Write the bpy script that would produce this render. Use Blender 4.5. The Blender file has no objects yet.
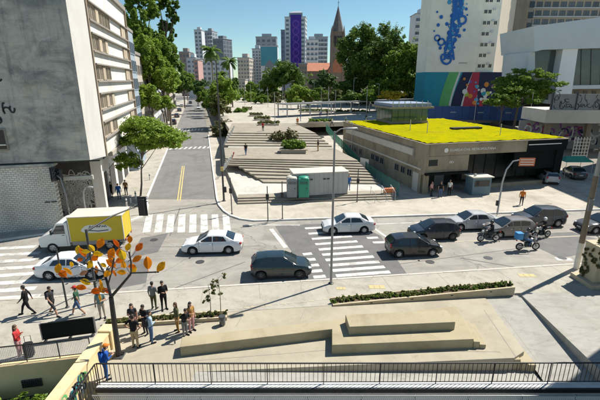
import bpy, bmesh, math, random
import numpy as np
from mathutils import Vector, Matrix

sc = bpy.context.scene
COL = sc.collection
R = math.radians

# ------------------------------------------------------------------ camera
CAM_H = 12.5
PITCH = math.atan(120 / 400)
cd = bpy.data.cameras.new('camera')
cam = bpy.data.objects.new('camera', cd)
COL.objects.link(cam)
cam.location = (0, 0, CAM_H)
cam.rotation_euler = (math.pi / 2 - PITCH, 0, 0)
cd.sensor_width = 36
cd.lens = 24
cd.clip_start = 0.2
cd.clip_end = 6000
sc.camera = cam

# ------------------------------------------------------------------ sky and sun
SUN_AZ = R(58)        # from +Y towards +X
SUN_EL = R(52)
w = bpy.data.worlds.new('World')
sc.world = w
w.use_nodes = True
nt = w.node_tree
sky = nt.nodes.new('ShaderNodeTexSky')
sky.sky_type = 'NISHITA'
sky.sun_disc = False
sky.sun_elevation = SUN_EL
sky.sun_rotation = SUN_AZ
sky.altitude = 700
sky.air_density = 1.0
sky.dust_density = 0.12
sky.ozone_density = 1.6
bg = nt.nodes['Background']
bg.inputs['Strength'].default_value = 0.075
tint = nt.nodes.new('ShaderNodeMix')
tint.data_type = 'RGBA'
tint.blend_type = 'MULTIPLY'
tint.inputs['Factor'].default_value = 1.0
tint.inputs['B'].default_value = (0.86, 1.05, 1.02, 1)
nt.links.new(sky.outputs[0], tint.inputs['A'])
nt.links.new(tint.outputs['Result'], bg.inputs['Color'])
sd = bpy.data.lights.new('sun', 'SUN')
sd.energy = 5.0
sd.angle = R(0.53)
sd.color = (1.0, 0.95, 0.86)
sun = bpy.data.objects.new('sun', sd)
COL.objects.link(sun)
sdir = Vector((math.sin(SUN_AZ) * math.cos(SUN_EL), math.cos(SUN_AZ) * math.cos(SUN_EL), math.sin(SUN_EL)))
sun.rotation_euler = sdir.to_track_quat('Z', 'Y').to_euler()
sun.location = (40, 40, 80)
sc.view_settings.view_transform = 'Standard'
sc.view_settings.look = 'None'
sc.view_settings.exposure = 0.55
sc.view_settings.gamma = 1.0
sc.view_settings.use_curve_mapping = False
try:
    sc.cycles.max_bounces = 6
    sc.cycles.diffuse_bounces = 3
    sc.cycles.glossy_bounces = 3
    sc.cycles.transparent_max_bounces = 6
    sc.cycles.use_denoising = True
except Exception:
    pass


def at(px, py, z=0.0):
    """ground point surveyed from the photograph (600x400) at height z"""
    u = (px - 300) / 400.0
    v = (200 - py) / 400.0
    c, s = math.cos(PITCH), math.sin(PITCH)
    t = (z - CAM_H) / (-s + v * c)
    return Vector((u * t, (c + v * s) * t, z))


def at_y(px, py, Y):
    """point at distance Y ahead (for far buildings and trees)"""
    u = (px - 300) / 400.0
    v = (200 - py) / 400.0
    c, s = math.cos(PITCH), math.sin(PITCH)
    t = Y / (c + v * s)
    return Vector((u * t, Y, CAM_H + (-s + v * c) * t))


# ------------------------------------------------------------------ materials
MATS = {}


def mat(name, c, rough=0.8, c2=None, scale=1.0, mix=0.5, bump=0.0, bscale=20.0, metal=0.0, spec=0.5,
        stain=None, stain_scale=0.3, stain_amt=0.0, detail=6, coords='Object', coat=0.0, stretch=None, rand=0.0):
    """procedural surface: two-tone noise, optional large stains, fine bump"""
    if name in MATS:
        return MATS[name]
    m = bpy.data.materials.new(name)
    m.use_nodes = True
    n = m.node_tree.nodes
    l = m.node_tree.links
    b = n['Principled BSDF']
    b.inputs['Roughness'].default_value = rough
    b.inputs['Metallic'].default_value = metal
    b.inputs['Specular IOR Level'].default_value = spec
    if coat:
        b.inputs['Coat Weight'].default_value = coat
        b.inputs['Coat Roughness'].default_value = 0.05
    col = (*c, 1)
    b.inputs['Base Color'].default_value = col
    m.diffuse_color = col
    tc = n.new('ShaderNodeTexCoord')
    vec = tc.outputs[coords]
    if stretch:
        mp = n.new('ShaderNodeMapping')
        mp.inputs['Scale'].default_value = stretch
        l.new(vec, mp.inputs['Vector'])
        vec = mp.outputs[0]
    out = None
    if c2 is not None:
        tx = n.new('ShaderNodeTexNoise')
        tx.inputs['Scale'].default_value = scale
        tx.inputs['Detail'].default_value = detail
        tx.inputs['Roughness'].default_value = 0.65
        l.new(vec, tx.inputs['Vector'])
        rp = n.new('ShaderNodeMapRange')
        rp.inputs['From Min'].default_value = 0.5 - 0.22 * (0.3 + mix)
        rp.inputs['From Max'].default_value = 0.5 + 0.30 * (0.3 + mix)
        l.new(tx.outputs[0], rp.inputs['Value'])
        mx = n.new('ShaderNodeMix')
        mx.data_type = 'RGBA'
        mx.inputs['A'].default_value = col
        mx.inputs['B'].default_value = (*c2, 1)
        l.new(rp.outputs[0], mx.inputs['Factor'])
        out = mx.outputs['Result']
    if stain is not None:
        tx = n.new('ShaderNodeTexNoise')
        tx.inputs['Scale'].default_value = stain_scale
        tx.inputs['Detail'].default_value = 8
        tx.inputs['Roughness'].default_value = 0.7
        tx.inputs['Distortion'].default_value = 0.6
        l.new(vec, tx.inputs['Vector'])
        rp = n.new('ShaderNodeMapRange')
        rp.inputs['From Min'].default_value = 0.47
        rp.inputs['From Max'].default_value = 0.68
        rp.inputs['To Max'].default_value = stain_amt
        l.new(tx.outputs[0], rp.inputs['Value'])
        mx = n.new('ShaderNodeMix')
        mx.data_type = 'RGBA'
        if out is not None:
            l.new(out, mx.inputs['A'])
        else:
            mx.inputs['A'].default_value = col
        mx.inputs['B'].default_value = (*stain, 1)
        l.new(rp.outputs[0], mx.inputs['Factor'])
        out = mx.outputs['Result']
    if rand:
        oi = n.new('ShaderNodeObjectInfo')
        mr = n.new('ShaderNodeMapRange')
        mr.inputs['To Min'].default_value = 1 - rand
        mr.inputs['To Max'].default_value = 1 + rand
        l.new(oi.outputs['Random'], mr.inputs['Value'])
        hs = n.new('ShaderNodeHueSaturation')
        if out is not None:
            l.new(out, hs.inputs['Color'])
        else:
            hs.inputs['Color'].default_value = col
        l.new(mr.outputs[0], hs.inputs['Value'])
        out = hs.outputs[0]
    if out is not None:
        l.new(out, b.inputs['Base Color'])
    if bump:
        tb = n.new('ShaderNodeTexNoise')
        tb.inputs['Scale'].default_value = bscale
        tb.inputs['Detail'].default_value = 4
        l.new(vec, tb.inputs['Vector'])
        bp = n.new('ShaderNodeBump')
        bp.inputs['Strength'].default_value = bump
        bp.inputs['Distance'].default_value = 0.05
        l.new(tb.outputs[0], bp.inputs['Height'])
        l.new(bp.outputs[0], b.inputs['Normal'])
    MATS[name] = m
    return m


def leafmat(name, c, c2, rough=0.55, trans=0.3):
    m = bpy.data.materials.new(name)
    m.use_nodes = True
    n = m.node_tree.nodes
    l = m.node_tree.links
    b = n['Principled BSDF']
    b.inputs['Roughness'].default_value = rough
    b.inputs['Specular IOR Level'].default_value = 0.25
    g = n.new('ShaderNodeNewGeometry')
    mx = n.new('ShaderNodeMix')
    mx.data_type = 'RGBA'
    mx.inputs['A'].default_value = (*c, 1)
    mx.inputs['B'].default_value = (*c2, 1)
    l.new(g.outputs['Random Per Island'], mx.inputs['Factor'])
    l.new(mx.outputs['Result'], b.inputs['Base Color'])
    t = n.new('ShaderNodeBsdfTranslucent')
    l.new(mx.outputs['Result'], t.inputs['Color'])
    ms = n.new('ShaderNodeMixShader')
    ms.inputs[0].default_value = trans
    l.new(b.outputs[0], ms.inputs[1])
    l.new(t.outputs[0], ms.inputs[2])
    l.new(ms.outputs[0], n['Material Output'].inputs[0])
    m.diffuse_color = (*c, 1)
    MATS[name] = m
    return m


def brickmat(name, c1, c2, mortar, bw, bh, msize=0.06, rough=0.8, vertical='XZ', bump=0.4):
    m = bpy.data.materials.new(name)
    m.use_nodes = True
    n = m.node_tree.nodes
    l = m.node_tree.links
    b = n['Principled BSDF']
    b.inputs['Roughness'].default_value = rough
    tc = n.new('ShaderNodeTexCoord')
    sp = n.new('ShaderNodeSeparateXYZ')
    l.new(tc.outputs['Object'], sp.inputs[0])
    cb = n.new('ShaderNodeCombineXYZ')
    l.new(sp.outputs['X'], cb.inputs['X'])
    l.new(sp.outputs['Z' if vertical == 'XZ' else 'Y'], cb.inputs['Y'])
    br = n.new('ShaderNodeTexBrick')
    br.inputs['Color1'].default_value = (*c1, 1)
    br.inputs['Color2'].default_value = (*c2, 1)
    br.inputs['Mortar'].default_value = (*mortar, 1)
    br.inputs['Scale'].default_value = 1.0
    br.inputs['Mortar Size'].default_value = msize
    br.inputs['Brick Width'].default_value = bw
    br.inputs['Row Height'].default_value = bh
    l.new(cb.outputs[0], br.inputs['Vector'])
    tx = n.new('ShaderNodeTexNoise')
    tx.inputs['Scale'].default_value = 0.35
    tx.inputs['Detail'].default_value = 8
    l.new(tc.outputs['Object'], tx.inputs['Vector'])
    rp = n.new('ShaderNodeMapRange')
    rp.inputs['From Min'].default_value = 0.35
    rp.inputs['From Max'].default_value = 0.75
    rp.inputs['To Min'].default_value = 1.0
    rp.inputs['To Max'].default_value = 0.62
    l.new(tx.outputs[0], rp.inputs['Value'])
    hs = n.new('ShaderNodeHueSaturation')
    l.new(br.outputs[0], hs.inputs['Color'])
    l.new(rp.outputs[0], hs.inputs['Value'])
    l.new(hs.outputs[0], b.inputs['Base Color'])
    bp = n.new('ShaderNodeBump')
    bp.inputs['Strength'].default_value = bump
    bp.inputs['Distance'].default_value = 0.03
    bp.invert = True
    l.new(br.outputs['Fac'], bp.inputs['Height'])
    l.new(bp.outputs[0], b.inputs['Normal'])
    MATS[name] = m
    return m


# ------------------------------------------------------------------ mesh building
class MB:
    def __init__(self):
        self.v = []
        self.f = []
        self.m = []

    def add(self, vs, fs, m=0):
        o = len(self.v)
        self.v += [tuple(p) for p in vs]
        self.f += [tuple(i + o for i in q) for q in fs]
        self.m += [m] * len(fs)
        return self

    def face(self, pts, m=0):
        return self.add(pts, [tuple(range(len(pts)))], m)

    def box(self, x0, x1, y0, y1, z0, z1, m=0):
        return self.add([(x0, y0, z0), (x1, y0, z0), (x1, y1, z0), (x0, y1, z0), (x0, y0, z1), (x1, y0, z1), (x1, y1, z1), (x0, y1, z1)],
                        [(3, 2, 1, 0), (4, 5, 6, 7), (0, 1, 5, 4), (1, 2, 6, 5), (2, 3, 7, 6), (3, 0, 4, 7)], m)

    def bbox(self, x0, x1, y0, y1, z0, z1, b=0.02, m=0):
        """box with chamfered vertical and top edges"""
        p = [(x0 + b, y0), (x1 - b, y0), (x1, y0 + b), (x1, y1 - b), (x1 - b, y1), (x0 + b, y1), (x0, y1 - b), (x0, y0 + b)]
        c = ((x0 + x1) / 2, (y0 + y1) / 2)
        def ins(q):
            return (q[0] + (b if q[0] < c[0] else -b), q[1] + (b if q[1] < c[1] else -b))
        return self.loft([[(*q, z0) for q in p], [(*q, z1 - b) for q in p], [(*ins(q), z1) for q in p]], m=m)

    def prism(self, poly, z0, z1, m=0):
        """poly: list of (x,y); z0,z1 numbers or per-vertex lists"""
        n = len(poly)
        a = sum(poly[i][0] * poly[(i + 1) % n][1] - poly[(i + 1) % n][0] * poly[i][1] for i in range(n))
        idx = range(n) if a > 0 else range(n - 1, -1, -1)
        P = [poly[i] for i in idx]
        Z0 = [z0] * n if not hasattr(z0, '__len__') else [z0[i] for i in idx]
        Z1 = [z1] * n if not hasattr(z1, '__len__') else [z1[i] for i in idx]
        vs = [(P[i][0], P[i][1], Z0[i]) for i in range(n)] + [(P[i][0], P[i][1], Z1[i]) for i in range(n)]
        fs = [tuple(range(n - 1, -1, -1)), tuple(range(n, 2 * n))]
        fs += [(i, (i + 1) % n, n + (i + 1) % n, n + i) for i in range(n)]
        return self.add(vs, fs, m)

    def loft(self, rings, m=0, caps=True, closed=True):
        n = len(rings[0])
        vs = [p for r in rings for p in r]
        fs = []
        for k in range(len(rings) - 1):
            for i in range(n if closed else n - 1):
                j = (i + 1) % n
                fs.append((k * n + i, k * n + j, (k + 1) * n + j, (k + 1) * n + i))
        if caps:
            fs.append(tuple(range(n - 1, -1, -1)))
            fs.append(tuple((len(rings) - 1) * n + i for i in range(n)))
        return self.add(vs, fs, m)

    def tube(self, pts, r, seg=8, m=0, caps=True):
        pts = [Vector(p) for p in pts]
        rs = r if hasattr(r, '__len__') else [r] * len(pts)
        rings = []
        up = None
        for i, p in enumerate(pts):
            d = (pts[min(i + 1, len(pts) - 1)] - pts[max(i - 1, 0)])
            if d.length < 1e-6:
                d = Vector((0, 0, 1))
            d.normalize()
            if up is None:
                up = Vector((1, 0, 0)) if abs(d.x) < 0.8 else Vector((0, 1, 0))
            a = d.cross(up)
            if a.length < 1e-4:
                a = d.cross(Vector((0, 1, 0.3)))
            a.normalize()
            b = d.cross(a)
            up = -b.cross(d) if False else up
            rings.append([tuple(p + (a * math.cos(t) + b * math.sin(t)) * rs[i]) for t in [2 * math.pi * k / seg for k in range(seg)]])
        return self.loft(rings, m, caps)

    def lathe(self, prof, seg=16, m=0, axis='Z', c=(0, 0, 0)):
        rings = []
        for r, h in prof:
            ring = []
            for k in range(seg):
                t = 2 * math.pi * k / seg
                x, y = r * math.cos(t), r * math.sin(t)
                if axis == 'Z':
                    ring.append((c[0] + x, c[1] + y, c[2] + h))
                elif axis == 'Y':
                    ring.append((c[0] + x, c[1] + h, c[2] + y))
                else:
                    ring.append((c[0] + h, c[1] + x, c[2] + y))
            rings.append(ring)
        return self.loft(rings, m)

    def ball(self, c, rx, ry, rz, seg=10, rows=7, m=0):
        rings = []
        for i in range(rows + 1):
            a = -math.pi / 2 + math.pi * (0.04 + 0.92 * i / rows)
            rings.append([(c[0] + rx * math.cos(a) * math.cos(2 * math.pi * k / seg), c[1] + ry * math.cos(a) * math.sin(2 * math.pi * k / seg), c[2] + rz * math.sin(a)) for k in range(seg)])
        return self.loft(rings, m)

    def ribbon(self, pts, wd, nrm, m=0):
        """flat painted stroke along pts lying in the plane with normal nrm"""
        pts = [Vector(p) for p in pts]
        nrm = Vector(nrm)
        L, Rr = [], []
        for i, p in enumerate(pts):
            d = pts[min(i + 1, len(pts) - 1)] - pts[max(i - 1, 0)]
            s = d.cross(nrm).normalized() * wd / 2
            L.append(p + s)
            Rr.append(p - s)
        for i in range(len(pts) - 1):
            self.add([L[i], L[i + 1], Rr[i + 1], Rr[i]], [(0, 1, 2, 3)], m)
        return self

    def disc(self, c, r, u, v, seg=14, r0=0.0, m=0):
        c, u, v = Vector(c), Vector(u), Vector(v)
        o = [c + (u * math.cos(2 * math.pi * k / seg) + v * math.sin(2 * math.pi * k / seg)) * r for k in range(seg)]
        if r0 <= 0:
            return self.face(o, m)
        i_ = [c + (u * math.cos(2 * math.pi * k / seg) + v * math.sin(2 * math.pi * k / seg)) * r0 for k in range(seg)]
        for k in range(seg):
            j = (k + 1) % seg
            self.face([o[k], o[j], i_[j], i_[k]], m)
        return self

    def mesh(self, name, mats, smooth=None, recalc=True):
        me = bpy.data.meshes.new(name)
        me.from_pydata(self.v, [], self.f)
        if not isinstance(mats, (list, tuple)):
            mats = [mats]
        for mm in mats:
            me.materials.append(mm if not isinstance(mm, str) else MATS[mm])
        if len(mats) > 1:
            me.polygons.foreach_set('material_index', self.m)
        if recalc:
            bm = bmesh.new()
            bm.from_mesh(me)
            bmesh.ops.recalc_face_normals(bm, faces=bm.faces)
            bm.to_mesh(me)
            bm.free()
        if smooth is not None:
            me.polygons.foreach_set('use_smooth', [True] * len(me.polygons))
            me.set_sharp_from_angle(angle=R(smooth))
        me.update()
        return me

    def build(self, name, mats, parent=None, smooth=None, loc=None, rz=0.0, recalc=True):
        return place(name, self.mesh(name, mats, smooth, recalc), parent, loc, rz)


def place(name, me, parent=None, loc=None, rz=0.0, scale=None):
    o = bpy.data.objects.new(name, me)
    COL.objects.link(o)
    if parent is not None:
        o.parent = parent
    if loc is not None:
        o.location = loc
    if rz:
        o.rotation_euler = (0, 0, rz)
    if scale is not None:
        o.scale = scale
    return o


def tag(o, label=None, cat=None, group=None, kind=None):
    if label:
        o['label'] = label
    if cat:
        o['category'] = cat
    if group:
        o['group'] = group
    if kind:
        o['kind'] = kind
    return o


def thing(name, label, cat, loc=(0, 0, 0), rz=0.0, group=None):
    o = bpy.data.objects.new(name, None)
    COL.objects.link(o)
    o.location = loc
    o.rotation_euler = (0, 0, rz)
    o.empty_display_size = 0.2
    return tag(o, label, cat, group)


def struct(name, mb, mats, smooth=None, parent=None):
    o = mb.build(name, mats, parent, smooth)
    if parent is None:
        o['kind'] = 'structure'
    return o


def copy_tree(o, parent=None):
    c = o.copy()
    COL.objects.link(c)
    c.parent = parent
    for ch in list(o.children):
        copy_tree(ch, c)
    return c


def letters(text, size, loc, rz, m, parent, tilt=math.pi / 2, name='lettering', ext=0.01, align='LEFT'):
    cu = bpy.data.curves.new(name, 'FONT')
    cu.body = text
    cu.size = size
    cu.extrude = ext
    cu.align_x = align
    cu.materials.append(MATS[m])
    o = bpy.data.objects.new(name, cu)
    COL.objects.link(o)
    bpy.context.view_layer.update()
    me = bpy.data.meshes.new_from_object(o.evaluated_get(bpy.context.evaluated_depsgraph_get()))
    bpy.data.objects.remove(o)
    o = place(name, me, parent, loc)
    o.rotation_euler = (tilt, 0, rz)
    return o


# palette ------------------------------------------------------------
mat('ground', (0.20, 0.18, 0.15), 0.95, (0.28, 0.25, 0.2), 0.2)
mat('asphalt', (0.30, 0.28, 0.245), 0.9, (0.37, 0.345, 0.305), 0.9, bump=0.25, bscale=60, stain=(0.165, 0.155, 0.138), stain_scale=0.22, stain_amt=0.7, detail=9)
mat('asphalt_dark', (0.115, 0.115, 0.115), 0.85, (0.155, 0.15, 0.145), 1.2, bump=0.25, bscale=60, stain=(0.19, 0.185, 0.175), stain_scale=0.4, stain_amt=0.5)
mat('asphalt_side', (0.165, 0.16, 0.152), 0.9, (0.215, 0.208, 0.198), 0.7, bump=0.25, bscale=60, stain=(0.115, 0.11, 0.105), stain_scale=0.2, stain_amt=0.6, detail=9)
mat('road_paint', (0.78, 0.77, 0.72), 0.7, (0.60, 0.59, 0.55), 3.0, stain=(0.36, 0.35, 0.33), stain_scale=1.6, stain_amt=0.8)
mat('yellow_paint', (0.68, 0.50, 0.13), 0.7, (0.55, 0.43, 0.2), 3.0, stain=(0.33, 0.31, 0.28), stain_scale=1.3, stain_amt=0.7)
mat('yellow_faint', (0.50, 0.43, 0.28), 0.8, (0.40, 0.37, 0.30), 2.0, stain=(0.3, 0.29, 0.27), stain_scale=1.0, stain_amt=0.9)
mat('pavement', (0.37, 0.345, 0.29), 0.9, (0.44, 0.41, 0.35), 1.6, bump=0.2, bscale=30, stain=(0.235, 0.215, 0.175), stain_scale=0.5, stain_amt=0.75, detail=9)
mat('plaza_concrete', (0.42, 0.38, 0.315), 0.9, (0.50, 0.46, 0.385), 0.8, bump=0.15, bscale=25, stain=(0.26, 0.235, 0.19), stain_scale=0.3, stain_amt=0.75)
mat('plaza_pale', (0.335, 0.32, 0.285), 0.9, (0.40, 0.385, 0.345), 0.5, bump=0.15, bscale=25, stain=(0.235, 0.222, 0.195), stain_scale=0.5, stain_amt=0.8, stretch=(1, 2.6, 1), detail=9)
mat('planter_cream', (0.47, 0.40, 0.27), 0.85, (0.54, 0.47, 0.33), 0.9, bump=0.1, bscale=20, stain=(0.33, 0.27, 0.17), stain_scale=0.8, stain_amt=0.7)
mat('walk_pale', (0.365, 0.325, 0.24), 0.9, (0.43, 0.39, 0.30), 0.9, bump=0.15, bscale=25, stain=(0.29, 0.26, 0.20), stain_scale=0.4, stain_amt=0.75, detail=9)
mat('landing_pale', (0.50, 0.475, 0.425), 0.9, (0.58, 0.555, 0.50), 0.7, bump=0.15, bscale=25, stain=(0.36, 0.335, 0.285), stain_scale=0.35, stain_amt=0.7, detail=9)
mat('terrace_paint', (0.36, 0.308, 0.195), 0.85, (0.41, 0.355, 0.235), 0.6, bump=0.1, bscale=30, stain=(0.25, 0.20, 0.11), stain_scale=0.5, stain_amt=0.65, detail=9)
mat('cream_wall', (0.74, 0.56, 0.30), 0.85, (0.80, 0.63, 0.37), 0.8, bump=0.1, bscale=20, stain=(0.46, 0.35, 0.19), stain_scale=0.6, stain_amt=0.7, stretch=(1, 1, 0.4))
mat('kerb_stone', (0.55, 0.52, 0.46), 0.9, (0.44, 0.41, 0.36), 2.0, bump=0.2, bscale=40)
mat('kerb_white', (0.74, 0.73, 0.69), 0.8, (0.58, 0.56, 0.52), 2.0, bump=0.2, bscale=40)
mat('grimy_concrete', (0.40, 0.40, 0.37), 0.95, (0.58, 0.54, 0.46), 1.1, mix=0.2, bump=0.5, bscale=5, stain=(0.13, 0.14, 0.135), stain_scale=0.55, stain_amt=0.9, stretch=(0.7, 0.7, 1.3), detail=10)
mat('white_paint', (0.76, 0.73, 0.68), 0.75, (0.68, 0.645, 0.59), 0.8, stain=(0.5, 0.45, 0.38), stain_scale=0.4, stain_amt=0.5, stretch=(1, 1, 0.3))
mat('tan_panel', (0.44, 0.36, 0.26), 0.8, (0.52, 0.44, 0.33), 1.5, rand=0.12)
mat('brown_trim', (0.26, 0.20, 0.14), 0.8, (0.33, 0.26, 0.19), 2.0)
mat('ledge_grey', (0.30, 0.275, 0.24), 0.85, (0.22, 0.2, 0.175), 1.2)
mat('dark_glass', (0.025, 0.03, 0.035), 0.12, spec=0.6, rand=0.5)
mat('window_glass', (0.20, 0.185, 0.16), 0.3, (0.36, 0.33, 0.28), 0.6, spec=0.6, rand=0.5)
mat('black_metal', (0.02, 0.02, 0.022), 0.5, metal=0.0)
mat('dark_metal', (0.045, 0.047, 0.05), 0.5, (0.065, 0.065, 0.065), 8)
mat('grey_metal', (0.30, 0.30, 0.30), 0.45, (0.24, 0.24, 0.24), 5, metal=0.3)
mat('galvanised', (0.48, 0.49, 0.5), 0.4, (0.4, 0.41, 0.42), 6, metal=0.4)
mat('pole_concrete', (0.40, 0.385, 0.35), 0.9, (0.33, 0.31, 0.28), 3, bump=0.2)
mat('rubber', (0.016, 0.016, 0.017), 0.8)
mat('chrome', (0.55, 0.56, 0.58), 0.22, metal=0.9)
mat('soil', (0.09, 0.06, 0.04), 0.95, (0.14, 0.1, 0.06), 4, bump=0.5)
mat('bark', (0.13, 0.10, 0.075), 0.95, (0.19, 0.155, 0.12), 4, bump=0.5, bscale=12)
mat('bark_pale', (0.30, 0.26, 0.20), 0.95, (0.22, 0.19, 0.15), 3, bump=0.5, bscale=12)
leafmat('leaf_bright', (0.15, 0.25, 0.025), (0.31, 0.42, 0.06), trans=0.4)
leafmat('leaf_mid', (0.10, 0.185, 0.022), (0.23, 0.34, 0.05), trans=0.45)
leafmat('leaf_dark', (0.06, 0.125, 0.022), (0.16, 0.25, 0.045), trans=0.42)
leafmat('leaf_deep', (0.04, 0.095, 0.028), (0.115, 0.19, 0.05), trans=0.35)
leafmat('leaf_olive', (0.10, 0.12, 0.035), (0.19, 0.20, 0.06), trans=0.3)
leafmat('leaf_yellow', (0.45, 0.33, 0.02), (0.62, 0.45, 0.03), trans=0.3)
def add_layer(m, sc_, lo, hi, amt, col, seed, rot=0.0):
    """one more noise layer over a material's base colour (drips, tracks, patches)"""
    n, l = m.node_tree.nodes, m.node_tree.links
    b = n['Principled BSDF']
    src = b.inputs['Base Color'].links[0].from_socket
    tc = n.new('ShaderNodeTexCoord')
    mp = n.new('ShaderNodeMapping')
    mp.vector_type = 'TEXTURE'
    mp.inputs['Rotation'].default_value = (0, 0, rot)
    mp.inputs['Scale'].default_value = tuple(1 / v for v in sc_)
    mp.inputs['Location'].default_value = (seed, seed, seed)
    l.new(tc.outputs['Object'], mp.inputs['Vector'])
    tx = n.new('ShaderNodeTexNoise')
    tx.inputs['Scale'].default_value = 1
    tx.inputs['Detail'].default_value = 8
    tx.inputs['Roughness'].default_value = .7
    l.new(mp.outputs[0], tx.inputs['Vector'])
    r = n.new('ShaderNodeMapRange')
    r.inputs['From Min'].default_value = lo
    r.inputs['From Max'].default_value = hi
    r.inputs['To Max'].default_value = amt
    l.new(tx.outputs[0], r.inputs['Value'])
    x = n.new('ShaderNodeMix')
    x.data_type = 'RGBA'
    l.new(r.outputs[0], x.inputs['Factor'])
    l.new(src, x.inputs['A'])
    x.inputs['B'].default_value = (*col, 1)
    l.new(x.outputs['Result'], b.inputs['Base Color'])


def add_cracks(m, scale, wd, amt, col):
    n, l = m.node_tree.nodes, m.node_tree.links
    b = n['Principled BSDF']
    src = b.inputs['Base Color'].links[0].from_socket
    tc = n.new('ShaderNodeTexCoord')
    nz = n.new('ShaderNodeTexNoise')
    nz.inputs['Scale'].default_value = 1.3
    nz.inputs['Detail'].default_value = 5
    l.new(tc.outputs['Object'], nz.inputs['Vector'])
    ad = n.new('ShaderNodeVectorMath')
    ad.operation = 'ADD'
    l.new(tc.outputs['Object'], ad.inputs[0])
    l.new(nz.outputs['Color'], ad.inputs[1])
    vo = n.new('ShaderNodeTexVoronoi')
    vo.feature = 'DISTANCE_TO_EDGE'
    vo.inputs['Scale'].default_value = scale
    l.new(ad.outputs[0], vo.inputs['Vector'])
    r = n.new('ShaderNodeMapRange')
    r.inputs['From Min'].default_value = 0
    r.inputs['From Max'].default_value = wd
    r.inputs['To Min'].default_value = amt
    r.inputs['To Max'].default_value = 0
    l.new(vo.outputs['Distance'], r.inputs['Value'])
    x = n.new('ShaderNodeMix')
    x.data_type = 'RGBA'
    l.new(r.outputs[0], x.inputs['Factor'])
    l.new(src, x.inputs['A'])
    x.inputs['B'].default_value = (*col, 1)
    l.new(x.outputs['Result'], b.inputs['Base Color'])


wm_ = mat('streaked_wall', (0.38, 0.385, 0.355), 0.95, (0.58, 0.545, 0.47), 0.9, mix=0.3, bump=0.5, bscale=5, stain=(0.12, 0.13, 0.125), stain_scale=0.5, stain_amt=0.85, stretch=(0.8, 0.8, 1.0), detail=12)
add_layer(wm_, (2.6, 2.6, .22), .52, .75, .65, (.11, .115, .11), 3)       # drips
add_layer(wm_, (.25, .25, 3.2), .54, .72, .55, (.15, .16, .155), 7)       # board courses
add_layer(wm_, (.55, .55, .7), .56, .70, .6, (.48, .41, .30), 11)         # rusty patches
add_layer(wm_, (1.3, 1.3, 1.5), .60, .66, .5, (.60, .60, .58), 17)        # pale repairs
add_layer(wm_, (.16, .16, .3), .5, .66, .6, (.14, .155, .15), 23)         # damp
a_ = MATS['asphalt']
add_layer(a_, (.05, .75, 1), .50, .70, .55, (.17, .158, .14), 5, R(6))    # tyre tracks
add_layer(a_, (.10, 1.6, 1), .56, .72, .5, (.37, .345, .305), 9, R(6))    # worn pale bands
add_layer(a_, (.9, .9, 1), .64, .70, .6, (.12, .115, .105), 13)           # oil spots
add_cracks(a_, .16, .010, .55, (.10, .095, .09))
a_ = MATS['asphalt_side']
add_layer(a_, (1.1, .05, 1), .50, .70, .5, (.11, .107, .10), 5, R(14))
add_cracks(a_, .14, .010, .5, (.08, .078, .075))
add_layer(MATS['asphalt_dark'], (.8, .8, 1), .5, .7, .5, (.20, .19, .175), 4)
for nm_ in ('walk_pale', 'pavement', 'plaza_pale', 'plaza_concrete', 'landing_pale', 'terrace_paint'):
    c_ = MATS[nm_]
    add_layer(c_, (2.2, 2.2, 2.2), .58, .68, .35, (.20, .18, .145), 31)
    add_layer(c_, (.5, .09, .5), .54, .70, .35, (.24, .22, .18), 37, R(20))
add_cracks(MATS['pavement'], .33, .006, .5, (.17, .15, .12))
add_cracks(MATS['plaza_pale'], .3, .005, .45, (.17, .155, .13))
add_layer(MATS['road_paint'], (1.4, 1.4, 1.4), .50, .62, .75, (.30, .285, .26), 41)
add_layer(MATS['road_paint'], (7, 7, 7), .52, .66, .6, (.28, .265, .24), 43)
leafmat('leaf_dry', (0.20, 0.15, 0.07), (0.12, 0.15, 0.05), trans=0.2)
# ================================================================== THE SETTING
def kerb_y(x):
    return 23.2 + 0.13 * x


def xy(p):
    return (p[0], p[1])


struct('ground', MB().face([(-3000, 24, -0.05), (3000, 24, -0.05), (3000, 5000, -0.05), (-3000, 5000, -0.05)]).face([(-3000, -300, -4.2), (3000, -300, -4.2), (3000, 24, -4.2), (-3000, 24, -4.2)]), 'ground')

# --- avenue across the picture
av = [(-42, kerb_y(-42)), (60, kerb_y(60)), (80, 40), (80, 46), (44, 39.6), (22, 37.2), (-4.2, 34.7)]
corner_r = [(-5.6, 35.2), (-6.7, 36.2), (-7.6, 37.6), (-8.5, 39.6), (-9.2, 42.0)]
corner_l = [(-16.7, 42.0), (-15.7, 39.6), (-15.1, 37.6), (-15.0, 35.9), (-15.6, 34.6), (-17.0, 33.7)]
av_poly = av + corner_r + corner_l + [(-24, 30.1), (-42, 23.0)]
road = struct('avenue_road', MB().face([(x, y, 0.0) for x, y in av_poly]), 'asphalt')


def sl(y):
    return -16.7 - 0.2475 * (y - 42)


def sr(y):
    return -9.2 - 0.2375 * (y - 42)


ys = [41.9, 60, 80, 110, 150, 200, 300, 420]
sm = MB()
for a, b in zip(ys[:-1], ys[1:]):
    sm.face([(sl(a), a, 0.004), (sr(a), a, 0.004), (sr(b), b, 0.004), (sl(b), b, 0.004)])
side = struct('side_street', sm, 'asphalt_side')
# darker resurfaced patches
pm = MB()
pm.face([tuple(at(*p, 0.005)) for p in [(275, 226), (353, 222), (381, 236), (409, 277), (330, 285), (312, 286), (292, 252)]])
pm.face([tuple(at(*p, 0.005)) for p in [(528, 234), (572, 232), (600, 240), (600, 251), (560, 258), (536, 247)]])
pm.face([tuple(at(*p, 0.005)) for p in [(110, 262), (150, 258), (146, 283), (100, 292), (95, 280)]])
pm.face([tuple(at(*p, 0.005)) for p in [(141, 238), (168, 233), (158, 252), (130, 258)]])
struct('asphalt_patch', pm, 'asphalt_dark')

# --- markings: every stripe its own piece


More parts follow.
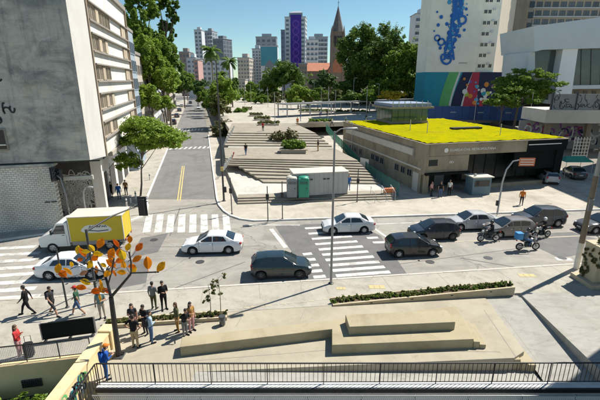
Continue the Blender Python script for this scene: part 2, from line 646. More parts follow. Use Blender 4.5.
def stripe(pts, parent, m='road_paint', z=0.010, name='crossing_stripe'):
    return MB().face([(p[0], p[1], z) for p in pts]).build(name, m, parent)


def seg_stripe(a, b, wd, parent, m='road_paint', z=0.010, name='crossing_stripe'):
    a, b = Vector(xy(a)), Vector(xy(b))
    d = (b - a).normalized()
    n = Vector((-d.y, d.x)) * wd / 2
    return stripe([a + n, a - n, b - n, b + n], parent, m, z, name)


for i in range(10):                                # middle crossing
    t = i / 9
    a = at(305 + 31 * t, 228.5 + 47.5 * t)
    b = at(341 + 49 * t, 226 + 46 * t)
    if i < 3:
        b = at(349 + 12 * t, 226 + 46 * t)
    seg_stripe(a, b, 0.42, road)
for i in range(3):
    seg_stripe(at(361 + 6 * i, 233.5 + 4.6 * i), at(371 + 7 * i, 233 + 4.6 * i), 0.4, road)
for i in range(5):
    seg_stripe(at(303 + 2.6 * i, 254.5 + 5.7 * i), at(312 + 3.4 * i, 253.5 + 5.7 * i), 0.42, road)
for i in range(8):                                 # crossing over the mouth of the side street
    x = 147.5 + 11.6 * i
    seg_stripe(at(x - 1.2, 232.5), at(x + 2.2 - i * 0.75, 214.5), 0.62, road)
for i in range(9):                                 # crossing on the far left
    y = 247 + 6.2 * i + 0.12 * i * i
    seg_stripe(at(-40, y + 3.5 + 0.3 * i), at(36 + 4 * (i % 2), y - 0.3), 0.5, road)
for i in range(9):
    seg_stripe(Vector((sl(76) + 0.7 + 0.85 * i, 74.5 + i * 0.2)), Vector((sl(76) + 0.55 + 0.85 * i, 77 + 0.2 * i)), 0.42, side, z=0.012)
for i in range(9):
    seg_stripe(Vector((sl(107) + 0.6 + 0.85 * i, 104)), Vector((sl(107) - 0.1 + 0.85 * i, 108)), 0.42, side, z=0.012)
for s in (-0.14, 0.14):                            # double yellow line
    seg_stripe(Vector((-13.1 + s, 41.4)), Vector((-17.7 + s, 59.6)), 0.13, side, 'yellow_paint', 0.012, 'centre_line')
seg_stripe(at(-30, 228), at(46, 224), 0.2, road, name='lane_line')
seg_stripe(at(244, 225), at(300, 225.2), 0.14, road, name='lane_line')
seg_stripe(at(372, 224.4), at(455, 221.2), 0.14, road, name='lane_line')
seg_stripe(at(371, 226), at(389, 239), 0.22, road, name='lane_line')
seg_stripe(at(271, 229), at(286, 248), 0.35, road, 'road_paint', name='lane_line')
seg_stripe(at(446, 242.5), at(486, 240), 0.16, road, 'yellow_faint', name='centre_line')
seg_stripe(at(495, 240), at(600, 235), 0.16, road, 'yellow_faint', name='centre_line')
seg_stripe(at(390, 246.5), at(440, 243), 0.16, road, 'yellow_faint', name='centre_line')
seg_stripe(at(180, 208), at(170, 236), 0.10, road, 'asphalt_dark', 0.009, name='tar_seam')
seg_stripe(at(460, 258), at(520, 268), 0.10, road, 'asphalt_dark', 0.009, name='tar_seam')
seg_stripe(at(170, 290), at(245, 262), 0.07, road, 'asphalt_dark', 0.009, name='tar_seam')
seg_stripe(at(136, 247), at(262, 246), 0.06, road, 'asphalt_dark', 0.009, name='tar_seam')
seg_stripe(at(400, 264), at(560, 243), 0.06, road, 'asphalt_dark', 0.009, name='tar_seam')
for q in [(154, 240), (200, 262), (246, 226), (488, 258), (430, 262), (562, 258)]:
    c = at(*q)
    MB().disc((c.x, c.y, 0.013), 0.32, (1, 0, 0), (0, 1, 0), 18).build('manhole_cover', 'dark_metal', road)
# faded lettering block painted on the lane (white smudge)
seg_stripe(at(556, 259), at(572, 259.5), 0.5, road, 'road_paint', name='lane_mark')

# --- kerbs and pavements
def kerb(pts, name='kerb', m='kerb_stone', wd=0.18, h=0.14, piece=2.4):
    """row of kerb stones along a line (each a stone of its own)"""
    root = bpy.data.objects.new(name, None)
    COL.objects.link(root)
    root['kind'] = 'structure'
    for a, b in zip(pts[:-1], pts[1:]):
        a, b = Vector(a), Vector(b)
        L = (b - a).length
        k = max(1, round(L / piece))
        d = (b - a) / L
        for i in range(k):
            p = a + d * (L * i / k + 0.01)
            q = a + d * (L * (i + 1) / k - 0.01)
            n = Vector((-d.y, d.x)) * wd
            dz = random.uniform(-0.006, 0.006)
            MB().prism([xy(p), xy(q), xy(q + n), xy(p + n)], -0.06, h + dz).build('kerb_stone', m, root)
    return root


random.seed(3)
kerb([(x, kerb_y(x)) for x in (36, 24, 12, 0, -12, -24)], 'near_kerb')
kerb([(-40, 23.8), (-24, 30.1), (-17.0, 33.7)] + corner_l[::-1][1:], 'corner_kerb', 'kerb_white', piece=1.6)
kerb([(sl(42), 42), (sl(75), 75)], 'street_kerb', 'kerb_white')
kerb([(sr(95), 95), (sr(42), 42)] + corner_r[::-1][1:] + [(-4.2, 34.7), (22, 37.2), (34, 38.5)], 'plaza_kerb', 'kerb_white')

P0 = 0.12
wall_edge = lambda x: 15.95 + 0.19 * (x + 10.1)
struct('near_pavement', MB().prism([(-45, wall_edge(-45)), (-9.5, wall_edge(-9.5)), (-9.5, kerb_y(-9.5) - .17), (-45, kerb_y(-45) - .17)], -0.3, P0)
       .prism([(-9.498, 18.9), (13.3, 21.6), (40, 23.4), (40, kerb_y(40) - .17), (-9.498, kerb_y(-9.498) - .17)], -0.3, P0), 'pavement')
# far pavements
struct('corner_pavement', MB().prism([(-80, 8.3), (-24, 30.3)] + [(x - .12, y + .1) for x, y in corner_l[::-1]] + [(sl(42) - .17, 42), (sl(120) - .17, 120), (-60, 120), (-80, 60)], -0.04, P0), 'pavement')
struct('street_pavement', MB().prism([(sl(420), 420), (sl(120) - .17, 120.01), (-60, 120.01), (-160, 420)], -0.04, P0), 'pavement')

# --- stepped plaza opposite, level by level
L1, L2, L3 = 0.57, 2.10, 3.12
plaza_edge = [(sr(95) + .17, 95), (sr(42) + .17, 42)] + [(x + .17, y + .05) for x, y in corner_r[::-1][1:]]
struct('plaza_pavement', MB().prism(plaza_edge + [(-4.2, 34.9), (22, 37.4), (46, 40.3), (46, 44.0), (36, 62), (33.5, 110), (-25, 110)], -0.04, P0), 'plaza_concrete')

plaza = bpy.data.objects.new('plaza_stairs', None)
COL.objects.link(plaza)
plaza['kind'] = 'structure'
mat('stair_stone', (0.285, 0.25, 0.195), 0.9, (0.36, 0.32, 0.255), 1.5, stain=(0.20, 0.175, 0.135), stain_scale=0.4, stain_amt=0.7)
mat('stair_riser', (0.30, 0.27, 0.225), 0.9, (0.23, 0.2, 0.17), 1.5)


def slab(poly, z0, z1, name='step', m='stair_stone'):
    return MB().prism([xy(p) for p in poly], z0, z1).build(name, m, plaza)


# flight A at the street
pa0, pa1 = Vector((-6.5, 39.7)), Vector((10.6, 41.5))
n_ = Vector((-0.105, 0.994))
for i in range(3):
    o = n_ * (0.45 * i)
    back = Vector((-8.6, 47)), Vector((8.8, 49))
    slab([pa0 + o + Vector((0.0, 0)), pa1 + o, pa1 + n_ * 2.2, pa0 + n_ * 2.2], P0 + 0.001, P0 + 0.15 * (i + 1))
rb = lambda y: 10.6 - 0.235 * (y - 41.5)           # right edge of the stairs, along the fence
slab([pa0 + n_ * 1.0, pa1 + n_ * 1.0, (rb(56), 56), (-10.6, 56)], P0 + .001, L1 - 0.003, 'landing', 'landing_pale')
# flight B: broad seating steps
for i in range(9):
    t = i / 9
    y0 = 46.6 + 7.8 * t
    lx = at(258, 184, L1).x if i == 0 else 0
    left = [-4.4, -5.3, -6.2, -7.1, -8.0, -10.2, -10.25, -10.3, -10.35][i]
    yl = y0 + [0.2, 0.8, 1.3, 1.7, 2.1, 2.2, 1.9, 1.6, 1.3][i]
    a = Vector((left, yl))
    b = Vector((rb(y0 - .3), y0 - .3))
    slab([a, b, (rb(64), 64), (-12.2, 64)], L1 + .17 * i - 0.05, L1 + .17 * (i + 1) - .001 * (i == 8))
slab([(-10.9, 57.5), (rb(56), 56), (rb(82), 82), (-13.5, 82)], L1, L2 - 0.003, 'landing', 'plaza_concrete')
for i in range(6):
    t = i / 6
    y0 = 64.6 + 11.2 * t
    slab([(-12.6 - 0.22 * (y0 - 64.6) * 0.4, y0 + 1.0), (rb(y0), y0), (rb(92), 92), (-15.5, 92)], L2 + 0.17 * i - 0.05, L2 + 0.17 * (i + 1) - .001)
slab([(-14.2, 81), (rb(81) - .0, 81), (rb(92), 92), (14, 96), (60, 106), (110, 330), (-76, 330)], L2, L3 - 0.003, 'upper_plaza', 'plaza_concrete')
# white cheek blocks at the left end of the flights
mat('cheek_red', (0.5, 0.07, 0.05), 0.7)
def fin(p, d, wd, m):
    p, d = Vector(p), Vector(d)
    n = Vector((wd, 0, 0))
    h = Vector((0, .16, .0))
    b = MB()
    b.add([p, p + n, p + n + d, p + d, p + h, p + n + h, p + n + d + h, p + d + h], [(3, 2, 1, 0), (4, 5, 6, 7), (0, 1, 5, 4), (1, 2, 6, 5), (2, 3, 7, 6), (3, 0, 4, 7)])
    return b.build('cheek_fin', m, plaza)


for k, i in enumerate((3, 4, 5, 6, 7, 8)):
    y0 = 46.6 + 7.8 * i / 9
    fin((-10.3 + .12 * k, y0 + 2.0 - .1 * k, L1 + .17 * i - .2), (.42, .2, 1.15), .17, 'kerb_white' if k < 5 else 'cheek_red')
for k in range(6):
    y0 = 64.6 + 11.2 * k / 6
    fin((-12.7 - .05 * k, y0 + 1.1, L2 + .17 * k - .1), (.62, .2, 1.5), .22, 'kerb_white')

# --- foreground plaza with painted terraces
ZB = P0
fl, fr = at(195, 372, ZB), at(514, 358, ZB)
walk = MB().prism([(-9.498, 14.1), (fl.x, 14.1), xy(fl), xy(fr), (10.7, 16.2), (11.0, 20.6), (11.0, 21.32), (-9.498, 18.895)], -0.8, ZB)
struct('plaza_walkway', walk, 'walk_pale')
struct('sloping_path', MB().face([(fl.x, 14.1, ZB), (11.0, 14.1, -0.62), (11.0, 16.4, -0.62), (fl.x, 15.4, ZB)], 0)
       .face([(11.0, 14.1, -0.62), (13.35, 14.1, -0.48), (13.3, 21.6, P0 - .06), (11.0, 21.35, P0 - .02)], 0), 'plaza_pale')
struct('plaza_edge_pavement', MB().prism([(13.35, 14.1), (40, 14.1), (40, 23.39), (13.3, 21.58)], -0.8, P0 + 0.015), 'plaza_pale')
for k in range(3):                                 # little steps closing the lower terrace
    MB().box(fr.x + 0.02 + 0.36 * k, fr.x + 0.36 * (k + 1), 15.74 - 0.04 * k, 18.6 - 0.3 * k, -0.7, ZB - 0.12 * (k + 1)).build('terrace_step', 'terrace_paint', bpy.data.objects['plaza_walkway'])

ter = thing('concrete_terrace', 'broad cream concrete seating terrace with jogged front edge before the railing', 'terrace')
ZA = ZB + 0.52
A = [at(180, 347, ZA), at(332, 329, ZA), at(332, 345, ZA), at(474, 339, ZA)]
Ab = [at(457, 306, ZA), at(182, 337, ZA)]
MB().prism([xy(p) for p in A + Ab], ZB - .1, ZA).build('lower_tier', 'terrace_paint', ter)
for k in range(2):
    b0 = A[3] + Vector((0.02 + 0.3 * k, -0.02 * k, 0))
    d = Ab[0] - A[3]
    MB().prism([xy(b0), (b0.x + .29, b0.y - .02), (b0.x + .29 + d.x * .6, b0.y + d.y * .6), (b0.x + d.x * .6, b0.y + d.y * .6)], ZB - .1, ZA - 0.15 * (k + 1)).build('end_step', 'terrace_paint', ter)
T = [at(349, 335, ZA), at(454.5, 330, ZA)]
nb = Vector((T[1] - T[0])).normalized()
nb = Vector((-nb.y, nb.x, 0))
MB().prism([xy(T[0]), xy(T[1]), xy(T[1] + nb * 1.05), xy(T[0] + nb * 1.05)], ZA - .1, ZA + 0.46).build('upper_tier', 'terrace_paint', ter)

# edge ledge, painted gap shade and front wall under the railing
struct('ledge_shade_strip', MB().box(-8.55, 45, 13.70, 13.775, -.04, .158), 'black_metal')  # black strip standing in for shade on the ledge front
struct('plaza_ledge', MB().box(-8.55, 45, 13.78, 14.1, -0.2, 0.17).box(-8.55, 45, 13.9, 14.098, -3.5, -0.2), 'kerb_white')
struct('lower_walkway', MB().box(-8.6, 45, 11.0, 13.7, -1.2, -0.75), 'asphalt')
# sunken garden by the retaining wall
struct('retaining_wall', MB().prism([(-45, wall_edge(-45) - .3), (-9.55, wall_edge(-9.55) - .3), (-9.55, wall_edge(-9.55) - .01), (-45, wall_edge(-45) - .01)], -4, P0 + 0.06), 'cream_wall')
struct('garden_soil', MB().box(-45, -9.3, 4, 16.4, -1.9, -1.55), 'soil')
mat('tile_yellow', (0.56, 0.45, 0.19), 0.8, (0.46, 0.39, 0.22), 3, stain=(0.35, 0.31, 0.22), stain_scale=2, stain_amt=0.6)
# tactile yellow tiles on the near pavement
np_ = bpy.data.objects['near_pavement']
for q, sx, sy in [((377, 287), .5, .42), ((527, 275.5), .55, .42), ((341, 288.5), .3, .3)]:
    c = at(*q, P0)
    for i in range(3):
        MB().box(c.x + (i - 1.5) * sx / 1.5, c.x + (i - 0.5) * sx / 1.5 - .02, c.y - sy / 2, c.y + sy / 2, P0 - .02, P0 + 0.012).build('tactile_tile', 'tile_yellow', np_)
for i in range(26):
    a = at(182 + i * 7.2, 314.5 - i * 0.76, P0)
    MB().box(a.x - .17, a.x + .15, a.y - .06, a.y + .06, P0 - .02, P0 + 0.008).build('tactile_tile', 'yellow_faint', np_)

# softened concrete edges
for o in list(ter.children) + list(plaza.children) + [bpy.data.objects[n_] for n_ in ('plaza_walkway', 'plaza_ledge')]:
    if o.name.startswith(('lower_tier', 'upper_tier', 'end_step', 'plaza_')):
        bv = o.modifiers.new('bevel', 'BEVEL')
        bv.width = 0.025
        bv.segments = 2
        bv.limit_method = 'ANGLE'
# expansion joints sawn into the plaza floor
wk = bpy.data.objects['plaza_walkway']
for (p, q) in [((300, 320), (306, 308)), ((236, 327), (243, 314)), ((500, 312), (537, 361)), ((484, 310), (516, 357)), ((180, 362), (330, 350)), ((330, 350), (500, 352))]:
    a, b = at(*p, ZB), at(*q, ZB)
    seg_stripe(a, b, .03, wk, 'ledge_grey', ZB + .005, 'floor_joint')
for x in (-30, -24, -19, -14.5, -6, -2.6, 1.5, 5.4, 9.2, 13.4, 17.4, 22, 27):
    seg_stripe(Vector((x, kerb_y(x) - .2)), Vector((x + .25, kerb_y(x) - 1.9)), .025, np_, 'ledge_grey', P0 + .004, 'floor_joint')
# ================================================================== VEHICLES
mat('car_glass', (0.018, 0.028, 0.036), 0.05, spec=0.9)
mat('trim_black', (0.018, 0.018, 0.02), 0.5)
mat('headlight', (0.70, 0.72, 0.74), 0.12, coat=0.6)
mat('taillight', (0.35, 0.012, 0.012), 0.2, coat=0.6)
mat('plate', (0.6, 0.6, 0.6), 0.5)
mat('rim_silver', (0.46, 0.47, 0.49), 0.35, metal=0.6)
mat('rim_dark', (0.10, 0.10, 0.11), 0.4, metal=0.4)
for nm, c in dict(white=(0.78, 0.79, 0.80), silver=(0.46, 0.47, 0.48), pearl=(0.66, 0.66, 0.65), black=(0.016, 0.016, 0.018), darkblue=(0.016, 0.022, 0.034), graphite=(0.075, 0.072, 0.07), taupe=(0.19, 0.18, 0.175),
                  slate=(0.05, 0.06, 0.075), teal_black=(0.012, 0.024, 0.028), red=(0.3, 0.02, 0.02)).items():
    mat('paint_' + nm, c, 0.32, coat=0.7, spec=0.5)


def interp(x, pts):
    if x <= pts[0][0]:
        return pts[0][1]
    for (a, u), (b, v) in zip(pts[:-1], pts[1:]):
        if x <= b:
            t = (x - a) / (b - a)
            return u + (v - u) * t
    return pts[-1][1]


WHEELS = {}


def wheel_meshes(r, wd, rimm):
    k = (round(r, 3), wd, rimm)
    if k not in WHEELS:
        t = MB().lathe([(r * .62, -wd / 2), (r * .93, -wd / 2), (r, -wd * .32), (r, wd * .32), (r * .93, wd / 2), (r * .62, wd / 2), (r * .62, -wd / 2)], 22, axis='Y').mesh('tyre', 'rubber', 40)
        b = MB().lathe([(r * .60, -wd * .30), (r * .64, wd * .42), (r * .58, wd * .46), (r * .52, wd * .22), (r * .1, wd * .22)], 22, axis='Y')
        for i in range(5):
            a = 2 * math.pi * i / 5
            p0 = Vector((math.cos(a) * r * .08, wd * .34, math.sin(a) * r * .08))
            p1 = Vector((math.cos(a) * r * .56, wd * .40, math.sin(a) * r * .56))
            b.tube([p0, p1], [r * .13, r * .10], 6)
        b.lathe([(r * .16, wd * .2), (r * .16, wd * .45), (r * .05, wd * .47)], 10, axis='Y')
        WHEELS[k] = (t, b.mesh('rim', rimm, 40))
    return WHEELS[k]


def add_wheel(root, x, y, r, wd, rimm):
    t, rm = wheel_meshes(r, wd, rimm)
    o = place('wheel', t, root, (x, y, r), 0 if y > 0 else math.pi)
    place('rim', rm, o)
    return o


STYLE = {
    'sedan': dict(L=4.5, W=1.76, H=1.47, wb=2.65, fo=0.88, r=0.32, top=[(-2.25, .78), (-2.15, 1.0), (-1.55, 1.07), (-1.2, 1.0), (0.6, .96), (0.95, .95), (1.7, .84), (2.1, .70), (2.25, .52)],
                  cab=[(-1.78, 1.03), (-1.02, 1.42), (-0.5, 1.47), (0.2, 1.46), (1.15, .94)], split=[-.95, -.12, .86]),
    'hatch': dict(L=4.0, W=1.74, H=1.5, wb=2.52, fo=0.82, r=0.31, top=[(-2.0, .80), (-1.95, 1.0), (-1.6, 1.02), (0.6, .98), (1.0, .97), (1.6, .86), (1.88, .72), (2.0, .52)],
                  cab=[(-1.97, 1.0), (-1.62, 1.40), (-0.9, 1.5), (0.15, 1.49), (1.12, .95)], split=[-1.42, -.55, .12, .84]),
    'suv': dict(L=4.4, W=1.84, H=1.66, wb=2.65, fo=0.86, r=0.36, top=[(-2.2, .85), (-2.15, 1.06), (-1.8, 1.1), (0.7, 1.06), (1.05, 1.06), (1.8, .97), (2.1, .82), (2.2, .58)],
                cab=[(-2.14, 1.06), (-1.86, 1.53), (-1.1, 1.65), (0.2, 1.66), (1.12, 1.04)], split=[-1.68, -.72, .12, .88]),
}


def car(label, style, paint, loc, heading, group=None, rimm='rim_silver', name='car', cat='car'):
    """nose towards +x before turning"""
    s = STYLE[style]
    L, W, H = s['L'], s['W'], s['H']
    root = thing(name, label, cat, (loc[0], loc[1], loc[2] if len(loc) > 2 else 0.012), heading, group)
    xf = L / 2 - s['fo']
    xr = xf - s['wb']
    r = s['r']
    pm = 'paint_' + paint
    RA = r + 0.07
    xs = set([-L / 2, -L / 2 + .04, -L / 2 + .12, -L / 2 + .25, L / 2 - .04, L / 2 - .12, L / 2 - .25, L / 2 - .42])
    for xc in (xf, xr):
        for k in range(13):
            xs.add(round(xc - RA * math.cos(math.pi * k / 12), 4))
    for k in range(1, 24):
        xs.add(-L / 2 + L * k / 24)
    xs = sorted(xs)
    rings = []
    for x in xs:
        e = abs(x) / (L / 2)
        hw = W / 2 * (1 - 0.05 * e ** 2 - 0.17 * max(0, (e - .82) / .18) ** 2.2)
        top = interp(x, s['top'])
        bot = 0.20 + 0.10 * max(0, (e - .8) / .2)
        for xc in (xf, xr):
            d = abs(x - xc)
            if d < RA:
                bot = max(bot, r + math.sqrt(RA * RA - d * d))
        bot = min(bot, top - .12)
        mid = max(bot + .02, 0.55 * top + 0.12)
        mid = min(mid, top - .06)
        half = [(hw - .05, bot), (hw - .012, bot + (mid - bot) * .45), (hw, mid), (hw - .025, mid + (top - mid) * .6), (hw - .085, top - .012), (hw * .62, top + .02), (hw * .25, top + .032)]
        ring = [(x, y, z) for y, z in half] + [(x, -y, z) for y, z in half[::-1]]
        rings.append(ring)
    b = MB().loft(rings, closed=False, caps=False)
    b.face(rings[0])
    b.face(rings[-1][::-1])
    body = b.build('body', pm, root, 38)
    # dark underside
    MB().box(-L / 2 + .12, L / 2 - .12, -W / 2 + .31, W / 2 - .31, .17, .70).box(xr + RA + .02, xf - RA - .02, -W / 2 + .09, W / 2 - .09, .15, .34).build('underbody', 'trim_black', root)
    # cabin
    cabp = s['cab']
    x0, x1 = cabp[0][0], cabp[-1][0]
    wb_, wr_ = W / 2 - .075, W / 2 - .27

    def side_y(z):
        return wb_ + (wr_ - wb_) * (z - .98) / (H - .98)
    cx = sorted(set([x0 + (x1 - x0) * k / 22 for k in range(23)] + [p[0] for p in cabp]))
    rings = []
    for x in cx:
        zt = interp(x, cabp)
        zb = interp(x, s['top']) - .06
        zt = max(zt, zb + .03)
        y = side_y(zt)
        hh = [(side_y(zb), zb), (side_y(zb + (zt - zb) * .7), zb + (zt - zb) * .7), (y + .004, zt - min(.05, .3 * (zt - zb))), (y - .06, zt - .004), (y * .5, zt + .018)]
        rings.append([(x, q, z) for q, z in hh] + [(x, -q, z) for q, z in hh[::-1]])
    c = MB().loft(rings, closed=False, caps=False)
    c.face(rings[0])
    c.face(rings[-1][::-1])
    c.build('cabin', pm, root, 30)
    # windscreen and rear window
    def pane(nm, p, q, f0, f1, k):
        pts = []
        for f, inset in ((f0, .02), (f1, .05)):
            x = p[0] + (q[0] - p[0]) * f
            z = p[1] + (q[1] - p[1]) * f
            y = side_y(z) - inset - .03
            pts.append((x, y, z))
        n = Vector((-(q[1] - p[1]), 0, q[0] - p[0])).normalized() * k
        if n.z < 0:
            n = -n
        off = n * 0.028
        a, bb = pts
        vs = []
        for (x, y, z) in (a, bb):
            for f in (1, .5, 0, -.5, -1):
                vs.append((x + off.x, y * f, z + off.z + .016 * (1 - f * f)))
        fs = [(i, i + 1, 5 + i + 1, 5 + i) for i in range(4)]
        MB().add(vs, fs).build(nm, 'car_glass', root, 60)
    pane('windscreen', cabp[-1], cabp[-2], .10, .90, 1)
    pane('rear_window', cabp[0], cabp[1], .14, .90, 1)
    # side windows
    def top_lim(x):
        return interp(x, cabp) - .085
    sp = s['split']
    zb = max(interp(0, s['top']), .9) + .045
    for sgn in (1, -1):
        for a, bb in zip(sp[:-1], sp[1:]):
            a2, b2 = a + .035, bb - .035
            pts = []
            N = 6
            for k in range(N + 1):
                x = a2 + (b2 - a2) * k / N
                z = top_lim(x)
                if z > zb + .02:
                    pts.append((x, z))
            if len(pts) < 2:
                continue
            lo = [(min(b2 + .22 * (bb == sp[-1]), x1 - .2), zb), (a2 - .25 * (a == sp[0] and style == 'sedan'), zb)]
            poly = pts + lo
            MB().face([(x, sgn * (side_y(z) + .012), z) for x, z in poly]).build('side_window', 'car_glass', root)
        # mirror, handles, sill
        MB().ball((x1 - .38, sgn * (W / 2 + .05), zb + .05), .07, .11, .075).build('mirror', pm, root, 50)
        for xx in (sp[1] + .12, sp[-2] + .16 if len(sp) > 3 else sp[1] + .98):
            MB().box(xx - .10, xx + .10, sgn * (W / 2 - .028), sgn * (W / 2 + .012), .80, .83).build('door_handle', 'chrome' if paint in ('graphite', 'taupe') else pm, root)
        hz = interp(L / 2 - .22, s['top'])
        MB().ball((L / 2 - .25, sgn * (W / 2 - .25), hz - .06), .22, .155, .075).build('headlight', 'headlight', root, 60)
        tz = interp(-L / 2 + .06, s['top'])
        MB().ball((-L / 2 + .10, sgn * (W / 2 - .22), tz - .09), .13, .16, .11 if style == 'sedan' else .17).build('taillight', 'taillight', root, 60)
        for xx in (sp[1], sp[-2] if len(sp) > 3 else sp[-1] + .02):
            MB().box(xx - .006, xx + .006, sgn * (W / 2 - .03), sgn * (W / 2 + .001), .34, .92).build('door_seam', 'trim_black', root)
    fz = .42
    MB().bbox(L / 2 - .10, L / 2 + .012, -.48, .48, .36, .56, .03).build('grille', 'trim_black', root)
    MB().box(L / 2 - .02, L / 2 + .022, -.2, .2, .40, .5).build('number_plate', 'plate', root)
    MB().box(-L / 2 - .022, -L / 2 + .02, -.2, .2, .62, .74).build('number_plate', 'plate', root)
    MB().bbox(-L / 2 - .01, -L / 2 + .12, -W / 2 + .3, W / 2 - .3, .27, .42, .02).build('bumper_insert', 'trim_black', root)
    for x in (xf, xr):
        for sgn in (1, -1):
            add_wheel(root, x, sgn * (W / 2 - .11), r, .2, rimm)
    if style == 'suv':
        for sgn in (1, -1):
            MB().tube([(-1.5, sgn * (wr_ - .05), H + .01), (-1.45, sgn * (wr_ - .05), H + .055), (0.05, sgn * (wr_ - .05), H + .055), (0.12, sgn * (wr_ - .05), H + .01)], .02, 6).build('roof_rail', 'grey_metal', root)
    return root


AV = R(6)      # the avenue's direction
G_AV = 'cars on the avenue'
car('white saloon car crossing before the side street, facing left', 'sedan', 'white', (-6.65, 28.25), math.pi + R(3), G_AV)
car('dark green-black hatchback waiting at the near end of the zebra crossing, red taillights', 'hatch', 'teal_black', (-1.25, 24.35), R(4), G_AV, 'rim_dark')
car('white saloon car standing on the far end of the middle zebra crossing', 'sedan', 'pearl', (4.1, 32.4), math.pi + R(4), G_AV)
car('black hatchback with silver wheels just past the middle zebra crossing', 'hatch', 'black', (8.5, 27.75), R(5), G_AV)
car('dark blue hatchback behind the black one, in the middle lane', 'hatch', 'darkblue', (11.0, 30.9), math.pi + R(4), G_AV, 'rim_dark')
car('silver saloon car in the far lane before the dark-fronted green-roofed building', 'sedan', 'silver', (15.1, 33.2), math.pi + R(5), G_AV)
car('grey-brown hatchback between the two motorcycles', 'hatch', 'taupe', (17.5, 31.5), math.pi + R(5), G_AV)
car('dark slate off-roader in the far lane, last before the side road', 'suv', 'slate', (21.4, 33.95), math.pi + R(5), G_AV)
car('dark grey saloon car behind the concrete utility pole, cut by the picture edge', 'sedan', 'graphite', (26.2, 32.5), math.pi + R(6), G_AV)
car('white saloon car beside the yellow box lorry, half behind the orange leaves', 'sedan', 'white', (-15.05, 24.3), R(4), G_AV)

# far cars along the side street
G_SS = 'cars on the side street'
sdh = math.atan2(0.97, -0.245)
for (px, py, st, pt, hd, lb) in [
    (173.5, 124.5, 'suv', 'black', 0, 'black off-roader parked nearest on the side street kerb'),
    (177.0, 117.5, 'hatch', 'graphite', 0, 'dark car parked second along the side street kerb'),
    (179.5, 111.5, 'sedan', 'slate', 0, 'dark saloon parked third along the side street kerb'),
    (182.0, 107.0, 'hatch', 'pearl', 0, 'pale hatchback parked far up the side street kerb'),
    (198.5, 109.0, 'suv', 'white', math.pi, 'white off-roader coming down the side street'),
    (204.5, 104.0, 'sedan', 'white', math.pi, 'white saloon far up the side street beside the palm trees'),
    (190.5, 103.5, 'sedan', 'graphite', 0, 'dark saloon farthest up the side street'),
]:
    p = at(px, py)
    car(lb, st, pt, (p.x, p.y, 0.014), sdh + hd, G_SS)

# --- box lorry
mat('lorry_yellow', (0.62, 0.46, 0.012), 0.5, (0.56, 0.41, 0.02), 1.5)
mat('lorry_white', (0.76, 0.76, 0.74), 0.4, coat=0.4)
mat('lorry_roof', (0.66, 0.62, 0.54), 0.7, (0.5, 0.46, 0.38), 1.2)
mat('logo_white', (0.74, 0.72, 0.62), 0.6)
mat('logo_navy', (0.03, 0.04, 0.11), 0.6)
lor = thing('box_lorry', 'white delivery lorry with a tall yellow box body and pale logo', 'lorry', (-16.25, 29.0, 0.012), math.pi + R(8))
bx = MB()
bx.box(-2.75, 1.05, -1.05, 1.05, .85, 2.75)
box = bx.build('cargo_box', 'lorry_yellow', lor)
MB().box(-2.80, 1.10, -1.09, 1.09, 2.75, 2.81).build('box_roof', 'lorry_roof', box)
for x in (-2.78, 1.04):
    for y in (-1.07, 1.03):
        MB().box(x, x + .05, y, y + .045, .83, 2.75).build('corner_post', 'lorry_white', box)
for z in (.81,):
    for y in (-1.07, 1.035):
        MB().box(-2.76, 1.06, y, y + .035, z, z + .06).build('bottom_rail', 'grey_metal', box)
# pale emblem on the visible side (local +y faces the camera after turning)
em = MB()
em.add([(-1.0 + 1.05 * math.cos(t) * (1 - .12 * math.sin(3 * t)) + .15, 1.055, 1.82 + .40 * math.sin(t) * (1 + .2 * math.cos(2 * t))) for t in [2 * math.pi * k / 26 for k in range(26)]], [tuple(range(26))])
em.build('emblem', 'logo_white', box)
em = MB()
for k in range(7):
    x = -1.6 + k * .18
    em.ribbon([(x, 1.060, 1.93 + .05 * (k % 3)), (x + .08, 1.060, 2.07 - .04 * (k % 2)), (x + .16, 1.060, 1.92)], .07, (0, 1, 0))
em.ribbon([(-1.7, 1.060, 1.69), (-1.0, 1.060, 1.63), (-.35, 1.060, 1.71)], .07, (0, 1, 0))
em.build('emblem_lettering', 'logo_navy', box)
MB().box(-2.7, 3.2, -.45, -.3, .5, .83).box(-2.7, 3.2, .3, .45, .5, .83).build('chassis', 'trim_black', lor)
cabm = MB()
prof = [(1.2, .5), (3.30, .5), (3.38, .75), (3.36, 1.15), (3.15, 1.32), (2.50, 1.52), (2.02, 2.28), (1.82, 2.36), (1.2, 2.36)]
rings = []
for y, ins in ((-.95, .06), (-.90, 0), (0, 0), (.90, 0), (.95, .06)):
    rings.append([(1.2 + (x - 1.2) * (1 - ins * .3), y, z if z < 1 else z - ins * .6) for x, z in prof])
cabm.loft(rings)
cab = cabm.build('cab', 'lorry_white', lor, 35)
for sgn in (1, -1):
    MB().face([(x, sgn * .956, z) for x, z in [(1.42, 1.50), (2.38, 1.50), (1.95, 2.16), (1.42, 2.18)]]).build('side_window', 'car_glass', cab)
    MB().ball((3.27, sgn * .70, .98), .12, .19, .14).build('headlight', 'headlight', cab, 60)
    MB().bbox(2.30, 2.40, sgn * 1.08 - .06, sgn * 1.08 + .06, 1.5, 1.85, .02).build('mirror', 'trim_black', cab)
    MB().box(1.36, 1.375, sgn * .945, sgn * .957, .62, 1.45).build('door_seam', 'trim_black', cab)
    MB().box(1.48, 1.66, sgn * .945, sgn * .972, 1.36, 1.40).build('door_handle', 'trim_black', cab)
MB().add([(2.56, -.80, 1.56), (2.56, .80, 1.56), (2.07, .76, 2.25), (2.07, -.76, 2.25)], [(0, 1, 2, 3)]).build('windscreen', 'car_glass', cab)
MB().bbox(3.28, 3.46, -.92, .92, .38, .66, .04).build('bumper', 'trim_black', cab)
MB().box(3.33, 3.40, -.45, .45, .86, 1.08).build('grille', 'trim_black', cab)
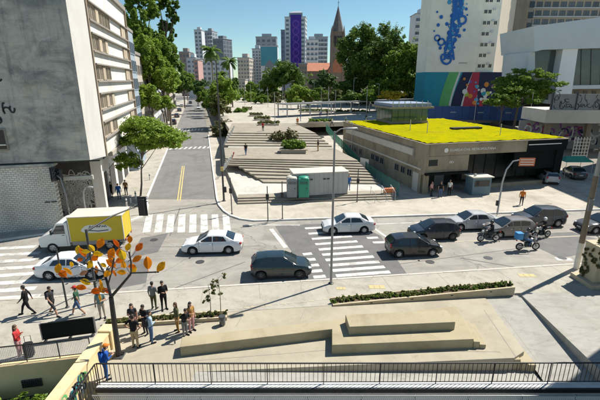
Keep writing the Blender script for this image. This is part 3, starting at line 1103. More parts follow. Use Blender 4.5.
for x in (2.45, -1.6):
    for sgn in (1, -1):
        add_wheel(lor, x, sgn * .86, .40, .24, 'rim_silver')
for sgn in (1, -1):
    MB().box(-2.82, -2.76, sgn * .8 - .12, sgn * .8 + .12, .72, .86).build('taillight', 'taillight', lor)
    MB().box(-1.5, 1.0, sgn * .98 - .02, sgn * .98 + .02, .55, .85).build('side_guard', 'grey_metal', lor)

# ================================================================== PEOPLE
SK = {'light': (0.55, 0.33, 0.23), 'tan': (0.40, 0.23, 0.15), 'brown': (0.21, 0.115, 0.07)}
for k, c in SK.items():
    mat('skin_' + k, c, 0.55, spec=0.3)
CL = dict(black=(.016, .016, .018), charcoal=(.04, .04, .045), khaki=(.46, .36, .21), jeans=(.09, .15, .27), lightblue=(.38, .50, .62), red=(.52, .05, .05), pink=(.62, .34, .34), green=(.04, .10, .06),
          blue=(.03, .12, .36), royal=(.02, .10, .40), white=(.72, .72, .70), mustard=(.40, .22, .07), grey=(.22, .22, .22), olive=(.10, .10, .05), cream=(.55, .48, .38), orange=(.62, .18, .03), teal=(.2, .32, .31))
for k, c in CL.items():
    mat('cloth_' + k, c, 0.9, (c[0] * .75, c[1] * .75, c[2] * .75), 6, spec=0.2)
mat('hair_dark', (.018, .013, .010), .6)
mat('hair_brown', (.09, .045, .02), .6)
mat('eye_dark', (.01, .01, .01), .3)
PEOPLE = []


def capsule(b, p, q, r0, r1, sx=1.0, seg=10):
    """tapered limb piece with round ends; sx widens it across"""
    p, q = Vector(p), Vector(q)
    d = (q - p)
    L = d.length
    d = d / L if L > 1e-6 else Vector((0, 0, 1))
    side = Vector((1, 0, 0))
    if abs(d.x) > .85:
        side = Vector((0, 1, 0))
    a = (side - d * side.dot(d)).normalized()
    c = d.cross(a)
    rings = []
    st = [(-.95, .3), (-.6, .8), (0, 1)]
    for o, f in st:
        rings.append((p + d * o * r0, r0 * f))
    rings.append(((p + q) / 2, (r0 + r1) / 2))
    for o, f in [(0, 1), (.6, .8), (.95, .3)]:
        rings.append((q + d * o * r1, r1 * f))
    b.loft([[tuple(ctr + (a * math.cos(t) * sx + c * math.sin(t)) * r) for t in [2 * math.pi * k / seg for k in range(seg)]] for ctr, r in rings])


def person(label, loc, rz, h=1.72, top='black', bottom='jeans', skin='tan', hair='dark', shoes='black', pose='stand', sleeves='short', legs='long', longhair=False, cap=None, skirt=False,
           arms=('down', 'down'), group=None, bag=None, lean=0.0, female=False, seat=None, helmet=None):
    """front is -y before turning; one body mesh made of blended limbs, clothing given by region"""
    root = thing('person', label, 'person', loc, rz, group)
    k = h / 1.72
    sw = .17 if female else .195           # half shoulder width
    hw = .095
    J = {}
    ln = lean
    hipz = .90
    if pose == 'sit':
        hipz = seat / k if seat else .80
    J['pelvis'] = Vector((0, 0, hipz))
    J['chest'] = Vector((0, -.42 * math.sin(ln), hipz + .42 * math.cos(ln)))
    J['neck'] = Vector((0, -.57 * math.sin(ln), hipz + .565 * math.cos(ln)))
    J['head'] = J['neck'] + Vector((0, -.03 - .05 * math.sin(ln), .155))
    segs = []      # (p, q, r0, r1, sx, region)
    segs.append((J['pelvis'] + Vector((0, 0, -.03)), J['pelvis'] + (J['chest'] - J['pelvis']) * .45, .115, .108, 1.30 if not female else 1.42, 'top'))
    segs.append((J['pelvis'] + (J['chest'] - J['pelvis']) * .4, J['chest'] + Vector((0, 0, .0)), .108, .118, 1.40 if not female else 1.25, 'top'))
    for s in (-1, 1):
        segs.append((J['chest'] + Vector((s * .06, 0, .06)), J['chest'] + Vector((s * (sw - .02), 0, .075)), .075, .062, 1, 'top'))
    segs.append((J['chest'] + Vector((0, 0, .05)), J['neck'] + Vector((0, 0, .07)), .062, .05, 1, 'skin'))
    hd = J['head']
    segs.append((hd + Vector((0, .0, -.045)), hd + Vector((0, .012, .055)), .074, .088, .93, 'skin'))
    segs.append((hd + Vector((0, -.055, -.075)), hd + Vector((0, -.05, -.03)), .038, .04, 1.1, 'skin'))
    segs.append((hd + Vector((0, -.093, -.02)), hd + Vector((0, -.082, .02)), .016, .011, 1, 'skin'))
    for s in (-1, 1):
        segs.append((hd + Vector((s * .082, .005, -.02)), hd + Vector((s * .085, .01, .02)), .016, .018, 1, 'skin'))
    # legs
    for i, s in enumerate((-1, 1)):
        hip = J['pelvis'] + Vector((s * hw, 0, -.02))
        if pose == 'walk':
            f = .30 if i == 0 else -.26
            knee = Vector((s * .095, -f * .75 - (.02 if i == 0 else .10), .48))
            ank = Vector((s * .09, -f * 1.15 + (0 if i == 0 else .04), .085 if i == 0 else .13))
        elif pose == 'sit':
            knee = Vector((s * .19, -.40, hipz - .08))
            ank = Vector((s * .20, -.22, hipz - .46))
        else:
            knee = Vector((s * .105, -.012, .49))
            ank = Vector((s * .115, .015, .085))
        segs.append((hip, knee, .088, .058, 1, 'thigh'))
        segs.append((knee, ank, .056, .038, 1, 'calf'))
        toe = ank + Vector((s * .025, -.165, -.048))
        segs.append((ank + Vector((0, .03, -.04)), toe, .042, .036, 1.1, 'shoe'))
    # arms
    hands = []
    for i, s in enumerate((-1, 1)):
        sh = J['chest'] + Vector((s * sw, 0, .075))
        a = arms[i]
        if a == 'down':
            el = sh + Vector((s * .06, .02, -.28))
            wr = el + Vector((s * .01, -.06, -.25))
        elif a == 'swing_f':
            el = sh + Vector((s * .05, -.07, -.27))
            wr = el + Vector((-s * .01, -.17, -.18))
        elif a == 'swing_b':
            el = sh + Vector((s * .05, .13, -.25))
            wr = el + Vector((s * .01, .06, -.24))
        elif a == 'front':
            el = sh + Vector((s * .05, -.03, -.28))
            wr = el + Vector((-s * .13, -.20, .05))
        elif a == 'phone':
            el = sh + Vector((s * .04, -.05, -.28))
            wr = el + Vector((-s * .10, -.18, .13))
        elif a == 'hip':
            el = sh + Vector((s * .20, .06, -.22))
            wr = el + Vector((-s * .16, -.08, -.17))
        elif a == 'bar':
            el = sh + Vector((s * .11, -.20, -.17))
            wr = el + Vector((s * .02, -.24, -.02))
        else:
            el = sh + Vector((s * .05, 0, -.28))
            wr = el + Vector((0, -.03, -.25))
        segs.append((sh, el, .052, .041, 1, 'uparm'))
        segs.append((el, wr, .040, .028, 1, 'forearm'))
        d = (wr - el).normalized()
        palm = wr + d * .075
        segs.append((wr, palm, .027, .03, 1.25, 'skin'))
        sidev = Vector((0, 1, 0)) if abs(d.y) < .7 else Vector((1, 0, 0))
        for kf in range(4):
            o = sidev * (kf - 1.5) * .019
            base = palm + o
            curl = Vector((-s * .02, 0, 0)) if abs(d.y) < .7 else Vector((0, 0, -.02))
            mid_ = base + d * (.05 - .006 * abs(kf - 1.3)) + curl * .4
            segs.append((base, mid_, .0095, .009, 1, 'skin'))
            segs.append((mid_, mid_ + d * .026 + curl * 1.2, .009, .0075, 1, 'skin'))
        th = wr + d * .03 - sidev * .028
        segs.append((th, th + d * .045 - sidev * .022, .0115, .009, 1, 'skin'))
        hands.append(palm)
    if skirt:
        segs.append((J['pelvis'] + Vector((0, 0, -.02)), J['pelvis'] + Vector((0, 0, -.55)), .13, .185, 1.15, 'thigh'))
    b = MB()
    for (p, q, r0, r1, sx, rg) in segs:
        fat = 1.14 if rg in ('top', 'thigh', 'calf', 'uparm') else (1.06 if rg == 'forearm' else 1.0)
        capsule(b, Vector(p) * k, Vector(q) * k, r0 * k * fat, r1 * k * fat, sx)
    me = b.mesh('body', 'skin_' + skin)
    o = place('body', me, root)
    md = o.modifiers.new('remesh', 'REMESH')
    md.mode = 'VOXEL'
    md.voxel_size = 0.0155
    PEOPLE.append((o, segs, k, dict(skin='skin_' + skin, top='cloth_' + top, bottom='cloth_' + bottom, shoe='cloth_' + shoes, sleeves=sleeves, legs=legs, hipz=hipz)))
    # hair, cap, eyes
    hd = hd * k
    hm = 'hair_' + hair
    if helmet:
        hb = MB().ball((hd.x, hd.y + .012 * k, hd.z + .03 * k), .135 * k, .155 * k, .145 * k, 14, 9)
        hl = hb.build('helmet', helmet, root, 60)
        MB().ball((hd.x, hd.y - .085 * k, hd.z + .02 * k), .10 * k, .075 * k, .055 * k, 10, 6).build('visor', 'car_glass', hl, 60)
    else:
        hb = MB()
        rings = []
        for (z, r, oy) in [(-.055, .070, .034), (.0, .086, .026), (.055, .092, .018), (.095, .083, .016), (.128, .054, .016), (.142, .02, .016)]:
            rings.append([(hd.x + math.cos(t) * r * k * .98, hd.y + (oy + math.sin(t) * r * 1.06 + (.075 * -math.sin(t) * (1.25 if z < 0 else 1) if (z < .05 and math.sin(t) < 0) else 0)) * k, hd.z + z * k) for t in [2 * math.pi * i / 14 for i in range(14)]])
        hb.loft(rings)
        if longhair:
            hb.loft([[(hd.x + math.cos(t) * rx * k, hd.y + (oy + math.sin(t) * ry) * k, hd.z + z * k) for t in [2 * math.pi * i / 12 for i in range(12)]] for z, rx, ry, oy in [(.09, .085, .07, .03), (.0, .105, .065, .05), (-.12, .11, .05, .07), (-.26, .09, .04, .08), (-.30, .05, .02, .085)]])
        hb.build('hair', hm, root, 60)
        for s in (-1, 1):
            MB().ball((hd.x + s * .034 * k, hd.y - .083 * k, hd.z + .012 * k), .013 * k, .008 * k, .008 * k, 6, 4).build('eye', 'eye_dark', root)
    if cap:
        cb = MB()
        cb.loft([[(hd.x + math.cos(t) * r * k, hd.y + (.015 + math.sin(t) * r * 1.06) * k, hd.z + z * k) for t in [2 * math.pi * i / 14 for i in range(14)]] for z, r in [(.045, .102), (.09, .103), (.135, .085), (.165, .04), (.17, .01)]])
        cb.add([(hd.x - .07 * k, hd.y - .085 * k, hd.z + .05 * k), (hd.x + .07 * k, hd.y - .085 * k, hd.z + .05 * k), (hd.x + .055 * k, hd.y - .175 * k, hd.z + .035 * k), (hd.x - .055 * k, hd.y - .175 * k, hd.z + .035 * k),
                (hd.x - .07 * k, hd.y - .085 * k, hd.z + .063 * k), (hd.x + .07 * k, hd.y - .085 * k, hd.z + .063 * k), (hd.x + .055 * k, hd.y - .175 * k, hd.z + .046 * k), (hd.x - .055 * k, hd.y - .175 * k, hd.z + .046 * k)],
               [(3, 2, 1, 0), (4, 5, 6, 7), (0, 1, 5, 4), (1, 2, 6, 5), (2, 3, 7, 6), (3, 0, 4, 7)])
        cb.build('cap', 'cloth_' + cap, root, 50)
    if bag:
        p = J['chest'] * k
        MB().bbox(p.x - .15, p.x + .15, p.y + .10, p.y + .26, p.z - .32, p.z + .12, .05).build('backpack', 'cloth_' + bag, root, 50)
    return root


def finish_people():
    bpy.context.view_layer.update()
    dg = bpy.context.evaluated_depsgraph_get()
    for o, segs, k, c in PEOPLE:
        ev = o.evaluated_get(dg)
        me = bpy.data.meshes.new_from_object(ev)
        old = o.data
        o.modifiers.clear()
        o.data = me
        bpy.data.meshes.remove(old)
        me.name = 'body'
        me.materials.clear()
        for mn in (c['skin'], c['top'], c['bottom'], c['shoe']):
            me.materials.append(MATS[mn])
        n = len(me.vertices)
        co = np.empty(n * 3)
        me.vertices.foreach_get('co', co)
        co = co.reshape(-1, 3)
        nf = len(me.polygons)
        ctr = np.empty(nf * 3)
        me.polygons.foreach_get('center', ctr)
        ctr = ctr.reshape(-1, 3)
        best = np.full(nf, 1e9)
        reg = np.zeros(nf, int)
        tt = np.zeros(nf)
        for i, (p, q, r0, r1, sx, rg) in enumerate(segs):
            p, q = np.array(p) * k, np.array(q) * k
            d = q - p
            t = np.clip(((ctr - p) @ d) / max(d @ d, 1e-9), 0, 1)
            dist = np.linalg.norm(ctr - (p + t[:, None] * d), axis=1) - (r0 + (r1 - r0) * t) * k * (1 + (sx - 1) * .5)
            bt = dist < best
            best[bt] = dist[bt]
            reg[bt] = i
            tt[bt] = t[bt]
        out = np.zeros(nf, int)
        for i, sgm in enumerate(segs):
            rg = sgm[5]
            ms = reg == i
            if rg == 'top':
                out[ms] = np.where(ctr[ms, 2] < (c['hipz'] + .03) * k, 2, 1)
            elif rg == 'uparm':
                out[ms] = 1 if c['sleeves'] == 'long' else np.where(tt[ms] < .62, 1, 0)
            elif rg == 'forearm':
                out[ms] = 1 if c['sleeves'] == 'long' else 0
            elif rg == 'thigh':
                out[ms] = 2
            elif rg == 'calf':
                out[ms] = 2 if c['legs'] == 'long' else np.where(tt[ms] < .12, 2, 0)
            elif rg == 'shoe':
                out[ms] = 3
        me.polygons.foreach_set('material_index', out)
        me.polygons.foreach_set('use_smooth', [True] * nf)
        me.update()


# --- motorcycles with riders
def motorcycle(label, loc, heading, tank, box=None, group='motorcycles on the avenue'):
    root = thing('motorcycle', label, 'motorcycle', (loc[0], loc[1], 0.012), heading, group)
    for x in (.66, -.62):
        t = MB()
        N = 26
        rings = []
        for i in range(N):
            a = 2 * math.pi * i / N
            c = Vector((math.cos(a), 0, math.sin(a)))
            rings.append([tuple(c * (.255 + .05 * math.cos(u)) + Vector((0, .05 * math.sin(u), 0))) for u in [2 * math.pi * q / 8 for q in range(8)]])
        rings.append(rings[0])
        t.loft(rings, caps=False)
        wv = t.build('wheel', 'rubber', root, 60, (x, 0, .30))
        rb_ = MB().lathe([(.215, -.02), (.225, 0), (.215, .02)], 20, axis='Y').lathe([(.05, -.06), (.05, .06)], 10, axis='Y')
        for i in range(6):
            a = math.pi * 2 * i / 6
            rb_.tube([(0, 0, 0), (.22 * math.cos(a), 0, .22 * math.sin(a))], .012, 5)
        rb_.build('rim', 'rim_silver', wv, 50)
    MB().tube([(.66, .07, .30), (.45, .07, .92)], .025, 7).tube([(.66, -.07, .30), (.45, -.07, .92)], .025, 7).build('fork', 'grey_metal', root, 60)
    MB().tube([(.42, -.36, 1.04), (.44, -.15, 1.02), (.47, 0, .99), (.44, .15, 1.02), (.42, .36, 1.04)], .018, 7).build('handlebar', 'trim_black', root, 60)
    MB().ball((.55, 0, .90), .10, .10, .10).build('headlight', 'headlight', root, 60)
    MB().loft([[(x, y * wd, z0 + (z1 - z0) * q) for y, q in [(-1, .2), (-.8, .8), (0, 1), (.8, .8), (1, .2), (.6, 0), (-.6, 0)]] for x, wd, z0, z1 in [(.42, .07, .78, .94), (.25, .14, .72, 1.0), (.05, .13, .70, .96), (-.08, .08, .72, .86)]]).build('tank', tank, root, 50)
    MB().loft([[(x, y * wd, z0 + (z1 - z0) * q) for y, q in [(-1, .2), (-.8, 1), (.8, 1), (1, .2), (.6, 0), (-.6, 0)]] for x, wd, z0, z1 in [(-.02, .09, .72, .82), (-.3, .14, .74, .85), (-.62, .12, .80, .90), (-.78, .08, .86, .92)]]).build('seat', 'trim_black', root, 50)
    MB().bbox(-.22, .26, -.16, .16, .28, .66, .05).build('engine', 'dark_metal', root, 50)
    MB().tube([(.1, -.16, .34), (-.3, -.18, .30), (-.85, -.19, .40)], [.03, .04, .05], 8).build('exhaust', 'chrome', root, 60)
    MB().tube([(-.62, .08, .30), (-.25, .1, .45)], .03, 6).tube([(-.62, -.08, .30), (-.25, -.1, .45)], .03, 6).tube([(.40, 0, .80), (.1, 0, .60), (-.2, 0, .62), (-.6, 0, .78)], .035, 6).build('frame', 'dark_metal', root, 60)
    MB().lathe([(.34, -.06), (.36, 0), (.34, .06)], 5, axis='Y', c=(10, 0, 0)) if False else None
    MB().loft([[(.66 + .36 * math.cos(a), y, .30 + .36 * math.sin(a)) for y in (-.06, .06)] for a in [R(40 + 10 * q) for q in range(9)]], closed=False, caps=False).build('mudguard', tank, root)
    MB().box(-.95, -.88, -.06, .06, .76, .84).build('taillight', 'taillight', root)
    if box:
        bo = MB().bbox(-1.02, -.56, -.24, .24, .94, 1.40, .03).build('delivery_box', box, root, 30)
        MB().bbox(-1.03, -.55, -.25, .25, 1.40, 1.44, .015).build('lid', box, bo, 30)
    return root


mat('box_blue', (0.03, 0.22, 0.50), 0.5, (0.05, 0.28, 0.58), 4)
mat('helmet_black', (0.02, 0.02, 0.02), 0.25, coat=0.5)
mat('helmet_white', (0.7, 0.7, 0.7), 0.25, coat=0.5)


def rider(label, mloc, heading, **kw):
    # seated just behind the tank; person's front (-y) turned to the motorcycle's nose (+x)
    off = Matrix.Rotation(heading, 3, 'Z') @ Vector((-.24, 0, 0))
    return person(label, (mloc[0] + off.x, mloc[1] + off.y, 0.0), heading + math.pi / 2, pose='sit', seat=.93, arms=('bar', 'bar'), lean=.18, **kw)


M1, M2, M3 = (15.2, 30.0), (17.4, 28.3), (19.9, 30.75)
motorcycle('black motorcycle level with the front of the grey-brown hatchback', M1, math.pi + R(4), 'paint_black')
motorcycle('motorcycle carrying a bright blue delivery box', M2, R(2), 'paint_black', 'box_blue')
motorcycle('dark motorcycle with pale tank behind the grey-brown hatchback', M3, math.pi + R(15), 'paint_silver')
GR = 'motorcycle riders'
rider('rider in black on the motorcycle beside the silver saloon', M1, math.pi + R(4), top='black', bottom='charcoal', sleeves='long', helmet='helmet_black', group=GR)
rider('rider with dark clothes in front of the blue delivery box', M2, R(2), top='grey', bottom='jeans', sleeves='long', helmet='helmet_black', group=GR)
rider('rider in dark jacket and white helmet behind the grey-brown hatchback', M3, math.pi + R(15), top='charcoal', bottom='black', sleeves='long', helmet='helmet_white', group=GR)

# --- pedestrians
def pat(px, py, z=P0):
    p = at(px, py, z)
    return (p.x, p.y, z)


GP = 'people on the near pavement'
person('woman in red top and pink trousers looking at her phone behind the mesh railing', pat(21, 356.5), R(100), h=1.66, top='red', bottom='pink', skin='light', hair='brown', longhair=True, female=True, arms=('phone', 'phone'), sleeves='long', group=GP, shoes='white')
person('man in black striding along the kerb, farthest left of the walkers', pat(29, 314.5), R(-75), h=1.76, top='black', bottom='black', pose='walk', arms=('swing_b', 'swing_f'), sleeves='long', group=GP)
person('man in dark top and shorts walking between the man in black and the red cap', pat(54, 315), R(75), h=1.72, top='charcoal', bottom='charcoal', pose='walk', bag='black', legs='short', skin='tan', arms=('swing_f', 'swing_b'), group=GP)
person('man with red cap, dark green shirt and blue shorts', pat(79.5, 315), R(-80), h=1.74, top='green', bottom='jeans', legs='short', pose='walk', skin='tan', cap='red', arms=('swing_f', 'swing_b'), shoes='white', group=GP)
person('person in pale teal shirt half behind the leaf sculpture', pat(103, 318), R(20), h=1.7, top='teal', bottom='cream', group=GP, arms=('down', 'front'))
person('person in grey camouflage jacket at the kerb beside the man in black', pat(154.5, 309), R(170), h=1.68, top='grey', bottom='olive', sleeves='long', group=GP, arms=('front', 'down'))
person('man all in black standing at the kerb with folded arms', pat(164.5, 309.5), R(40), h=1.76, top='black', bottom='black', sleeves='long', group=GP, arms=('front', 'front'))
person('man in black T-shirt and khaki trousers seen from behind', pat(136, 347.5), R(170), h=1.78, top='black', bottom='khaki', group=GP, shoes='black', arms=('hip', 'hip'))
person('man in light blue shirt and jeans beside the khaki trousers', pat(152, 342.5), R(125), h=1.74, top='lightblue', bottom='jeans', sleeves='long', bag='charcoal', group=GP, shoes='black', arms=('front', 'down'))
person('woman with long dark hair behind the man in black T-shirt', pat(134.5, 332), R(20), h=1.62, top='charcoal', bottom='pink', longhair=True, female=True, skin='light', group=GP, arms=('front', 'down'))
person('person in black between the light blue shirt and the long-haired woman', pat(146, 334), R(-30), h=1.66, top='black', bottom='charcoal', group=GP, arms=('front', 'front'), skin='tan')
person('woman with long hair and mustard trousers near the terrace', pat(178, 331.5), R(-60), h=1.66, top='olive', bottom='mustard', longhair=True, female=True, hair='brown', skin='light', sleeves='long', group=GP, arms=('front', 'down'))
person('person in black crouching forward between the mustard trousers and the pink top', pat(185.5, 336), R(60), h=1.6, top='black', bottom='grey', sleeves='long', group=GP, lean=.25, arms=('front', 'front'))
person('woman with dark shoulder-length hair, rust top and pale trousers', pat(192, 331), R(50), h=1.66, top='mustard', bottom='pink', longhair=True, female=True, skin='light', group=GP, arms=('front', 'down'))
person('person in bright blue hooded jacket and red cap at the railing corner', (-8.35, 14.35, P0), R(130), h=1.66, top='royal', bottom='blue', skin='light', cap='orange', sleeves='long', lean=.2, bag='royal', arms=('front', 'front'))
GQ = 'people across the avenue'
person('person in blue standing at the end of the grey container', pat(348.5, 190, L1), R(0), h=1.72, top='blue', bottom='jeans', sleeves='long', group=GQ)
person('worker in orange standing on the far pavement under the orange sign', pat(521, 205), R(-30), h=1.72, top='orange', bottom='charcoal', sleeves='long', group=GQ)
person('person in red standing on the side street below the big tree', pat(174.5, 150, 0.01), R(0), h=1.7, top='red', bottom='jeans', group=GQ)
person('person in blue waiting by the graffiti shutters', pat(119.5, 199), R(30), h=1.72, top='blue', bottom='jeans', sleeves='long', group=GQ)
person('person in black waiting beside the one in blue at the shutters', pat(112, 197), R(-30), h=1.7, top='black', bottom='charcoal', group=GQ)
person('person in yellow vest by the street tree', pat(126.5, 195), R(0), h=1.72, top='mustard', bottom='charcoal', group=GQ)
person('person in dark clothes at the open front of the green-roofed building', pat(440, 197), R(0), h=1.74, top='black', bottom='jeans', group=GQ)
person('person in pink shirt at the corner of the green-roofed building', pat(431, 196), R(40), h=1.68, top='pink', bottom='charcoal', group=GQ)
person('person in white shirt in the entrance of the green-roofed building', pat(449, 195), R(-40), h=1.72, top='white', bottom='black', group=GQ)
person('person in red top on the upper plaza', pat(297.5, 125.5, L3), R(0), h=1.75, top='orange', bottom='mustard', group=GQ)
person('person in dark blue at the head of the fence stairs', pat(345.5, 124, L3), R(0), h=1.75, top='teal', bottom='charcoal', group=GQ)
for i, (px, py, tp_, bt_, lb) in enumerate([(320, 117, 'white', 'jeans', 'person in white shirt at the left end of the pergola'), (327, 116.5, 'black', 'charcoal', 'person in black beside the white shirt at the pergola'), (300.5, 121, 'blue', 'jeans', 'person in blue on the plaza before the pergola'), (366, 119.5, 'grey', 'black', 'person in grey on the plaza left of the penthouse'), (263, 131, 'red', 'charcoal', 'person in red at the top of the upper stair flight'), (246, 155, 'black', 'jeans', 'person in black on the middle terrace'), (318, 151, 'charcoal', 'khaki', 'person in khaki trousers on the middle terrace right of the planter'), (332, 126, 'white', 'charcoal', 'person in white at the head of the stairs by the fence')]):
    person(lb, pat(px, py, L3 if py < 140 else L2), R(40 * i), h=1.72, top=tp_, bottom=bt_, group=GQ, pose='walk' if i % 2 else 'stand', arms=('swing_f', 'swing_b') if i % 2 else ('down', 'front'))
finish_people()
# ================================================================== BUILDINGS
brickmat('tile_wall', (0.84, 0.80, 0.72), (0.72, 0.68, 0.61), (0.38, 0.355, 0.31), 0.34, 0.17, 0.022, bump=0.5)
mat('shutter_dark', (0.05, 0.048, 0.045), 0.7, (0.085, 0.08, 0.075), 2)
mat('graffiti_white', (0.62, 0.61, 0.58), 0.7)
mat('graffiti_black', (0.03, 0.03, 0.032), 0.8)
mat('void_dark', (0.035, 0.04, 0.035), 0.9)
mat('blue_grey_wall', (0.28, 0.34, 0.40), 0.7, (0.36, 0.42, 0.47), 1.0)
MESH = {}


def win_mesh(w, h, frame='white_paint', glass='window_glass', dp=0.10):
    k = (round(w, 2), round(h, 2), frame, glass)
    if k not in MESH:
        f = 0.06 * min(1.5, max(w, h))
        b = MB()
        b.box(-w / 2, w / 2, -dp * .4, .02, 0, h, 1)
        for (x0, x1, z0, z1) in [(-w / 2 - f, -w / 2, -f, h + f), (w / 2, w / 2 + f, -f, h + f), (-w / 2, w / 2, -f, 0), (-w / 2, w / 2, h, h + f), (-f * .35, f * .35, 0, h)]:
            b.box(x0, x1, -dp, .02, z0, z1, 0)
        MESH[k] = b.mesh('window', [frame, glass])
    return MESH[k]


# ---- tower on the left corner
CX, CY = -16.9, 33.7
tw = thing('corner_tower', 'grimy blank-walled office tower with white banded street side on the corner', 'building', (CX, CY, 0), R(14))
ZT, ZR = 6.0, 26.0
FL = 22.5
MB().box(-40, -0.95, 0, 1.6, ZT, ZR).build('blank_wall', 'streaked_wall', tw)
MB().prism([(-0.94, 0.0), (0.0, 1.6), (-.6, 1.9), (-0.94, 1.62)], ZT, ZR).build('corner_pilaster', 'white_paint', tw)
fac = MB().box(-14, -0.10, 1.95, FL, ZT, 20.8).build('street_wall', 'white_paint', tw)
MB().box(-.1, .10, 1.66, 2.0, ZT, ZR).build('brown_trim', 'brown_trim', tw)
MB().box(-14, .12, FL + .001, FL + .3, ZT, 21.2).build('brown_trim', 'brown_trim', tw)
MB().box(-14, 0.2, 2.02, FL, 20.8, 21.3).build('roof_parapet', 'ledge_grey', tw)
wm = win_mesh(1.05, 1.12, 'tan_panel', 'window_glass')
random.seed(11)
for k in range(6):
    z = 7.65 + 2.45 * k
    if z + 1.3 > 20.8:
        break
    MB().box(-.1, .18, 2.02, FL - .05, z - .22, z - .08).build('ledge', 'ledge_grey', tw)
    MB().box(-.1, .22, 2.02, FL - .05, z + 1.22, z + 1.34).build('ledge', 'ledge_grey', tw)
    for i in range(15):
        y = 2.95 + 1.32 * i
        blank = (5 <= i <= 11) if k < 4 else (7 <= i <= 11)
        if blank:
            continue
        if i in (2, 12, 13) or (i == 4 and k % 2):
            MB().box(-.1, .06, y - .55, y + .55, z, z + 1.15).build('infill_panel', 'tan_panel', tw)
        else:
            o = place('window', wm, tw, (-.09, y, z), R(90))
# stains and openings on the blank wall
for (x, z, ww, hh) in [(-7.9, 7.2, 2.1, 1.5), (-8.3, 9.9, 1.4, 1.4)]:
    f = MB().box(x - ww / 2 - .12, x + ww / 2 + .12, -.10, .02, z - .12, z + hh + .12).build('window_surround', 'ledge_grey', tw)
    MB().box(x - ww / 2, x + ww / 2, -.13, -.101, z, z + hh).build('pane', 'dark_glass', f)
    MB().box(x - ww / 2, x + ww / 2, -.16, -.131, z + .28, z + .38).build('glazing_bar', 'white_paint', f)
gb = MB()
random.seed(5)


def scrawl(b, x0, z0, w, h, n, nrm, place_, wd):
    n = int(n * 1.3)
    for s in range(n):
        cx = x0 + random.uniform(0, w)
        cz = z0 + random.uniform(0, h)
        a0 = random.uniform(0, 6.28)
        r1, r2 = random.uniform(.08, .24) * min(w, h), random.uniform(.10, .32) * min(w, h)
        span = random.uniform(1.5, 5.2)
        pts = []
        for q in range(9):
            a = a0 + span * q / 8
            pts.append(place_(cx + r1 * math.cos(a), cz + r2 * math.sin(a) * (1 + .2 * q / 8)))
        b.ribbon(pts, wd, nrm)


scrawl(gb, -8.2, 11.6, 1.7, 1.3, 8, (0, -1, 0), lambda x, z: (x, -.012, z), .14)
scrawl(gb, -8.0, 9.2, 2.2, 1.2, 7, (0, -1, 0), lambda x, z: (x, -.014, z), .14)
scrawl(gb, -8.0, 13.8, .8, .8, 3, (0, -1, 0), lambda x, z: (x, -.014, z), .12)
gb.build('graffiti', 'graffiti_black', tw, recalc=False)['kind'] = 'stuff'
# ground floor: tiled wall, recess, shutters
MB().box(-40, -3.9, -.05, .6, 0, 5.62).build('tiled_wall', 'tile_wall', tw)
MB().box(-40, -3.7, -.18, .8, 5.62, 5.86).build('wall_coping', 'grimy_concrete', tw)
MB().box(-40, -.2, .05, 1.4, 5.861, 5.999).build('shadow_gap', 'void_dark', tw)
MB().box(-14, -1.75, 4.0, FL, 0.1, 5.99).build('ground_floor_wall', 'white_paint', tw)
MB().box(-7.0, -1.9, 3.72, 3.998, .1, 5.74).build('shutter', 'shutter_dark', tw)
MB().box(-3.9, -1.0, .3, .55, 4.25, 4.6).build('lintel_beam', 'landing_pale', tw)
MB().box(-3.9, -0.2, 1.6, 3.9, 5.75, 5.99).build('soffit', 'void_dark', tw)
MB().box(-1.9, -1.0, 3.55, 4.3, .1, 5.98).build('corner_pier', 'white_paint', tw)
gb = MB()
scrawl(gb, -5.2, .3, 3.2, 3.4, 150, (0, -1, 0), lambda x, z: (x, 3.71, z), .06)
gb.build('graffiti', 'graffiti_white', tw, recalc=False)['kind'] = 'stuff'
gb = MB()
scrawl(gb, 4.6, .5, 8, 2.6, 40, (1, 0, 0), lambda y, z: (-1.74, y, z), .09)
gb.build('graffiti', 'graffiti_black', tw, recalc=False)['kind'] = 'stuff'
for k in range(4):
    y = 6.2 + 4.2 * k
    MB().box(-1.75, -1.69, y, y + 2.6, .12, 3.2).build('shutter', 'shutter_dark', tw)
MB().box(-1.7, .05, 4.3, FL, 5.55, 5.97).build('canopy_slab', 'pavement', tw)
MB().box(-4.4, -4.0, -.11, -.05, 2.5, 2.62).box(-4.9, -4.5, -.11, -.05, 2.5, 2.62).build('wall_vent', 'dark_metal', tw)

bt = thing('glazed_block', 'narrow blue-grey glazed block beyond the white banded tower', 'building', (CX + FL * -.242 - .3, CY + FL * .97 + .6, 0), R(14))
MB().box(-10, -.4, 0, 9, 0, 19.2).build('wall', 'blue_grey_wall', bt)
wm2 = win_mesh(1.2, 1.5, 'blue_grey_wall', 'dark_glass')
for k in range(7):
    for i in range(5):
        place('window', wm2, bt, (-.38, 1.2 + 1.7 * i, 1.2 + 2.5 * k), R(90))
MB().box(-10.2, -.3, -.1, 9.1, 19.2, 19.6).build('roof', 'ledge_grey', bt)

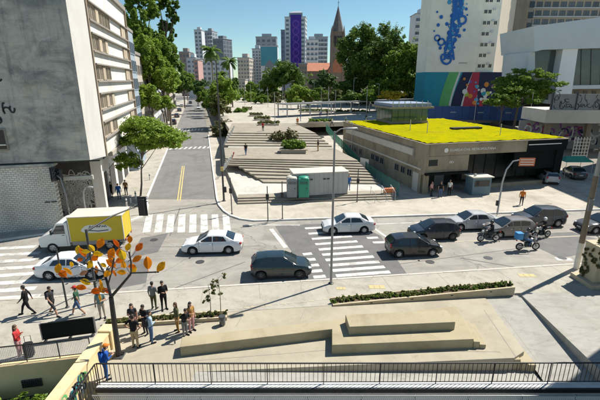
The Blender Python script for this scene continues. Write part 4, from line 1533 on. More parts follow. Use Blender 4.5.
# ---- low building with the yellow-green roof
mat('station_concrete', (0.30, 0.25, 0.175), 0.85, (0.36, 0.305, 0.22), 0.7, stain=(0.15, 0.12, 0.08), stain_scale=0.5, stain_amt=0.75, stretch=(1, 1, 0.5))
mat('station_pale', (0.52, 0.49, 0.42), 0.8, (0.6, 0.57, 0.5), 1.0)
mat('sedum', (0.375, 0.335, 0.003), 1.0, (0.28, 0.28, 0.006), 0.8, bump=1.0, bscale=5, stain=(0.19, 0.21, 0.008), stain_scale=0.35, stain_amt=0.75, spec=0.0, detail=10)
mat('sign_white', (0.78, 0.77, 0.72), 0.5)
mat('black_cladding', (0.006, 0.007, 0.007), 0.7, (0.010, 0.012, 0.012), 1.5, spec=0.15)
mat('front_glass', (0.006, 0.008, 0.008), 0.25, (0.02, 0.03, 0.026), .8, spec=0.3)
mat('green_glass', (0.03, 0.09, 0.075), 0.08, (0.06, 0.14, 0.12), 0.7, spec=0.7)
mat('penthouse_roof', (0.20, 0.26, 0.36), 0.6, (0.30, 0.36, 0.46), 0.8)
ZS = 5.7
st = thing('green_roof_building', 'low concrete building with bright yellow-green planted roof and black glass front', 'building', (13.8, 43.6, 0), R(14.3))
SW, SD = 19.0, 26.0
MB().box(0, .5, 0, SD, P0, ZS).build('side_wall', 'station_concrete', st)
MB().box(.5, SW, SD - .4, SD, P0, ZS).build('back_wall', 'station_concrete', st)
MB().box(SW - .4, SW, 1.2, SD - .4, P0, ZS).build('side_wall', 'black_cladding', st)
MB().box(.5, 13.3, -.06, .35, 4.42, ZS).build('fascia', 'station_concrete', st)
MB().box(13.3, SW + .1, -.05, .35, 4.42, ZS - .02).build('fascia', 'black_cladding', st)
MB().box(13.5, SW - .8, -.09, -.05, 5.16, 5.26).build('light_strip', 'sign_white', st)
MB().box(-.10, SW + .16, -.16, SD + .1, ZS + .001, ZS + .10).build('roof_edge', 'station_concrete', st)
sb = MB()
random.seed(8)
NX, NY = 38, 52
vs = [(0.15 + (SW - .3) * i / NX, .1 + (SD - .3) * j / NY, ZS + .13 + random.uniform(0, .09)) for j in range(NY + 1) for i in range(NX + 1)]
fs = [(j * (NX + 1) + i, j * (NX + 1) + i + 1, (j + 1) * (NX + 1) + i + 1, (j + 1) * (NX + 1) + i) for j in range(NY) for i in range(NX)]
sb.add(vs, fs)
sed = sb.build('roof_planting', 'sedum', st, 70)
add_layer(MATS['sedum'], (1.6, 1.6, 1.6), .55, .70, .7, (.17, .20, .01), 3)
add_layer(MATS['sedum'], (.22, .22, .22), .56, .70, .55, (.22, .17, .03), 8)
add_layer(MATS['sedum'], (6, 6, 6), .5, .7, .6, (.52, .45, .01), 12)
# sign band on the front: round badge and lettering
MB().lathe([(.26, 0), (.26, .04), (.02, .05)], 18, axis='Y', c=(2.5, -.12, 5.02)).build('sign_badge', 'sign_white', st)
letters('GUARDA CIVIL METROPOLITANA', .40, (2.95, -.075, 4.88), 0, 'sign_white', st, name='sign_lettering')
MB().box(.5, 5.6, -.02, .4, 2.55, 4.38).build('front_panel', 'station_concrete', st)
letters('001', .42, (3.1, -.035, 3.5), 0, 'sign_white', st, name='number_lettering')
MB().box(.1, 5.7, -.4, .9, 2.30, 2.52).build('canopy', 'black_cladding', st)
MB().box(.505, 1.6, -.05, -.021, 3.3, 4.0).build('wall_vent', 'void_dark', st)
MB().box(5.65, SW - .4, 1.9, 2.1, .9, 4.4).build('glass_front', 'black_cladding', st)
for i in range(8):
    x = 6.3 + 1.55 * i
    MB().box(x, x + 1.4, 1.86, 1.899, 1.0, 4.2).build('glass_panel', 'front_glass', st)
MB().box(5.66, 17.0, .5, .9, P0, .6).build('plinth', 'station_concrete', st)
MB().box(17.9, SW - .05, .1, 1.19, P0, 4.4).build('corner_pier', 'black_cladding', st)
MB().box(12.0, 17.88, .25, .4, 2.2, 4.41).build('cladding', 'black_cladding', st)
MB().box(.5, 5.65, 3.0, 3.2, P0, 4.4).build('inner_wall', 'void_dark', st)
MB().box(.0, .7, -.02, .5, P0, 2.3).build('corner_pier', 'station_concrete', st)
for (x0, x1) in [(1.3, 2.4), (3.3, 4.6)]:
    MB().box(x0, x1, 2.90, 2.999, P0, 2.2).build('door', 'grey_metal', st)
# left side: recessed long pale panel, string course, windows
MB().box(-.10, -.001, 2.2, 24.6, 4.0, 5.0).build('panel_surround', 'ledge_grey', st)
for i in range(8):
    y = 2.5 + 2.74 * i
    MB().box(-.14, -.101, y, y + 2.7, 4.12, 4.88).build('pale_panel', 'station_pale', st)
MB().box(-.08, -.001, .6, 25.5, 2.75, 2.95).build('string_course', 'station_pale', st)
wm3 = win_mesh(1.0, .75, 'ledge_grey', 'dark_glass')
for y in (3.0, 4.6, 6.2, 10.5, 12.0, 13.5, 18, 20, 22):
    place('window', wm3, st, (-.005, y, 1.6), R(-90))
MB().box(-.06, -.002, 1.0, 2.2, P0, 2.3).build('door', 'station_pale', st)
# roof slot and penthouse
MB().box(10.4, 15.0, 10.2, 11.2, ZS + .2, ZS + .42).build('skylight', 'void_dark', st)
pe = at(380, 125, ZS)
ph = MB().box(5.6, 12.0, 19.5, 25.2, ZS + .2, ZS + .55).build('penthouse', 'ledge_grey', st)
for i in range(6):
    MB().box(5.7 + 1.04 * i, 5.7 + 1.04 * i + .98, 19.6, 19.66, ZS + .55, ZS + 2.5).build('glass_panel', 'green_glass', ph)
for i in range(5):
    MB().box(5.62, 5.67, 19.7 + 1.1 * i, 19.7 + 1.1 * i + 1.04, ZS + .55, ZS + 2.5).build('glass_panel', 'green_glass', ph)
MB().box(5.8, 11.9, 25.0, 25.1, ZS + .55, ZS + 2.5).box(6.0, 11.7, 24.2, 24.9, ZS + .55, ZS + 2.4).build('penthouse_core', 'void_dark', ph)
MB().box(5.0, 12.5, 18.8, 26.0, ZS + 2.5, ZS + 2.8).build('penthouse_roof', 'ledge_grey', ph)
MB().box(5.3, 12.2, 19.1, 25.7, ZS + 2.81, ZS + 3.3).build('roof_plant', 'penthouse_roof', ph)
for i in range(7):
    MB().box(5.35 + i, 5.45 + i, 18.94, 18.99, ZS + 2.81, ZS + 3.7).build('roof_rail_post', 'galvanised', ph)
for px_, py_ in ((410, 130), (427, 133), (500, 135)):
    q = Matrix.Rotation(-R(14.3), 3, 'Z') @ (at(px_, py_, ZS + .2) - Vector((13.8, 43.6, 0)))
    MB().tube([(q.x, q.y, ZS + .1), (q.x, q.y, ZS + 1.6)], .05, 7).build('vent_pipe', 'galvanised', st)

# ---- generic far tower
for nm, c, c2 in [('far_white', (.58, .60, .62), (.52, .54, .57)), ('far_grey', (.33, .36, .39), (.29, .32, .35)), ('far_dark', (.16, .18, .21), (.2, .22, .25)), ('far_beige', (.50, .45, .39), (.44, .40, .35)), ('far_brown', (.30, .24, .21), (.26, .21, .18)),
                  ('far_teal', (.05, .24, .32), (.09, .30, .36)), ('far_purple', (.045, .02, .25), (.07, .03, .33)), ('far_blue', (.16, .2, .3), (.13, .17, .26)), ('far_pink', (.48, .3, .27), (.42, .26, .24))]:
    mat(nm, c, .8, c2, .15)
mat('far_glass', (.10, .13, .16), .25, (.16, .19, .22), .3, spec=.5, rand=.3)
FAR = 'towers of the skyline'


def far_tower(label, xl, xr, ytop, D, wall, floors, bays, depth=14, rz=0.0, side=0, glass='far_glass', roofbox=True, ybase=None, balc=0, name='apartment_tower', wf=.55, hf=.5, group=FAR, zb=0.0):
    a, b = at_y(xl, 80, D), at_y(xr, 80, D)
    wd = (b.x - a.x) / (math.cos(rz) + (abs(math.sin(rz)) * depth / max(1, (b.x - a.x)) if rz else 0))
    top = at_y((xl + xr) / 2, ytop, D).z
    root = thing(name, label, 'building', ((a.x + b.x) / 2, D, zb), rz, group)
    H = top - zb
    MB().box(-wd / 2, wd / 2, 0, depth, 0, H).build('wall', wall, root)
    MB().box(-wd / 2 - .3, wd / 2 + .3, -.3, depth + .3, H, H + .5).build('roof', 'far_grey', root)
    if roofbox:
        MB().box(-wd * .22, wd * .25, depth * .3, depth * .7, H + .5, H + 3.2).build('lift_house', wall, root)
    z_lo = 8.0 if zb < 3 else 2
    fh = (H - z_lo - 1) / floors
    bw = wd / bays
    wm_ = win_mesh(bw * wf, fh * hf, wall, glass, .12)
    for k in range(floors):
        for i in range(bays):
            place('window', wm_, root, (-wd / 2 + bw * (i + .5), -.01, z_lo + fh * (k + .25)))
    for k in range(floors if balc else 0):
        MB().box(-wd / 2 + (wd * .5 if balc == 2 else .2), wd / 2 - .2, -1.3, -.02, z_lo + fh * k - .2, z_lo + fh * k + .8).build('balcony', 'far_white', root)
    if side:
        bs = depth / side
        ws = win_mesh(bs * wf, fh * hf, wall, glass, .12)
        sx = wd / 2 if side > 0 else -wd / 2
        for k in range(floors):
            for i in range(abs(side)):
                place('window', ws, root, (wd / 2 + .01, bs * (i + .5), z_lo + fh * (k + .25)), R(90))
    return root, wd, H


far_tower('low brown block behind the left trees of the skyline', 181, 191, 52, 330, 'far_brown', 7, 3)
far_tower('small white block with pink edge beside the brown one', 188, 197, 58, 300, 'far_white', 6, 2)
far_tower('slim pink-edged block left of the tall palms', 195, 199, 60, 280, 'far_pink', 6, 1, roofbox=False)
far_tower('slim white tower, tallest left of the palm trees', 197.5, 204.5, 30, 420, 'far_white', 14, 2)
far_tower('pale tower with dark top between the slim white tower and the palms', 206, 216, 31, 450, 'far_grey', 14, 3, rz=R(-12), side=2, balc=2)
far_tower('dark grey tower with bright white flank behind the palms', 212, 228, 39, 390, 'far_dark', 11, 3, rz=R(-25), side=3)
far_tower('broad pale low block behind the palms', 203, 230, 60, 340, 'far_white', 5, 6, roofbox=False)
far_tower('old stepped stone building right of the palms', 237, 251, 58, 300, 'far_beige', 7, 4, rz=R(-8), side=3)
far_tower('pale house front at the end of the plaza', 227, 245, 80, 250, 'far_beige', 2, 5, roofbox=False)
far_tower('white ribbed tower attached left of the teal mural tower', 253, 262, 49, 320, 'far_white', 12, 3)
far_tower('grey tower rising behind the teal mural tower', 257, 277, 37, 380, 'far_grey', 10, 4)
t_, wd_, H_ = far_tower('tower with teal painted flank and a dark figure', 261, 278, 46, 316, 'far_white', 10, 3, roofbox=False, depth=10)
for o in list(t_.children):
    if o.name.startswith('window'):
        bpy.data.objects.remove(o)
MB().box(-wd_ / 2 + .3, wd_ / 2 - .3, -.12, -.01, H_ * .62, H_ - .4).build('mural_field', 'far_teal', t_)
fg = MB()
fg.add([(x * wd_ * .5, -.16, H_ * z) for x, z in [(-.45, .22), (.3, .2), (.6, .34), (.42, .46), (.66, .55), (.4, .68), (.0, .74), (-.4, .66), (-.6, .5), (-.22, .42)]], [tuple(range(10))])
fg.build('mural_figure', 'far_dark', t_)
t_, wd_, H_ = far_tower('purple-fronted tower, tallest of the skyline left of the church', 284.5, 306, 17, 400, 'far_white', 16, 4, depth=16, rz=R(-6), side=3)
for o in list(t_.children):
    if o.name.startswith('window') and abs(o.location.x) < wd_ * .32 and o.location.y < 1:
        bpy.data.objects.remove(o)
pp = MB().box(-wd_ * .22, wd_ * .30, -.5, -.02, 4, H_ + 2).build('purple_screen', 'far_purple', t_)
rg = MB()
for k in range(9):
    rg.disc((wd_ * .04, -.53, 12 + (H_ - 14) * k / 8.6), wd_ * .17, (1, 0, 0), (0, 0, 1), 14, wd_ * .12)
mat('far_violet', (.16, .06, .36), .7)
rg.build('screen_rings', 'far_violet', pp, recalc=False)
MB().prism([(-wd_ * .3, 2), (wd_ * .35, 2), (wd_ * .2, 14), (-wd_ * .2, 14)], H_ + .5, [H_ + 4, H_ + 4, H_ + 7, H_ + 7]).build('crown_block', 'far_grey', t_)
far_tower('grey tower with pale balconies between purple tower and church', 306, 318, 40, 350, 'far_white', 9, 3, balc=1)
far_tower('dark-centred tower just left of the church spire', 309, 327, 37, 380, 'far_grey', 11, 5, wf=.7, balc=2)
far_tower('round-cornered apartment tower with white balcony bands left of the mural wall', 411, 428, 14, 240, 'far_white', 11, 3, wf=.85, hf=.45, depth=12, balc=1)
far_tower('plain grey-brown block in front of the purple tower foot', 298.5, 307, 64, 235, 'far_brown', 5, 3, roofbox=False)
far_tower('blue-grey office slab left edge of the purple tower', 281.5, 288, 30, 430, 'far_blue', 12, 2, roofbox=False)

# ---- church
mat('church_stone', (.20, .155, .125), .9, (.26, .2, .165), .5)
mat('church_slate', (.13, .115, .115), .8, (.17, .15, .14), .6)
mat('church_tile', (.40, .15, .085), .85, (.50, .21, .12), .5)
cp = at_y(336.5, 80, 260)
ch = thing('church', 'brown stone church with pointed spire and red tiled roof', 'church', (cp.x, 260, 0), 0)
zt = at_y(336, 33, 260).z
ztip = at_y(336, 6, 260).z
MB().box(-3.7, 3.7, -3.7, 3.7, 0, zt - 6).box(-3.2, 3.2, -3.2, 3.2, zt - 6, zt).build('bell_tower', 'church_stone', ch)
for sx in (-1, 1):
    for sy in (-1, 1):
        MB().box(sx * 3.5 - .6, sx * 3.5 + .6, sy * 3.5 - .6, sy * 3.5 + .6, 0, zt - 2).lathe([(.8, zt - 2), (.05, zt + 4)], 8, c=(sx * 3.5, sy * 3.5, 0)).build('pinnacle', 'church_stone', ch)
for x in (-1.6, 0, 1.6):
    MB().box(x - .45, x + .45, -3.85, -3.1, zt - 8, zt - 2).build('belfry_opening', 'void_dark', ch)
MB().box(-3.6, 3.6, -3.6, 3.6, zt, zt + .6).build('cornice', 'church_stone', ch)
MB().lathe([(3.9, zt + .6), (2.4, zt + 6), (.15, ztip)], 8).build('spire', 'church_slate', ch)
MB().tube([(0, 0, ztip - .5), (0, 0, ztip + 3)], .12, 6).tube([(-.7, 0, ztip + 2), (.7, 0, ztip + 2)], .1, 6).build('cross', 'dark_metal', ch)
zr0, zr1 = at_y(330, 71, 260).z, at_y(330, 62, 260).z
MB().box(-18, 6.5, 2, 22, 0, zr0).build('nave_wall', 'church_stone', ch)
MB().add([(-18.6, 1.2, zr0), (3, 1.2, zr0), (3, 22, zr0), (-18.6, 22, zr0), (-18.6, 12, zr1), (3, 12, zr1)], [(0, 1, 5, 4), (2, 3, 4, 5), (3, 0, 4), (1, 2, 5), (0, 3, 2, 1)]).build('nave_roof', 'church_tile', ch)
MB().add([(-6, -3.8, zr0 - 1), (6.5, -3.8, zr0 - 1), (6.5, 12, zr0 - 1), (-6, 12, zr0 - 1), (.5, -3.8, zr1 + 4.6), (.5, 12, zr1 + 4.6)], [(0, 1, 4), (1, 2, 5, 4), (2, 3, 5), (3, 0, 4, 5), (0, 3, 2, 1)]).build('transept_roof', 'church_tile', ch)
MB().box(-5.6, 6.1, -3.5, 12, 0, zr0 - 1).build('transept_wall', 'church_stone', ch)

# ---- mural building on the right
mat('mural_wall', (.82, .78, .67), .85, (.88, .84, .73), .3, stain=(.48, .44, .36), stain_scale=.1, stain_amt=.4)
for nm, c in dict(m_blue=(.02, .13, .42), m_sky=(.06, .30, .52), m_teal=(.02, .24, .32), m_green=(.11, .38, .13), m_navy=(.012, .02, .06), m_white=(.55, .58, .56), m_red=(.32, .03, .06), m_orange=(.5, .2, .04), m_violet=(.2, .06, .26), m_lime=(.3, .42, .06)).items():
    mat(nm, c, .8, tuple(min(1, v * 1.25) for v in c), .8)
DM = 118.0
pl, pr = at_y(425, 80, DM), at_y(474, 80, DM)
mu = thing('mural_building', 'tall pale tower with a blue swirling mural above a striped coloured base', 'building', (pl.x, DM, 0), 0)
MW = pr.x - pl.x
ZM = at_y(450, 72, DM).z
MTOP = 52
MB().box(0, MW, 0, 10, ZM, MTOP).build('wall', 'mural_wall', mu)
MB().box(0.01, MW + 6, .02, 9.9, 0, ZM).build('base_wall', 'm_teal', mu)


def mw(px, py):
    p = at_y(px, py, DM)
    return (p.x - pl.x, p.z)


b1, b2 = MB(), MB()
random.seed(21)
for k in range(230):        # the swirling column of rings and drops
    t = random.random()
    py = 58 - 62 * t
    cxp = 450 - 3 * math.cos(t * 4.2) + 5.5 * t
    off = random.gauss(0, 3.4) * (.55 + .6 * t)
    x, z = mw(cxp + off, py)
    r = random.uniform(.16, .62)
    (b1 if k % 4 else b2).disc((x, -.02 - .0006 * k, z), r, (1, 0, 0), (0, 0, 1), 10, r * random.choice([0, 0, .55]))
for (px_, py_, r) in [(437, 38, .9), (441, 42, 1.1), (462, 20, 1.3), (441, 17, .5), (438, 25, .45), (459, 36, .5), (440, 48, .45), (466, 9, .4), (443, 57, .9), (437, 12, .3), (461, 4, .7), (464, 30, .4), (434, 31, .25), (467, 15, .25)]:
    x, z = mw(px_, py_)
    b1.disc((x, -.2, z), r, (1, 0, 0), (0, 0, 1), 16, r * .55 if r > .8 else 0)
pts = [mw(446 + 5 * math.cos(a), 58 + 6 * math.sin(a)) for a in [R(200 - 22 * k) for k in range(12)]]
b1.ribbon([(x, -.21, z) for x, z in pts], .6, (0, -1, 0))
for off in (-2, 2.2):
    pts = [mw(449 + off + 3 * math.sin(t * 5 + off) + 5 * t, 60 - 64 * t) for t in [k / 20 for k in range(21)]]
    (b1 if off else b2).ribbon([(x, -.19 + .01 * off, z) for x, z in pts], .55, (0, -1, 0))
b1.build('mural_swirl', 'm_blue', mu, recalc=False)['kind'] = 'stuff'
b2.build('mural_swirl', 'm_sky', mu, recalc=False)['kind'] = 'stuff'
x, z = mw(463, 63)
letters('URBAN', .7, (x - 1.2, -.03, z), 0, 'm_navy', mu, name='mural_signature', ext=.004) if False else None
sg = MB()
for k in range(6):
    x, z = mw(459 + 1.4 * k, 63)
    sg.ribbon([(x, -.03, z - .15), (x + .1, -.03, z + .25), (x + .25, -.03, z - .1)], .09, (0, -1, 0))
sg.build('mural_signature', 'm_navy', mu, recalc=False)
# curved bands on the base


def band(px0, px1, bend, m, dz=.0, top=72, bot=122):
    b = MB()
    N = 10
    L_, R_ = [], []
    for k in range(N + 1):
        t = k / N
        y = top + (bot - top) * t
        s = bend * (1 - math.sin(t * math.pi / 2))
        for arr, p in ((L_, px0), (R_, px1)):
            x, z = mw(p + s, y)
            arr.append((max(.02, x), -.01 - dz, min(z, ZM - .02)))
    for k in range(N):
        b.face([L_[k], R_[k], R_[k + 1], L_[k + 1]])
    b.build('mural_band', m, mu, recalc=False)


band(437, 447, 12, 'm_green', .01)
band(447, 449, 12, 'm_white', .012)
band(449, 459, 14, 'm_navy', .014)
band(459, 461, 14, 'm_white', .016)
band(461, 480, 12, 'm_red', .018)
band(476, 500, 4, 'm_navy', .022)
random.seed(33)
pb = {}
for k in range(60):
    x, z = mw(random.uniform(464, 500), random.uniform(78, 112))
    mm = random.choice(['m_violet', 'm_orange', 'm_sky', 'm_lime', 'm_red', 'm_teal', 'm_white'])
    pb.setdefault(mm, MB()).disc((x, -.045 - .0008 * k, z), random.uniform(.2, .8), (1, 0, 0), (0, 0, 1), 7)
for mm, b in pb.items():
    b.build('mural_splash', mm, mu, recalc=False)
# windowed bay beside the mural
MB().box(MW + .01, MW + 5.4, .8, 10, ZM, MTOP).build('bay_wall', 'mural_wall', mu)
wmm = win_mesh(.8, .9, 'mural_wall', 'dark_glass', .12)
for k in range(12):
    for i, xx in enumerate((1.3, 2.4, 4.3)):
        if i == 2 and k % 2:
            continue
        place('window', wmm, mu, (MW + xx, .79, ZM + 1.2 + 2.8 * k))

# ---- concrete tower with a pale fin
mat('fin_cream', (.66, .56, .44), .8, (.72, .63, .52), .4)
mat('raw_concrete', (.25, .215, .165), .9, (.32, .275, .21), .3, stain=(.15, .13, .1), stain_scale=.15, stain_amt=.7, stretch=(1, 1, .3))
D2 = 122.0
q0 = at_y(491, 60, D2)
ct = thing('concrete_tower', 'raw concrete tower with a cream vertical fin beside the mural', 'building', (q0.x, D2, 0), 0)
MB().prism([(0, 0), (14.4, 19.2), (14.4, 25), (-1, 25), (-1, 0.6)], 0, 58).build('fin', 'fin_cream', ct)
MB().box(12.5, 19.2, 20, 30, 0, 62).build('wall', 'raw_concrete', ct)
for k in range(14):
    MB().box(12.51, 19.19, 19.9, 19.999, 4.2 * k + 2, 4.2 * k + 2.14).build('floor_joint', 'ledge_grey', ct)
for k in range(18):
    MB().box(19.25, 20.8, 19.8, 29, 3.2 * k + 3, 3.2 * k + 4.8).build('stair_window', 'dark_glass', ct)
MB().box(19.21, 20.6, 20, 29, 0, 62).build('stair_wall', 'ledge_grey', ct)

# ---- slab block with sunshade rows, upper right
D3 = 150.0
q0, q1 = at_y(527, 10, D3), at_y(640, 10, D3)
sb3 = thing('slab_block', 'beige slab block with rows of windows and long ledges behind the grey theatre', 'building', (q0.x, D3, 0), 0)
W3 = q1.x - q0.x
MB().box(0, W3, .4, 12, 0, 50).build('wall', 'far_beige', sb3)
wm5 = win_mesh(1.9, 1.5, 'raw_concrete', 'far_glass', .14)
for k in range(9):
    z = 25.5 + 2.75 * k
    MB().box(0, W3, -.5, .4, z - .55, z - .2).build('ledge', 'far_white', sb3)
    for i in range(14):
        place('window', wm5, sb3, (1.5 + 2.75 * i, .39, z + .1))

# ---- grey angular theatre
mat('theatre_grey', (.56, .61, .63), .7, (.62, .67, .69), .25)
mat('theatre_pale', (.82, .84, .85), .7, (.86, .88, .89), .3)
mat('theatre_glass', (.05, .075, .08), .1, (.11, .125, .12), .25, spec=.7)
D4 = 96.0
o4 = at_y(529, 100, D4)
th = thing('theatre', 'grey angular theatre with sloping roof, pale piers and tall glass', 'building', (o4.x, D4, 0), 0)


def t4(px, py):
    p = at_y(px, py, D4)
    return (p.x - o4.x, p.z)


def front(poly, y0, y1, nm, m, parent=th):
    pts = [t4(*p) for p in poly]
    n = len(pts)
    b = MB()
    b.add([(x, y0, z) for x, z in pts] + [(x, y1, z) for x, z in pts], [tuple(range(n)), tuple(range(2 * n - 1, n - 1, -1))] + [(i, n + i, n + (i + 1) % n, (i + 1) % n) for i in range(n)])
    return b.build(nm, m, parent)


front([(530, 27), (640, 12), (640, 47), (540, 50), (531, 52)], -1.5, 14, 'upper_volume', 'theatre_grey')
front([(529, 52), (535, 52), (535, 76), (527, 76)], 0, 12, 'pier', 'theatre_grey')
front([(536, 50), (560, 49), (559, 100), (536, 100)], 1.5, 1.7, 'glass_wall', 'theatre_glass')
front([(561, 48), (576, 47), (568, 104), (551, 104)], -.8, 6, 'slanted_pier', 'theatre_pale')
front([(577, 47), (640, 45), (640, 85), (572, 85)], 1.0, 1.2, 'glass_wall', 'theatre_glass')
for k in range(5):
    front([(584 + 10 * k, 47), (584.6 + 10 * k, 47), (583.6 + 10 * k, 85), (583 + 10 * k, 85)], .9, .999, 'mullion', 'dark_metal')
front([(568, 85.5), (640, 84), (640, 88), (568, 89)], -.5, 4, 'sill_beam', 'theatre_grey')
front([(568, 89), (640, 88), (640, 128), (568, 128)], 2, 4, 'lower_wall', 'raw_concrete')
for k in range(6):
    front([(571 + 9 * k, 91), (575 + 9 * k, 91), (575 + 9 * k, 100), (571 + 9 * k, 100)], 1.9, 1.999, 'window', 'dark_glass')
front([(563, 28), (567, 26), (567, 24), (563, 24)], 2, 5, 'roof_unit', 'theatre_pale')
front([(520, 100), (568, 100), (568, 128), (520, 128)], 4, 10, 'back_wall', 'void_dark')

# ---- raised slab with graffiti parapet
mat('graffiti_grey', (.28, .275, .26), .9, (.36, .35, .33), .6)
D5 = 70.0
o5 = at_y(547, 109, D5)
rs = thing('raised_walkway', 'raised concrete walkway slab with graffiti parapet in front of the theatre', 'walkway', (o5.x, D5, 0), R(-4))
z0, z1 = at_y(560, 123, D5).z, at_y(560, 110, D5).z
MB().box(0, 26, 0, 9, z0, z1).build('deck', 'station_pale', rs)
pz = at_y(560, 94, D5).z
for k in range(6):
    MB().box(1.2 + 4 * k, 5.1 + 4 * k, 1.0, 1.25, z1, pz).build('parapet_panel', 'graffiti_grey', rs)
for k in range(7):
    MB().box(1.05 + 4 * k, 1.25 + 4 * k, .9, 1.3, z1, pz + .3).build('parapet_post', 'dark_metal', rs)
random.seed(9)
gb = MB()
scrawl(gb, 1.6, z1 + .3, 22, pz - z1 - .6, 60, (0, -1, 0), lambda x, z: (x, .985, z), .1)
gb.build('graffiti', 'graffiti_black', rs, recalc=False)['kind'] = 'stuff'
for k in range(4):
    MB().box(2 + 7 * k, 2.8 + 7 * k, 3, 3.8, 0, z0).build('pillar', 'raw_concrete', rs)
gw = thing('graffiti_wall', 'long dark wall with violet graffiti under the raised walkway', 'wall', (o5.x - 1, D5 + 6, 0), R(-4))
MB().box(0, 30, 0, .4, 0, z0 - .1).build('wall', 'graffiti_grey', gw)
for mm, n_s in (('m_violet', 14), ('m_white', 22), ('m_red', 8), ('m_navy', 14)):
    gb = MB()
    scrawl(gb, .5, 1.0, 16, 3.2, n_s, (0, -1, 0), lambda x, z: (x, -.02 - .004 * n_s / 10, z), .28)
    gb.build('graffiti', mm, gw, recalc=False)['kind'] = 'stuff'

# ---- blue hoarding
mat('hoarding_blue', (.018, .06, .19), .6, (.025, .08, .24), .5, rand=.15)
h0, h1 = at(428, 119.5, L3), at(552, 121, L3)
hb = thing('blue_hoarding', 'dark blue site hoarding along the back of the plaza below the mural', 'hoarding', (h0.x, h0.y, L3), math.atan2(h1.y - h0.y, h1.x - h0.x))
HL = (Vector(xy(h1)) - Vector(xy(h0))).length
nh = 18
for i in range(nh):
    MB().box(HL * i / nh + .03, HL * (i + 1) / nh - .03, -.03, .03, 0, 3.3).build('panel', 'hoarding_blue', hb)
    MB().box(HL * i / nh - .05, HL * i / nh + .03, .031, .12, 0, 3.4).build('post', 'dark_metal', hb)
for i in (3, 7, 11):
    gb = MB()
    for k in range(4):
        x = HL * (i + .25) / nh + k * .35
        gb.ribbon([(x, -.04, 1.7), (x + .12, -.04, 2.0), (x + .25, -.04, 1.72)], .09, (0, -1, 0))
    gb.build('panel_lettering', 'm_white', hb, recalc=False)

# ---- neighbour block beside the viewpoint (outside the picture, throws the shade at lower right)
nbk = thing('neighbour_block', 'tall neighbouring block just outside the picture, casting shade on the plaza', 'building', (23.9, 22.3, 0), 0)
MB().box(0, 14, -26, 0, -4, 30).build('wall', 'far_beige', nbk)
wmn = win_mesh(1.6, 1.5, 'white_paint', 'dark_glass')
for k in range(8):
    for i in range(7):
        place('window', wmn, nbk, (-.01, -2 - 3.4 * i, 2 + 3.3 * k), R(-90))

# block beyond the picture edge shading the right-hand street
sbk = thing('street_block', 'tall block beyond the picture edge shading the right-hand street', 'building', (50, 45, 0), 0)
MB().box(0, 14, 0, 19, 0, 30).build('wall', 'far_grey', sbk)
for k in range(6):
    for i in range(6):
        place('window', wmn, sbk, (-.01, 2 + 3 * i, 2 + 3.3 * k), R(-90))

# street-side clutter on the bay beside the mural: air conditioners
for k in range(9):
    MB().box(MW + 3.2, MW + 3.9, .45, .79, ZM + 2.0 + 2.8 * k, ZM + 2.5 + 2.8 * k).build('air_conditioner', 'far_white', mu)

# row of plain street blocks behind the roadside trees
for i, (y0, y1, hh, m_, lb) in enumerate([(67, 95, 17, 'far_beige', 'beige street block behind the roadside trees, nearest the glazed block'), (97, 138, 14, 'far_white', 'white street block behind the parked cars'), (141, 205, 11, 'far_beige', 'long low street block at the far end of the side street')]):
    bl = thing('street_building', lb, 'building', (sl(y0) - 4.6, y0, 0), R(14), 'blocks along the side street')
    L_b = (y1 - y0) / .97
    MB().box(-14, 0, 0, L_b, 0, hh).build('wall', m_, bl)
    MB().box(-14.2, .2, -.1, L_b + .1, hh, hh + .5).build('roof', 'ledge_grey', bl)
    wms = win_mesh(1.5, 1.5, 'ledge_grey', 'window_glass', .1)
    for k in range(int((hh - 4) / 3)):
        for j in range(int(L_b / 3)):
            place('window', wms, bl, (.01, 1.5 + 3 * j, 4.6 + 3 * k), R(90))
        for j in range(4):
            place('window', wms, bl, (-12 + 3 * j, -.01, 4.6 + 3 * k))
    for j in range(int(L_b / 5)):
        MB().box(-.02, .06, .8 + 5 * j, 4.4 + 5 * j, .12, 3.2).build('shop_front', 'shutter_dark', bl)
